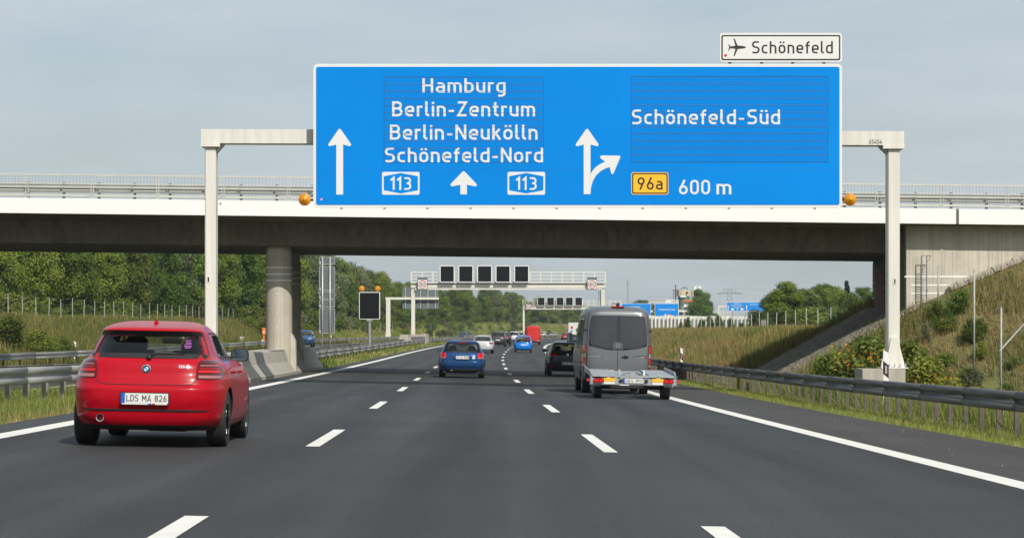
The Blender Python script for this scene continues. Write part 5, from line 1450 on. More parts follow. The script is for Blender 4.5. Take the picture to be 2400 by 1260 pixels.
m = MB(); m.box((PX(1620, s_), s_-.25, PZ(709.5, s_)), (36*s_/F, .5, 1.2*s_/F)); obj('eaves', m, M['sign_back'], t)
s_ = 1100
t = thing('radio_mast', 'thin radio mast on the horizon above the grey van', 'mast', (PX(1472, s_), s_, CZ))
m = MB(); m.tube([(PX(1472, s_), s_, CZ), (PX(1472, s_), s_, PZ(662, s_))], .28, 8); m.tube([(PX(1472, s_), s_, PZ(662, s_)), (PX(1472, s_), s_, PZ(651, s_))], .1, 6); obj('pole', m, M['fence'], t)
m = MB(); m.lathe([(.6, 0), (.6, 1.6)], (PX(1472, s_), s_, PZ(666, s_)), n=10); obj('antenna', m, M['fence'], t)
s_ = 1300
t = thing('electricity_pylon', 'lattice electricity pylon on the horizon behind the far blue sign', 'pylon', (PX(1710, s_), s_, CZ))
def pb(m, a, b_, w=.22): m.bar((PX(a[0], s_), s_, PZ(a[1], s_)), (PX(b_[0], s_), s_, PZ(b_[1], s_)), w, w)
steel = mat('pylon_steel', (.16, .18, .20), .6)
for sx2 in (-1, 1):
    m = MB(); pb(m, (1710+sx2*8.5, 783), (1710+sx2*5.5, 687)); pb(m, (1710+sx2*5.5, 687), (1710+sx2*3, 676)); obj('leg', m, steel, t)
m = MB()
for i in range(8):
    ya, yb2 = 783-12*i, 783-12*(i+1); wa, wb2 = 8.5-3*i/8, 8.5-3*(i+1)/8
    pb(m, (1710-wa, ya), (1710+wb2, yb2), .14); pb(m, (1710+wa, ya), (1710-wb2, yb2), .14)
obj('bracing', m, steel, t)
m = MB(); pb(m, (1681, 688), (1692, 685.5), .3); pb(m, (1692, 685.5), (1728, 685.5), .3); pb(m, (1728, 685.5), (1739, 688), .3); pb(m, (1681, 688), (1710, 687.5), .3); pb(m, (1739, 688), (1710, 687.5), .3); obj('crossarm', m, steel, t)
m = MB(); pb(m, (1694, 674), (1703, 678)); pb(m, (1703, 678), (1717, 678)); pb(m, (1717, 678), (1726, 674)); pb(m, (1694, 674), (1697, 685.5), .12); pb(m, (1726, 674), (1723, 685.5), .12)
for k in range(7): pb(m, (1697+4.3*k, 685.5), (1699+4*k, 678), .1)
obj('upper_crossarm', m, steel, t)
for k, (xa, ya, xb2, yb2) in enumerate(((1681, 688.5, 1560, 700), (1739, 688.5, 2020, 706), (1726, 675, 2020, 690))):
    m = MB(); m.tube([(PX(lerp(xa, xb2, i/8), s_), s_, PZ(lerp(ya, yb2, i/8) + 5*math.sin(math.pi*i/8), s_)) for i in range(9)], .05, 4); obj('cable', m, M['fence'], t)
s_ = 1400
t = thing('warehouse', 'long pale warehouse roof on the horizon right of the van', 'building', (PX(1530, s_), s_, CZ))
m = MB(); m.box((PX(1540, s_), s_+10, (PZ(702, s_)+CZ)/2), (74*s_/F, 20, PZ(702, s_)-CZ)); obj('wall', m, mat('warehouse_wall', (.40, .43, .45), .7), t)
m = MB(); m.box((PX(1540, s_), s_+10, PZ(701.5, s_)), (76*s_/F, 20.6, .5)); obj('roof', m, mat('warehouse_roof', (.5, .52, .53), .6), t)

# ------------------------------------------------------------------ vehicles
class Shell:
    """car body as stacked horizontal outlines: rows (z, rear y, front y, half width, corner exponent)"""
    def __init__(s, rows):
        z = [r[0] for r in rows]
        s.z0, s.z1 = z[0], z[-1]
        s.yr, s.yf, s.hw, s.n = [hermite(z, [r[i] for r in rows]) for i in (1, 2, 3, 4)]
        s.levels = rows
    def par(s, z):
        a, b_ = float(s.yr(z)), float(s.yf(z)); return (a+b_)/2, (b_-a)/2, float(s.hw(z)), float(s.n(z))
    def rear(s, x, z, off=0.0):
        yc, l, w, n = s.par(z); t = min(abs(x)/w, .9995)
        return (x, yc - l*(1-t**n)**(1/n) - off, z)
    def front(s, x, z, off=0.0):
        yc, l, w, n = s.par(z); t = min(abs(x)/w, .9995)
        return (x, yc + l*(1-t**n)**(1/n) + off, z)
    def side(s, y, z, sd, off=0.0):
        yc, l, w, n = s.par(z); t = min(abs(y-yc)/l, .9995)
        return (sd*(w*(1-t**n)**(1/n) + off), y, z)
    def mesh(s, nz=46, npz=88):
        zs = []
        for a, b_ in zip(s.levels[:-1], s.levels[1:]):
            k = max(2, int(round(nz*(b_[0]-a[0])/(s.z1-s.z0))))
            zs += [lerp(a[0], b_[0], i/k) for i in range(k)]
        zs.append(s.z1)
        m = MB(); v = []
        for z in zs:
            yc, l, w, n = s.par(z)
            for k in range(npz):
                g_ = 2*math.pi*k/npz; c_, d_ = math.cos(g_), math.sin(g_)
                # spread samples evenly round the squarish outline
                v.append((w*math.copysign(abs(c_)**(2/n), c_), yc + l*math.copysign(abs(d_)**(2/n), d_), z))
        f = [(i*npz+k, i*npz+(k+1) % npz, (i+1)*npz+(k+1) % npz, (i+1)*npz+k) for i in range(len(zs)-1) for k in range(npz)]
        f.append(tuple(range(npz-1, -1, -1))); f.append(tuple((len(zs)-1)*npz+k for k in range(npz)))
        m.add(v, f); return m

def patch(fn, rows, nx=14, nz=None, off=.004, skirt=.02):
    """sheet on a body surface with a turned-in rim; rows: (z, a, b) from low to high; fn(a, z, off)"""
    m = MB(); zs = [r[0] for r in rows]; nz = nz or 3*len(rows)
    fa = np.interp; Z = []
    for i in range(len(rows)-1):
        k = max(1, int(round(nz/(len(rows)-1)))); Z += [lerp(zs[i], zs[i+1], j/k) for j in range(k)]
    Z.append(zs[-1]); v = []
    for z in Z:
        a = fa(z, zs, [r[1] for r in rows]); b_ = fa(z, zs, [r[2] for r in rows])
        for k in range(nx+1): v.append(fn(lerp(a, b_, k/nx), z, off))
    n = nx+1; f = [(i*n+k, i*n+k+1, (i+1)*n+k+1, (i+1)*n+k) for i in range(len(Z)-1) for k in range(nx)]
    # rim
    ring = [k for k in range(n)] + [i*n+nx for i in range(1, len(Z))] + [(len(Z)-1)*n+k for k in range(nx-1, -1, -1)] + [i*n for i in range(len(Z)-2, 0, -1)]
    params = []
    for i, z in enumerate(Z):
        a = fa(z, zs, [r[1] for r in rows]); b_ = fa(z, zs, [r[2] for r in rows])
        for k in range(nx+1): params.append((lerp(a, b_, k/nx), z))
    base = len(v)
    for q in ring: v.append(fn(params[q][0], params[q][1], off - skirt))
    L = len(ring); f += [(ring[i], base+i, base+(i+1) % L, ring[(i+1) % L]) for i in range(L)]
    m.add(v, f); return m
def seam(fn, pts, w=.007, off=.0025, sub=6, m=None):
    """thin line on the surface through (a, z) points"""
    m = m or MB(); P = []
    for (a, b_) in zip(pts[:-1], pts[1:]):
        P += [(lerp(a[0], b_[0], i/sub), lerp(a[1], b_[1], i/sub)) for i in range(sub)]
    P.append(pts[-1]); v, f = ribbon(P, False, w)
    m.add([fn(a, z, off) for a, z in v], f); return m

def cut(o, cutters):
    for c_ in cutters:
        c_.parent = o.parent
        md = o.modifiers.new('cut', 'BOOLEAN'); md.operation = 'DIFFERENCE'; md.object = c_; md.solver = 'EXACT'
        md.material_mode = 'INDEX'
    bpy.context.view_layer.update(); dg = bpy.context.evaluated_depsgraph_get()
    me = bpy.data.meshes.new_from_object(o.evaluated_get(dg))
    o.modifiers.clear(); old = o.data; o.data = me; bpy.data.meshes.remove(old)
    me.polygons.foreach_set('use_smooth', [True]*len(me.polygons)); me.set_sharp_from_angle(angle=R(40))
    for c_ in cutters:
        d_ = c_.data; bpy.data.objects.remove(c_); bpy.data.meshes.remove(d_)
def cutter(mb, mi):
    mb.m = [mi]*len(mb.f)
    me = mesh_of(mb, 'c', [M['dark']]*3, False); o = bpy.data.objects.new('c', me); COL.objects.link(o); return o

WHEELS = {}
def wheel(t, x, y, r, w, sd, spokes=5, rimmat='rim', hi=True, rr=.66):
    key = (round(r, 3), round(w, 3), sd, spokes, rimmat, rr)
    if key not in WHEELS:
        a = MB(); n = 40 if hi else 20
        a.lathe([(r*rr, -w*.46), (r*.90, -w*.5), (r*.975, -w*.44), (r, -w*.30), (r, -w*.18), (r*.985, -w*.17), (r*.985, -w*.13), (r, -w*.12), (r, w*.12), (r*.985, w*.13), (r*.985, w*.17), (r, w*.18), (r, w*.30), (r*.975, w*.44), (r*.90, w*.5), (r*rr, w*.46)], axis='x', n=n)
        b_ = MB(); e = sd*w*.46; ro = r*rr*1.01
        b_.lathe([(ro, e), (ro*.93, e*.9), (ro*.93, -e*.6)], axis='x', n=n)
        for k in range(spokes):
            g_ = 2*math.pi*k/spokes + .3
            for d_ in (-.11, .11):
                p = (e*.72, ro*.15*math.cos(g_), ro*.15*math.sin(g_)); q = (e*.88, ro*.96*math.cos(g_+d_), ro*.96*math.sin(g_+d_)); b_.bar(p, q, r*.10, .03)
        b_.lathe([(ro*.26, e*.3), (ro*.26, e*.80), (ro*.16, e*.9), (.001, e*.9)], axis='x', n=16)
        c_ = MB(); c_.lathe([(ro*.97, e*.25), (.001, e*.25)], axis='x', n=n)
        WHEELS[key] = (mesh_of(a, 'tyre', M['rubber'], 'auto'), mesh_of(b_, 'rim', M[rimmat], 'auto'), mesh_of(c_, 'disc', M['dark'], False))
    ty, rm, dc = WHEELS[key]
    o = bpy.data.objects.new('wheel', ty); COL.objects.link(o); o.parent = t; o.location = (x, y, r)
    for nm, me in (('rim', rm), ('brake_disc', dc)):
        q = bpy.data.objects.new(nm, me); COL.objects.link(q); q.parent = o
    return o
def plate(t, surf_y, zc, txt, w=.52, h=.11, xc=0.0, par=None, slope=0.0):
    def pf(x, z, d): return (xc+x, surf_y - d + slope*z, zc+z)
    m = MB(); m.box((xc, surf_y-.004, zc), (w+.02, .012, h+.02)); p = obj('number_plate', m, M['black'], par or t, local=True)
    m = MB(); m.box((xc+.022, surf_y-.0125, zc), (w-.044, .004, h)); obj('plate_field', m, M['plate'], p, local=True)
    m = MB(); m.box((xc-w/2+.022, surf_y-.0125, zc), (.042, .004, h)); obj('country_band', m, M['eu_blue'], p, local=True)
    if txt:
        m = text_mb(txt, -w/2+.06, w/2-.015, -.036, .072, lambda x, z, d: pf(x, z, .0155+d), gap=.9); obj('plate_text', m, M['sign_black'], p, local=True)
    return p
def paint(name, col, metal=0.0, rough=.32):
    return mat(name, col, rough, metal, coat=.32, spec=.12, var=.02, scale=.8)

def car(name, label, S, wheels, paintm, u, s, group, width_w=.2, r=.315, yaw=0.0, cat='car', hi=True, rear_win=None, side_win=(), tunnel=True, seats=True, wind=None, glass='glass', spokes=5, underz=.2, lights_under=True, lift=0.0, rimmat='rim', flip=False):
    """body, windows, wheels, mirrors; rear bumper at y = 0, forward +y"""
    h = hd(s) + yaw
    z = road_h(u, s)
    cross = math.atan(.02) if u > -9 else 0.0
    pitch = math.atan((road_h(u, s+2)-road_h(u, s-2))/4)
    t = thing(name, label, cat, (cx(s)+u, s, z + .004 + lift), group=group)
    t.rotation_euler = (pitch if not flip else -pitch, cross if not flip else -cross, h if not flip else h + math.pi)
    body = obj('body', S.mesh(nz=52 if hi else 26, npz=104 if hi else 56), [paintm, M['interior'], M['dark']], t, local=True)
    cuts = []
    m = MB()
    for y in wheels:
        wdt = S.par(.35)[2]
        for sd in (-1, 1):
            m.lathe([(r+.035, sd*(wdt-.34)), (r+.035, sd*(wdt+.3))], (0, y, r+.01), axis='x', n=36)
    cuts.append(cutter(m, 2))
    if tunnel and rear_win:
        rw = rear_win; zs = [q[0] for q in rw]
        m = MB(); left = [(-(q[1]-.035), q[0]) for q in rw]; right = [(q[1]-.035, q[0]) for q in reversed(rw)]
        left[0] = (left[0][0], left[0][1]+.02); right[-1] = (right[-1][0], right[-1][1]+.02)
        left[-1] = (left[-1][0], left[-1][1]-.03); right[0] = (right[0][0], right[0][1]-.03)
        m.prism(left + right, 'y', -.8, S.par(.5)[0]*2+1.5); cuts.append(cutter(m, 1))
        for sw in side_win:
            m = MB(); lo = [(q[1]+.03, q[0]+(.02 if i == 0 else -.02 if i == len(sw)-1 else 0)) for i, q in enumerate(sw)]; hi_ = [(q[2]-.03, q[0]+(.02 if i == 0 else -.02 if i == len(sw)-1 else 0)) for i, q in enumerate(sw)]
            m.prism(lo + hi_[::-1], 'x', -2, 2); cuts.append(cutter(m, 1))
    cut(body, cuts)
    if rear_win:
        obj('rear_window', patch(S.rear, [(q[0], -q[1], q[1]) for q in rear_win], 16, 12, .003, .012), M[glass], t, smooth=True, local=True)
        fr = MB()
        lo = rear_win[0]; hi2 = rear_win[-1]
        ring = [(-q[1], q[0]) for q in rear_win] + [(q[1], q[0]) for q in reversed(rear_win)]
        seam(S.rear, ring + [ring[0]], .052, .009, 14, fr); obj('window_seal', fr, M['black'], t, local=True)
    if wind:
        obj('windscreen', patch(S.front, [(q[0], -q[1], q[1]) for q in wind], 16, 12, .003, .012), M['glass'], t, smooth=True, local=True)
    for sd in (-1, 1):
        for sw in side_win:
            obj('side_window', patch(lambda a, zz, o: S.side(a, zz, sd, o), sw, 10, 10, .003, .012), M['glass_dark'] if not tunnel else M['glass'], t, smooth=True, local=True)
        for y in wheels:
            wdt = S.side(y, .4, sd)[0]
            wheel(t, wdt - sd*(width_w/2 + .005), y, r, width_w, sd, spokes, rimmat, hi)
    if seats and tunnel and rear_win:
        zb_ = rear_win[0][0]
        for x, y, w, zt_ in ((-.36, 2.05, .26, .13), (.36, 2.05, .26, .13), (-.4, 1.05, .24, .07), (.4, 1.05, .24, .07)):
            m = MB(); m.box((x, y, zb_+.0), (.50, .14, .12), bev=.05); m.box((x, y, zb_+.05+zt_/2), (w, .10, zt_+.08), bev=.04); obj('seat', m, M['interior'], t, local=True, smooth='auto')
        m = MB(); m.box((.0, 2.6, rear_win[-1][0]-.07), (.24, .03, .07), bev=.014); obj('rear_view_mirror', m, M['black'], t, local=True)
    return t
def mirrors(t, S, y, z, paintm, size=(.2, .16), out=.10, arm='black'):
    for sd in (-1, 1):
        px_, _, _ = S.side(y, z, sd)
        m = MB(); w, hh = size; xc = px_ + sd*(out + w/2)
        prof = rrect(xc-w/2, xc+w/2, z-hh*.35, z+hh*.65, hh*.38)
        m.prism(prof, 'y', y-.04, y+.06); m.prism([(lerp(a, xc, .25), lerp(b_, z+.02, .25)) for a, b_ in prof], 'y', y+.06, y+.12)
        m.bar((px_-sd*.04, y+.02, z-.02), (xc, y+.02, z-.01), .06, .05)
        o = obj('door_mirror', m, paintm, t, local=True)
        g_ = MB(); g_.prism([(lerp(a, xc, .12), lerp(b_, z+.02, .12)) for a, b_ in prof], 'y', y-.045, y-.041); obj('mirror_glass', g_, M['mirror'], o, local=True)

# ---- red hatchback in the left lane
red = paint('red_car_paint', (.37, .002, .011), 0.0, .3)
S = Shell([(.19, .20, 4.20, .76, 5), (.24, .10, 4.27, .83, 5), (.34, .045, 4.31, .865, 5.5), (.43, .03, 4.32, .878, 5.5), (.55, .0, 4.32, .884, 5.5), (.655, .0, 4.30, .884, 5.5), (.695, .035, 4.28, .883, 5.5), (.76, .06, 4.20, .878, 5.5),
           (.82, .085, 4.08, .868, 5.2), (.90, .105, 3.80, .85, 5), (.955, .13, 3.35, .805, 4.8), (.99, .165, 3.02, .745, 4.8), (1.03, .205, 2.92, .712, 5), (1.13, .305, 2.66, .668, 5), (1.25, .425, 2.33, .618, 5),
           (1.285, .40, 2.22, .602, 5), (1.30, .365, 2.17, .59, 5), (1.325, .40, 2.08, .57, 4.6), (1.36, .66, 1.98, .535, 4.2), (1.39, .98, 1.88, .47, 4), (1.412, 1.25, 1.80, .37, 3.5), (1.421, 1.42, 1.72, .25, 3)])
rw = [(1.02, .62), (1.04, .63), (1.13, .60), (1.24, .555), (1.268, .53)]
sws = [[(1.0, .95, 1.78), (1.1, .98, 1.80), (1.25, 1.05, 1.80), (1.275, 1.12, 1.80)], [(1.0, 1.86, 2.86), (1.1, 1.86, 2.6), (1.25, 1.86, 2.24), (1.275, 1.86, 2.16)]]
t = car('hatchback_car', 'bright red five door hatchback in the left lane', S, (.81, 3.50), red, -5.33, 27.2, 'cars driving ahead', r=.318, width_w=.225, rear_win=rw, side_win=sws, wind=[(1.0, .66), (1.24, .56)], yaw=.012)
t.scale = (1.015, 1.015, 1.015)
def rear_part(name, rows, mt, nx=10, nz=8, off=.006, skirt=.03, par=None, sm=True):
    return obj(name, patch(S.rear, rows, nx, nz, off, skirt), M[mt] if isinstance(mt, str) else mt, par or t, local=True, smooth='auto' if sm else False)
for sd in (-1, 1):
    def rows_(lst): return [(z, min(sd*a, sd*b_), max(sd*a, sd*b_)) for z, a, b_ in lst]
    lamp = rear_part('tail_lamp', rows_([(0.765, .565, .80), (0.785, .55, .825), (0.870, .555, .832), (0.950, .565, .822), (0.975, .585, .795), (0.982, .61, .75)]), 'lamp_dark', 12, 12, .008)
    rear_part('lamp_bar', rows_([(0.842, .575, .80), (0.868, .572, .80)]), 'lamp_bright', 10, 3, .0115, .01, lamp)
    rear_part('lamp_bar', rows_([(0.880, .585, .78), (0.898, .575, .76)]), 'lamp_red', 10, 3, .0115, .01, lamp)
    rear_part('lamp_bar', rows_([(0.915, .59, .775), (0.927, .59, .77)]), M.setdefault('lamp_pink', mat('lamp_pinkish_grey', (0.330, .13, .13), .15, coat=.3)), 10, 3, .0115, .01, lamp)
    rear_part('reverse_lamp', rows_([(0.780, .58, .80), (0.812, .575, .81)]), M['lamp_pink'], 10, 3, .0115, .01, lamp)
# tailgate seams, bumper crease, licence recess
m = MB()
seam(S.rear, [(-.565, .77), (-.55, .745), (-.51, .712), (-.44, .70), (.44, .70), (.51, .712), (.55, .745), (.565, .77)], .008, .005, 14, m)
obj('tailgate_seam', m, M['dark'], t, local=True)
rear_part('bumper_trim', [(.405, -.66, .66), (.417, -.69, .69), (.426, -.66, .66)], 'black', 24, 4, .010)
rear_part('bumper_recess', [(.445, -.44, .44), (.60, -.60, .60), (.62, -.62, .62)], paint('red_recess_paint', (.39, .003, .012)), 20, 6, .004, .01)
rear_part('lower_diffuser', [(.195, -.64, .64), (.225, -.72, .72), (.245, -.74, .74)], 'dark', 24, 4, .008)
rear_part('bumper_corner_crease', [(.26, -.80, -.775), (.40, -.775, -.755), (.44, -.70, -.66)], paint('red_crease_paint', (.36, .003, .011)), 4, 6, .006, .01)
rear_part('bumper_corner_crease', [(.26, .775, .80), (.40, .755, .775), (.44, .66, .70)], paint('red_crease_paint', (.36, .003, .011)), 4, 6, .006, .01)
plate(t, -.014, .548, 'LDS MA 826')
m = MB(); m.box((0, -.024, .487), (.5, .006, .016)); obj('dealer_strip', m, M['plate'], t, local=True)
for x, mt in ((.06, 'eu_blue'), (.10, 'lamp_bright')):
    m = MB(); m.box((x, -.0285, .487), (.035, .003, .012)); obj('dealer_stripe', m, M[mt], t, local=True)
ey = S.rear(0, .872)[1]
em = MB(); em.lathe([(.049, ey-.002), (.049, ey-.012), (.041, ey-.015)], (0, 0, .872), axis='y', n=28); badge = obj('badge', em, M['chrome'], t, local=True, smooth='auto')
m = MB(); m.lathe([(.042, ey-.016), (.001, ey-.0162)], (0, 0, .872), axis='y', n=28); obj('badge_ring', m, M['sign_black'], badge, local=True)
for q in range(4):
    m = MB(); pts = [(0, .872)] + [(.027*math.cos(R(90*q+a)), .872+.027*math.sin(R(90*q+a))) for a in range(0, 91, 15)]
    m.prism(pts, 'y', ey-.019, ey-.0175); obj('badge_quarter', m, M['sign_white'] if q % 2 == 0 else mat('badge_blue', (.02, .25, .7), .3), badge, local=True)
sy = S.rear(.42, .86)[1]
m = text_mb('116', .355, .425, .888, .03, lambda x, z, d: (S.rear(x, z, .004+d))); text_mb('d', .44, .462, .888, .032, lambda x, z, d: S.rear(x, z, .004+d), m); obj('model_badge', m, M['chrome'], t, local=True)
m = MB(); m.tube([S.rear(.02, 1.015, .02), S.rear(.10, 1.055, .022), S.rear(.25, 1.052, .02), S.rear(.41, 1.04, .018)], [.016, .013, .010, .006], n=8); m.lathe([(.03, S.rear(.02, 1.0)[1]-.045), (.025, S.rear(.02, 1.0)[1]+.02)], (.02, 0, 1.0), axis='y', n=12); obj('rear_wiper', m, M['black'], t, local=True, smooth=True)
m = MB(); m.lathe([(.043, -.03), (.045, .2), (.037, .2), (.036, -.028)], (-.495, .06, .325), axis='y', n=24, close=True); ex = obj('exhaust_pipe', m, M['chrome'], t, local=True, smooth='auto')
m = MB(); m.lathe([(.036, .03), (.001, .03)], (-.495, .06, .325), axis='y', n=24); obj('pipe_bore', m, M['dark'], ex, local=True)
m = MB(); yb = .92; zr = 1.378                                           # shark-fin aerial
m.add([(-.035, yb, zr-.01), (.035, yb, zr-.01), (.03, yb+.17, zr+.01), (-.03, yb+.17, zr+.01), (-.01, yb+.0, zr+.055), (.01, yb+.0, zr+.055), (0, yb+.05, zr+.05)], [(0,1,2,3), (0,4,5,1), (1,5,6,2), (3,6,4,0), (2,6,3), (4,6,5)]); obj('aerial_fin', m, red, t, local=True)
obj('third_brake_lamp', patch(S.rear, [(1.288, -.16, .16), (1.296, -.16, .16)], 10, 2, .006, .01), M['lamp_red'], t, local=True)
for sd in (-1, 1):
    fn = lambda a, z, o: S.side(a, z, sd, o)
    m = MB()
    seam(fn, [(1.02, .97), (1.06, .75), (1.22, .55), (1.3, .30)], .008, .002, 5, m); seam(fn, [(1.82, 1.26), (1.82, .95), (1.80, .28)], .008, .002, 6, m); seam(fn, [(2.92, .95), (2.95, .6), (2.9, .28)], .008, .002, 6, m); seam(fn, [(1.3, .28), (2.9, .28)], .008, .002, 6, m)
    obj('door_seam', m, M['dark'], t, local=True)
    m = MB(); seam(fn, [(.9, 1.30-.02), (1.0, 1.283), (1.9, 1.287), (2.15, 1.28)], .02, .004, 5, m); seam(fn, [(.92, 1.0), (1.0, .985), (2.9, .985)], .022, .004, 6, m); seam(fn, [(1.82, .99), (1.82, 1.28)], .07, .004, 5, m); obj('window_trim', m, M['black'], t, local=True)
    for y in (1.28, 2.1):
        m = MB(); p = fn(y, .845, .02); m.box((p[0], y, .845), (.03, .19, .035), bev=.014); obj('door_handle', m, red, t, local=True)
mirrors(t, S, 2.72, 1.01, M['black'], (.215, .16), .05)
m = MB(); m.box((0, 1.7, .24), (1.3, 2.2, .06)); m.box((.2, .6, .22), (.5, .3, .10), bev=.05); m.box((-.30, .55, .24), (.30, .3, .10), bev=.05); m.tube([(-.7, .8, .28), (.7, .8, .28)], .04); obj('underbody', m, M['dark'], t, local=True)
m = MB(); dx = .43
for k, (z_, w_) in enumerate(((1.195, .05), (1.175, .06), (1.155, .07), (1.135, .085), (1.115, .06))):
    seam(S.rear, [(dx-w_*.5, z_), (dx+w_*.5, z_+.003*(-1)**k)], .012, .0035, 3, m)
obj('window_sticker', m, mat('pink_sticker', (.24, .06, .25), .6), t, local=True)

# ---- generic hatchback details for cars farther ahead
def tail(t, S, rows, mt, name='tail_lamp', both=True, off=.006):
    for sd in ((-1, 1) if both else (1,)):
        rr = [(z, min(sd*a, sd*b_), max(sd*a, sd*b_)) for z, a, b_ in rows]
        obj(name, patch(S.rear, rr, 8, 6, off, .02), M[mt] if isinstance(mt, str) else mt, t, local=True, smooth='auto')
def rpatch(t, S, name, rows, mt, off=.005, nx=16):
    return obj(name, patch(S.rear, rows, nx, 5, off, .015), M[mt] if isinstance(mt, str) else mt, t, local=True, smooth='auto')

# ---- dark blue hatchback, middle lane
blue = paint('dark_blue_paint', (.012, .055, .16), .25, .3)
SA = Shell([(.20, .16, 4.1, .74, 5), (.26, .08, 4.15, .82, 5), (.36, .05, 4.19, .86, 5.5), (.48, .0, 4.20, .878, 5.5), (.57, .0, 4.20, .882, 5.5), (.60, .035, 4.19, .882, 5.5), (.72, .05, 4.1, .875, 5.3), (.85, .08, 3.9, .86, 5), (.92, .12, 3.45, .835, 4.8),
            (.97, .15, 3.0, .79, 4.6), (1.02, .20, 2.88, .755, 4.5), (1.12, .29, 2.62, .71, 4.5), (1.25, .41, 2.3, .655, 4.5), (1.30, .40, 2.17, .625, 4.5), (1.34, .46, 2.06, .585, 4.3), (1.38, .8, 1.95, .5, 4), (1.41, 1.15, 1.85, .37, 3.5), (1.421, 1.35, 1.76, .26, 3)])
rwA = [(.985, .63), (1.02, .645), (1.13, .60), (1.25, .545), (1.275, .52)]
t = car('hatchback_car', 'dark blue hatchback with big red tail lamps in the middle lane', SA, (.78, 3.36), blue, -1.98, 90.2, 'cars driving ahead', r=.315, width_w=.22, rear_win=rwA, side_win=[[(1.0, .95, 2.75), (1.1, .98, 2.5), (1.25, 1.05, 2.2), (1.28, 1.1, 2.1)]], wind=[(1.0, .66), (1.25, .55)])
tail(t, SA, [(.735, .60, .80), (.76, .595, .83), (.90, .60, .83), (.935, .63, .79)], 'lamp_bright')
tail(t, SA, [(.735, .605, .81), (.752, .60, .825)], 'lamp_clear', 'reverse_lamp', off=.009)
plate(t, .012, .765, 'TF SZ 1998')
m = MB(); m.box((.435, .062, .765), (.10, .01, .10)); obj('sticker', m, M['sign_white'], t, local=True)
for k in range(4):
    m = MB(); yk = SA.rear(0, .89)[1]
    m.lathe([(.026, yk-.006), (.026, yk-.012), (.020, yk-.012), (.020, yk-.006)], (-.057+.038*k, 0, .885), axis='y', n=20, close=True); obj('badge_ring', m, M['chrome'], t, local=True)
m = MB(); seam(SA.rear, [(-.60, .73), (-.57, .62), (.57, .62), (.60, .73)], .01, .003, 5, m); seam(SA.rear, [(-.83, .58), (.83, .58)], .008, .003, 12, m); obj('tailgate_seam', m, M['dark'], t, local=True)
rpatch(t, SA, 'bumper_lower', [(.215, -.72, .72), (.30, -.80, .80), (.345, -.78, .78)], 'dark')
rpatch(t, SA, 'third_brake_lamp', [(1.305, -.15, .15), (1.325, -.15, .15)], 'lamp_red')
mirrors(t, SA, 2.62, .98, blue, (.2, .14), .06)
m = MB(); m.lathe([(.035, -.0), (.035, .1)], (-.38, .06, .27), axis='y', n=14); obj('exhaust_pipe', m, M['galv_dark'], t, local=True)
m = MB(); m.box((0, 1.3, .22), (1.4, 2.2, .08)); m.tube([(-.6, .8, .3), (.6, .8, .3)], .05); obj('underbody', m, M['dark'], t, local=True)

# ---- dark grey hatchback in front of the van
dgrey = paint('dark_grey_paint', (.028, .034, .042), .4, .3)
SG = Shell([(.20, .16, 4.1, .74, 5), (.26, .08, 4.15, .82, 5), (.40, .03, 4.19, .868, 5.5), (.55, .0, 4.20, .888, 5.5), (.60, .03, 4.19, .888, 5.5), (.75, .05, 4.1, .88, 5.3), (.88, .08, 3.85, .86, 5), (.95, .12, 3.4, .835, 4.8),
            (1.0, .15, 2.98, .79, 4.6), (1.05, .18, 2.86, .76, 4.5), (1.16, .25, 2.58, .715, 4.5), (1.30, .35, 2.25, .66, 4.5), (1.35, .34, 2.12, .63, 4.5), (1.39, .42, 2.0, .59, 4.3), (1.43, .8, 1.9, .5, 4), (1.465, 1.15, 1.8, .37, 3.5), (1.478, 1.35, 1.7, .26, 3)])
rwG = [(1.02, .61), (1.05, .63), (1.17, .59), (1.30, .54), (1.33, .51)]
t = car('hatchback_car', 'dark grey hatchback half hidden by the grey van', SG, (.77, 3.35), dgrey, 2.37, 101.0, 'cars driving ahead', r=.315, width_w=.22, rear_win=rwG, side_win=[[(1.03, .9, 2.75), (1.14, .95, 2.5), (1.3, 1.0, 2.2), (1.33, 1.05, 2.1)]], wind=[(1.04, .66), (1.3, .55)])
tail(t, SG, [(.80, .40, .81), (.83, .39, .84), (.92, .40, .83), (.945, .50, .78)], 'lamp_red')
tail(t, SG, [(.805, .45, .82), (.822, .45, .83)], 'lamp_clear', 'reverse_lamp', off=.009)
m = MB(); yk = SG.rear(0, .88)[1]; m.lathe([(.05, yk-.004), (.05, yk-.014), (.038, yk-.016), (.038, yk-.004)], (0, 0, .88), axis='y', n=20, close=True); m.bar((-.03, yk-.012, .91), (0, yk-.012, .845), .008, .01); m.bar((.03, yk-.012, .91), (0, yk-.012, .845), .008, .01); obj('badge', m, M['chrome'], t, local=True)
plate(t, -.012, .52, 'GR HL 203')
m = MB(); seam(SG.rear, [(-.62, .80), (-.60, .645), (.60, .645), (.62, .80)], .01, .003, 5, m); obj('tailgate_seam', m, M['dark'], t, local=True)
rpatch(t, SG, 'bumper_lower', [(.215, -.72, .72), (.32, -.83, .83), (.38, -.80, .80)], 'black')
tail(t, SG, [(.395, .52, .74), (.425, .52, .75)], 'lamp_bright', 'reflector')
mirrors(t, SG, 2.6, 1.02, M['black'], (.22, .15), .06)
m = MB(); m.box((0, 1.3, .22), (1.4, 2.2, .08)); obj('underbody', m, M['dark'], t, local=True)

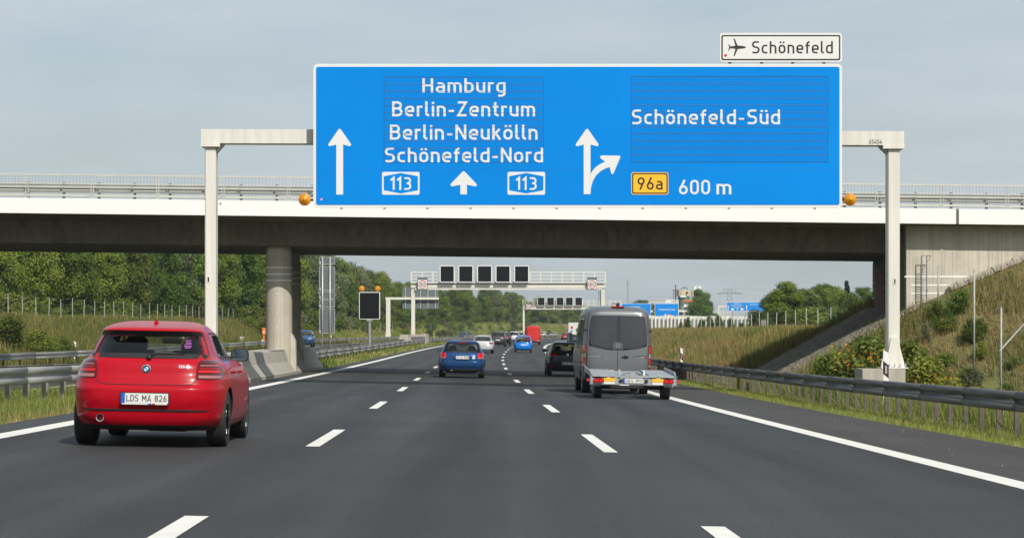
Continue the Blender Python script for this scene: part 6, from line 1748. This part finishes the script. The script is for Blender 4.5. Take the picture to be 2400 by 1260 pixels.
# ---- small bright blue car, right lane
bblue = paint('bright_blue_paint', (.0, .17, .62), .1, .3)
ST = Shell([(.20, .14, 3.25, .70, 4), (.28, .05, 3.33, .77, 4.5), (.42, .0, 3.40, .80, 4.5), (.56, .0, 3.40, .806, 4.5), (.70, .04, 3.36, .80, 4.5), (.82, .08, 3.2, .785, 4.4), (.94, .13, 2.9, .76, 4.3), (1.02, .17, 2.6, .73, 4.3),
            (1.14, .22, 2.35, .69, 4.2), (1.32, .32, 2.05, .63, 4.2), (1.39, .36, 1.92, .59, 4.2), (1.43, .55, 1.82, .5, 4), (1.455, .85, 1.72, .36, 3.5), (1.465, 1.0, 1.6, .25, 3)])
rwT = [(.90, .56), (.95, .60), (1.15, .57), (1.32, .50), (1.36, .46)]
t = car('small_car', 'small bright blue car in the right lane behind the red van', ST, (.52, 2.86), bblue, 1.50, 209.0, 'cars driving ahead', r=.29, width_w=.18, rear_win=rwT, side_win=[[(1.0, .8, 2.3), (1.3, .9, 1.95)]], wind=[(1.0, .6), (1.3, .5)], hi=False)
tail(t, ST, [(.86, .60, .74), (.90, .60, .755), (1.04, .615, .72)], 'lamp_clear'); tail(t, ST, [(.86, .61, .74), (.91, .61, .745)], 'lamp_bright', 'lamp_bar', off=.01)
plate(t, -.0, .66, ''); rpatch(t, ST, 'bumper_lower', [(.215, -.6, .6), (.28, -.66, .66)], 'black')
mirrors(t, ST, 2.2, 1.0, bblue, (.18, .14), .05)

# ---- white saloon
white = paint('silver_white_paint', (.52, .53, .54), .2, .3)
SE = Shell([(.20, .16, 4.72, .76, 5), (.28, .06, 4.80, .88, 5), (.42, .0, 4.86, .92, 5.5), (.60, .0, 4.86, .927, 5.5), (.75, .04, 4.75, .92, 5.3), (.90, .07, 4.4, .90, 5), (.97, .12, 3.85, .875, 4.8), (1.0, .40, 3.5, .84, 4.6), (1.03, .62, 3.38, .79, 4.5),
            (1.15, .85, 3.1, .73, 4.5), (1.32, 1.2, 2.7, .665, 4.5), (1.38, 1.35, 2.55, .62, 4.3), (1.43, 1.6, 2.4, .5, 4), (1.46, 1.85, 2.25, .35, 3.5), (1.47, 1.9, 2.2, .25, 3)])
rwE = [(1.03, .68), (1.06, .69), (1.2, .63), (1.34, .56)]
t = car('saloon_car', 'silver white saloon ahead of the dark blue hatchback', SE, (1.05, 3.92), white, -1.80, 197.0, 'cars driving ahead', r=.33, width_w=.24, rear_win=rwE, side_win=[[(1.03, 1.35, 3.2), (1.3, 1.6, 2.7)]], wind=[(1.05, .68), (1.33, .56)], hi=False)
tail(t, SE, [(.75, .55, .84), (.80, .50, .88), (.90, .56, .87)], 'lamp_red'); plate(t, -.002, .72, ''); rpatch(t, SE, 'bumper_lower', [(.22, -.7, .7), (.30, -.8, .8)], 'black')
for sd in (-1, 1):
    m = MB(); m.box((sd*.45, .02, .27), (.16, .05, .07), bev=.02); obj('exhaust_pipe', m, M['chrome'], t, local=True)
mirrors(t, SE, 3.1, 1.02, white, (.2, .15), .06)

# ---- sport utility / estate shapes
def suv(label, col, u, s, H=1.70, W=.93, metal=.3, glass='glass_dark', white_mirror=False, flip=False):
    k = H/1.70; p = paint('suv_paint', col, metal, .3)
    S_ = Shell([(.24, .16, 4.4, .76, 5), (.34, .05, 4.5, .88*W/.93, 5), (.55, .0, 4.55, W-.01, 5.5), (.75*k, .0, 4.55, W, 5.5), (.95*k, .05, 4.4, W-.01, 5.2), (1.06*k, .1, 3.9, W-.04, 5), (1.12*k, .14, 3.3, W-.09, 4.8),
                (1.22*k, .2, 3.1, W-.15, 4.6), (1.4*k, .3, 2.8, W-.21, 4.6), (1.55*k, .42, 2.5, W-.27, 4.5), (1.62*k, .44, 2.35, W-.32, 4.4), (1.67*k, .8, 2.2, W-.42, 4), (1.695*k, 1.2, 2.0, W-.6, 3.4)])
    rw_ = [(1.14*k, W-.26), (1.2*k, W-.24), (1.4*k, W-.29), (1.56*k, W-.37)]
    t = car('sport_utility_car', label, S_, (.85, 3.5), p, u, s, 'cars driving ahead' if not flip else 'oncoming cars', r=.34, width_w=.23, rear_win=rw_, side_win=[[(1.14*k, .8, 3.0), (1.5*k, 1.0, 2.5)]], wind=[(1.15*k, W-.22), (1.5*k, W-.33)], hi=False, flip=flip)
    tail(t, S_, [(.95*k, W-.30, W-.08), (1.0*k, W-.32, W-.06), (1.16*k, W-.26, W-.14)], 'lamp_red'); plate(t, -.004, .72*k, '')
    rpatch(t, S_, 'bumper_lower', [(.28, -.7, .7), (.45, -.82, .82)], 'black')
    if flip:
        for sd in (-1, 1):
            rr = [(z, min(sd*a, sd*b_), max(sd*a, sd*b_)) for z, a, b_ in [(.8*k, W-.35, W-.1), (.9*k, W-.38, W-.08)]]
            obj('headlamp', patch(S_.front, rr, 6, 4, .006, .02), M['lamp_clear'], t, local=True)
        obj('grille', patch(S_.front, [(.5*k, -.4, .4), (.78*k, -.45, .45)], 8, 4, .005, .02), M['black'], t, local=True)
    mirrors(t, S_, 3.0, 1.15*k, M['white_paint'] if white_mirror else p, (.2, .16), .06)
    return t
suv('dark grey estate car behind the white saloon in the middle lane', (.05, .055, .062), -1.62, 266, white_mirror=True)
suv('black car in the middle lane ahead of the dark grey estate', (.02, .022, .027), -1.70, 300, 1.62, .90)
suv('white car in the middle lane beside the red van', (.55, .56, .57), -2.05, 352, 1.66, .92)
suv('white car behind another white car near the red van', (.5, .5, .5), -2.6, 385, 1.62, .9)
suv('small red car far ahead where the motorway bends right', (.40, .02, .025), 1.5, 468, 1.5, .87)
suv('blue car driving towards us beyond the bridge pier', (.02, .09, .22), -21.2, 252, 1.72, .93, flip=True)
suv('dark oncoming car seen over the median rail', (.03, .035, .045), -14.4, 425, 1.5, .9, flip=True)
suv('dark oncoming car close behind the first one over the median rail', (.03, .03, .035), -14.6, 438, 1.5, .9, flip=True)
suv('white oncoming car far away beyond the bend', (.6, .6, .6), -17.6, 640, 1.55, .9, flip=True)
suv('silver grey oncoming car behind the far white one', (.25, .27, .29), -18.0, 668, 1.5, .9, flip=True)
suv('grey oncoming car far away left of the red car', (.12, .14, .16), -16.4, 690, 1.6, .9, flip=True)

# ---- red panel van, right lane
rv = paint('red_van_paint', (.50, .028, .022), 0, .4)
SR = Shell([(.30, .10, 5.0, .82, 7), (.42, .0, 5.1, .95, 8), (.8, .0, 5.15, .985, 9), (1.2, .02, 5.0, .98, 9), (1.4, .03, 4.6, .965, 9), (1.9, .06, 4.0, .93, 9), (2.25, .09, 3.5, .90, 9), (2.36, .12, 3.3, .86, 7), (2.42, .35, 3.1, .72, 5), (2.44, .6, 2.9, .5, 4)])
t = car('panel_van', 'red panel van in the right lane far ahead', SR, (1.0, 4.2), rv, 1.72, 312, 'vans driving ahead', r=.34, width_w=.24, cat='van', rear_win=None, hi=False, tunnel=False, seats=False)
m = MB(); seam(SR.rear, [(0, .5), (0, 2.3)], .014, .004, 8, m); seam(SR.rear, [(-.8, 1.42), (.8, 1.42)], .012, .004, 8, m); seam(SR.rear, [(-.82, .5), (-.8, 2.25), (.8, 2.25), (.82, .5)], .012, .004, 8, m); obj('door_seam', m, mat('seam_dark_red', (.2, .012, .01), .5), t, local=True)
tail(t, SR, [(.75, .80, .93), (1.05, .80, .93)], 'lamp_red'); rpatch(t, SR, 'step_bumper', [(.33, -.8, .8), (.47, -.9, .9)], 'black', .05); tail(t, SR, [(.5, .55, .85), (.62, .55, .85)], 'lamp_clear', 'plate_lamp', off=.02)
for sd in (-1, 1):
    for z_ in (1.0, 1.9):
        m = MB(); m.box((sd*.965 if z_ < 1.2 else sd*.93, .04, z_), (.04, .06, .07)); obj('hinge', m, M['black'], t, local=True)
mirrors(t, SR, 4.0, 1.5, M['black'], (.18, .3), .08)

# ---- grey passenger van in the right lane
vg = paint('grey_van_paint', (.15, .16, .17), .4, .34)
SV = Shell([(.32, .12, 5.6, .84, 6), (.40, .03, 5.72, .93, 7), (.52, .0, 5.80, .962, 8), (.80, .0, 5.82, .985, 9), (1.10, .01, 5.7, .992, 9), (1.25, .02, 5.3, .985, 9), (1.40, .035, 5.0, .972, 9), (1.70, .07, 4.55, .945, 9), (2.0, .11, 4.15, .915, 9), (2.18, .14, 3.9, .89, 8.5),
            (2.27, .17, 3.75, .865, 7.5), (2.34, .24, 3.6, .81, 6), (2.39, .45, 3.4, .70, 5), (2.42, .9, 3.1, .5, 4), (2.428, 1.2, 2.9, .35, 4)])
rwV = [(1.21, .30), (1.24, .60), (1.29, .80), (1.36, .83), (1.7, .825), (2.08, .775), (2.14, .74), (2.16, .68)]
sV = [[(1.32, .5, 1.9), (1.36, .45, 1.95), (2.0, .5, 1.95), (2.06, .56, 1.9)], [(1.32, 2.1, 3.3), (1.36, 2.06, 3.35), (2.0, 2.06, 3.3), (2.06, 2.1, 3.2)]]
t = car('passenger_van', 'grey high passenger van towing a flat car trailer', SV, (1.12, 4.6), vg, 2.39, 66.3, 'vans driving ahead', r=.345, width_w=.235, cat='van', rear_win=None, side_win=sV, tunnel=False, seats=False, spokes=6, yaw=.006)
S = SV
for sd in (-1, 1):       # two rear doors with tinted panes
    rr = [(z, min(sd*.012, sd*a), max(sd*.012, sd*a)) for z, a in [(1.20, .05), (1.215, .30), (1.25, .56), (1.30, .76), (1.36, .80), (1.7, .80), (2.05, .755), (2.13, .72), (2.15, .66)]]
    M.setdefault('van_glass', mat('privacy_glass', (.022, .024, .027), .06, 0, coat=.5, spec=.6, var=.2, scale=1.3))
    obj('rear_window', patch(SV.rear, rr, 12, 16, .006, .01), M['van_glass'], t, local=True, smooth=True)
m = MB()
seam(SV.rear, [(0, .42), (0, 2.32)], .014, .0085, 10, m)
seam(SV.rear, [(-.80, 2.26), (.80, 2.26)], .012, .004, 8, m); seam(SV.rear, [(-.845, .60), (-.845, 1.4), (-.82, 2.0), (-.80, 2.26)], .012, .004, 5, m); seam(SV.rear, [(.845, .60), (.845, 1.4), (.82, 2.0), (.80, 2.26)], .012, .004, 5, m)
seam(SV.rear, [(-.86, .63), (.86, .63)], .012, .004, 10, m)
obj('door_seam', m, M['dark'], t, local=True)
m = MB()
for sd in (-1, 1): seam(SV.rear, [(sd*.84, 1.05), (sd*.62, 1.055), (sd*.45, 1.035), (sd*.40, .99)], .010, .006, 6, m)
obj('door_crease', m, M['black'], t, local=True)
for sd in (-1, 1):
    q = lambda lst: [(z, min(sd*a, sd*b_), max(sd*a, sd*b_)) for z, a, b_ in lst]
    lamp = obj('tail_lamp', patch(SV.rear, q([(.64, .865, .975), (1.34, .865, .965)]), 8, 10, .008, .03), M['lamp_dark'], t, local=True, smooth='auto')
    for (a, b_, mt) in ((1.13, 1.31, 'lamp_bright'), (.99, 1.11, 'lamp_clear'), (.83, .97, 'lamp_bright'), (.74, .81, 'lamp_clear'), (.655, .72, 'lamp_red')):
        obj('lamp_section', patch(SV.rear, q([(a, .868, .968), (b_, .868, .962)]), 6, 4, .0115, .01), M[mt], lamp, local=True, smooth='auto')
    for z_ in (.56, 1.74):
        m = MB(); p = SV.rear(sd*.88, z_); m.box((sd*.885, p[1]-.015, z_), (.11, .04, .06), bev=.01); obj('hinge', m, M['black'], t, local=True)
obj('bumper', patch(SV.rear, [(.36, -.88, .88), (.42, -.93, .93), (.57, -.95, .95), (.60, -.9, .9)], 24, 8, .03, .06), M['black'], t, local=True, smooth='auto')
plate(t, -.04, .60, 'B RF 67', xc=-.36)
m = MB(); ys = SV.rear(.03, 1.06)[1]; m.box((.21, ys-.02, 1.02), (.20, .05, .035), bev=.012); m.lathe([(.05, ys-.02), (.05, ys+.01)], (.21, 0, 1.02), axis='y', n=16); obj('door_handle', m, M['black'], t, local=True)
yb = SV.rear(0, 1.33)[1] - .012
m = MB(); m.lathe([(.058, yb), (.058, yb-.012), (.047, yb-.012), (.047, yb)], (0, 0, 1.33), axis='y', n=24, close=True)
for k in range(3):
    a = R(90+120*k); m.bar((0, yb-.008, 1.33), (.05*math.cos(a), yb-.008, 1.33+.05*math.sin(a)), .008, .012)
obj('badge', m, M['chrome'], t, local=True)
obj('badge_mount', patch(SV.rear, [(1.24, -.13, .13), (1.38, -.13, .13), (1.42, -.09, .09)], 8, 6, .009, .01), mat('badge_mount_grey', (.06, .065, .07), .4), t, local=True)
m = text_mb('SPRINTER', -.80, -.47, 1.015, .035, lambda x, z, d: SV.rear(x, z, .007+d)); obj('model_badge', m, M['chrome'], t, local=True)
m = text_mb('318', .62, .72, 1.0, .035, lambda x, z, d: SV.rear(x, z, .007+d)); obj('model_badge', m, M['chrome'], t, local=True)
m = text_mb('CDI', .73, .84, 1.0, .035, lambda x, z, d: SV.rear(x, z, .007+d)); obj('model_badge', m, M['lamp_bright'], t, local=True)
for sd in (-1, 1):
    m = MB(); m.tube([SV.rear(sd*.15, 1.235, .03), SV.rear(sd*.35, 1.26, .03), SV.rear(sd*.78, 1.37, .025)], [.014, .011, .006], n=8); obj('rear_wiper', m, M['black'], t, local=True, smooth=True)
m = MB(); m.box((0, .3, 2.39), (.36, .12, .05), bev=.02); obj('third_brake_lamp', m, M['lamp_red'], t, local=True)
m = MB(); m.box((0, .34, 2.45), (.10, .14, .09), bev=.03); m.lathe([(.045, .22), (.045, .3)], (0, 0, 2.46), axis='y', n=14); obj('rear_camera', m, M['black'], t, local=True)
for sd in (-1, 1):
    fn = lambda a, z, o: SV.side(a, z, sd, o)
    m = MB(); seam(fn, [(.3, .85), (2, .85), (4.2, .85)], .02, .006, 6, m); seam(fn, [(2.0, .5), (2.0, 2.2)], .012, .004, 8, m); seam(fn, [(3.4, .5), (3.4, 2.15)], .012, .004, 8, m); seam(fn, [(.25, 1.27), (4.0, 1.27)], .012, .004, 8, m); obj('door_seam', m, M['dark'], t, local=True)
mirrors(t, SV, 4.25, 1.45, M['black'], (.2, .36), .05)
m = MB(); m.box((0, 2.5, .36), (1.5, 4.6, .12)); m.bar((0, .3, .42), (0, -.35, .42), .07, .07); obj('underbody', m, M['dark'], t, local=True)

# ---- flat car trailer behind the van
TS = 60.2; tu = 2.42
t = thing('car_trailer', 'low galvanised flat car trailer with red lamps towed by the grey van', 'trailer', (cx(TS)+tu, TS, road_h(tu, TS)+.004), rz=hd(TS)-.01)
t.rotation_euler = (0, math.atan(.02), hd(TS)-.01)
W2 = 1.06; DH = .60
def deckz(y): return .575 + .020*y
for sd in (-1, 1):
    m = MB(); x0, x1 = .42*sd, 1.02*sd; nn = 14
    for k in range(nn):          # pressed ramps with cross ribs
        ya, yb2 = lerp(0, 4.3, k/nn), lerp(0, 4.3, (k+.93)/nn)
        za, zb2 = deckz(ya), deckz(yb2)
        v = [(x, y, z + h_) for h_ in (-.03, 0) for x, y, z in ((x0, ya, za), (x1, ya, za), (x1, yb2, zb2+.012), (x0, yb2, zb2+.012))]
        m.add(v, [(0,3,2,1), (4,5,6,7), (0,1,5,4), (1,2,6,5), (2,3,7,6), (3,0,4,7)])
    dk = obj('deck_plate', m, M['zinc'], t, local=True)
    m = MB()
    for k in range(9):
        for q in range(4):
            y = .3 + k*.45; x = lerp(x0, x1, (q+.7)/4.6); m.box((x, y, deckz(y)+.012), (.06, .10, .014))
    o_ = obj('tread_ribs', m, M['zinc'], dk, local=True); o_['kind'] = 'stuff'
    m = MB(); m.bar((sd*1.04, .02, deckz(0)-.03), (sd*1.06, .5, deckz(.5)+.03), .03, .13); m.bar((sd*1.06, .5, deckz(.5)+.03), (sd*1.06, 4.2, deckz(4.2)+.03), .03, .13); obj('side_rail', m, M['zinc'], t, local=True)
    m = MB(); m.box((sd*1.08, .05, .47), (.03, .06, .26)); obj('corner_plate', m, M['galv_dark'], t, local=True)
    lamp = MB(); lamp.prism(rrect(sd*.875-.125, sd*.875+.125, .40, .505, .045), 'y', -.05, .0); o_ = obj('tail_lamp', lamp, M['lamp_red'], t, local=True)
    m = MB(); m.prism(rrect(sd*.875-.10, sd*.875-.01, .42, .485, .03), 'y', -.058, -.051); m.prism(rrect(sd*.875+.02, sd*.875+.10, .42, .485, .03), 'y', -.058, -.051); obj('lamp_lens', m, M['lamp_bright'], o_, local=True)
    m = MB(); m.box((sd*.60, -.02, .475), (.27, .03, .085)); obj('marker_board', m, M['sign_yellow'], t, local=True)
    m = MB(); m.box((sd*.60, -.02, .395), (.27, .028, .06)); obj('marker_board', m, M['sign_white'], t, local=True)
    m = MB(); m.bar((sd*1.0, .1, .44), (sd*1.12, .05, .45), .02, .02); m.lathe([(.03, .0), (.035, .03), (.03, .07)], (sd*1.13, 0, .455), axis='y', n=12); obj('position_lamp', m, M['lamp_bright'], t, local=True)
    wheel(t, sd*.86, .72, .27, .20, sd, 5, 'rim', True)
    wheel(t, sd*.86, 1.32, .27, .20, sd, 5, 'rim', True)
    m = MB()
    for k in range(7):
        a0_, a1_ = R(20+20*k), R(40+20*k)
    m.bar((sd*.90, .34, .30), (sd*.90, .34, .44), .22, .02); obj('mud_flap', m, M['zinc'], t, local=True)
    m = MB(); m.box((sd*.62, 2.0, deckz(2)-.09), (.09, 4.0, .10)); obj('chassis_beam', m, M['zinc'], t, local=True)
m = MB(); m.box((0, .02, .43), (2.14, .05, .15)); obj('rear_crossbeam', m, M['zinc'], t, local=True)
m = MB(); m.box((0, .05, .565), (.84, .06, .05)); obj('rear_sill', m, M['zinc'], t, local=True)
for y in (1.1, 2.3, 3.6, 4.25):
    m = MB(); m.box((0, y, deckz(y)-.07), (.84 if y < 4 else 2.1, .08, .09)); obj('cross_member', m, M['zinc'], t, local=True)
m = MB(); m.bar((-.35, .6, .56), (.1, 3.4, .60), .05, .06); m.bar((.38, .5, .55), (.25, 3.0, .60), .05, .06); m.bar((-.32, .5, .56), (-.32, .7, .70), .05, .05); m.bar((.3, .6, .54), (.3, .7, .70), .05, .05); obj('winch_frame', m, M['zinc'], t, local=True)
m = MB(); m.bar((0, 4.2, .55), (0, 6.05, .44), .09, .09); m.bar((-.6, 4.0, .62), (0, 5.2, .50), .06, .07); m.bar((.6, 4.0, .62), (0, 5.2, .50), .06, .07); m.tube([(0, 5.95, .44), (0, 6.12, .44)], .05, 10); obj('drawbar', m, M['zinc'], t, local=True)
m = MB(); m.tube([(-.8, .72, .27), (.8, .72, .27)], .04, 8); m.tube([(-.8, 1.32, .27), (.8, 1.32, .27)], .04, 8); obj('axle', m, M['dark'], t, local=True)
plate(t, -.012, .455, 'GKS 1P01')
for sd in (-1, 1):
    m = MB(); m.lathe([(.045, -.035), (.04, .0)], (sd*.32, 0, .45), axis='y', n=14); obj('plate_lamp', m, M['black'], t, local=True)

# ---- white lorry seen past the van
t = thing('lorry', 'white lorry with box body partly hidden behind the grey van', 'lorry', (cx(500)+1.6, 500, road_h(1.6, 500)), rz=hd(500))
lw = paint('lorry_white', (.62, .62, .60), 0, .5)
m = MB(); m.box((0, 3.6, 2.25), (2.5, 7.2, 2.5), bev=.05); obj('box_body', m, lw, t, local=True)
m = MB(); m.box((-.55, -.012, 2.5), (.5, .01, .5)); obj('panel_mark', m, M['sign_red'], t, local=True)
m = MB(); m.box((-.62, -.012, 1.75), (.4, .01, .4)); obj('panel_mark', m, M['sign_blue'], t, local=True)
m = MB(); m.box((.45, -.012, 2.0), (.3, .01, .7)); obj('door_bar', m, M['galv_dark'], t, local=True)
m = MB(); m.box((0, 8.5, 1.8), (2.4, 2.2, 2.3), bev=.25); obj('cab', m, lw, t, local=True)
m = MB(); m.box((0, 4.2, .8), (1.1, 8.6, .3)); m.box((0, -.0, .6), (2.3, .12, .18)); obj('chassis', m, M['dark'], t, local=True)
for sd in (-1, 1):
    for y in (1.6, 8.4): wheel(t, sd*1.05, y, .48, .3, sd, 6, 'rim', False)
    m = MB(); m.box((sd*.9, -.07, .62), (.35, .03, .13)); obj('tail_lamp', m, M['lamp_red'], t, local=True)

# ------------------------------------------------------------------ summer haze: one closed box of thin air
m = MB(); m.box((0, 2500, 14), (8600, 13600, 44))
hz = obj('haze', m, [], None)
hm = bpy.data.materials.new('thin_haze'); hm.use_nodes = True
hn = hm.node_tree.nodes; hn.clear()
pv = hn.new('ShaderNodeVolumePrincipled'); ho = hn.new('ShaderNodeOutputMaterial')
pv.inputs['Color'].default_value = (.82, .90, 1.0, 1)
pv.inputs['Density'].default_value = .00011
pv.inputs['Anisotropy'].default_value = .1
hm.node_tree.links.new(pv.outputs[0], ho.inputs['Volume'])
hz.data.materials.append(hm); hz['kind'] = 'stuff'; hz['label'] = 'thin pale summer haze over the whole landscape'
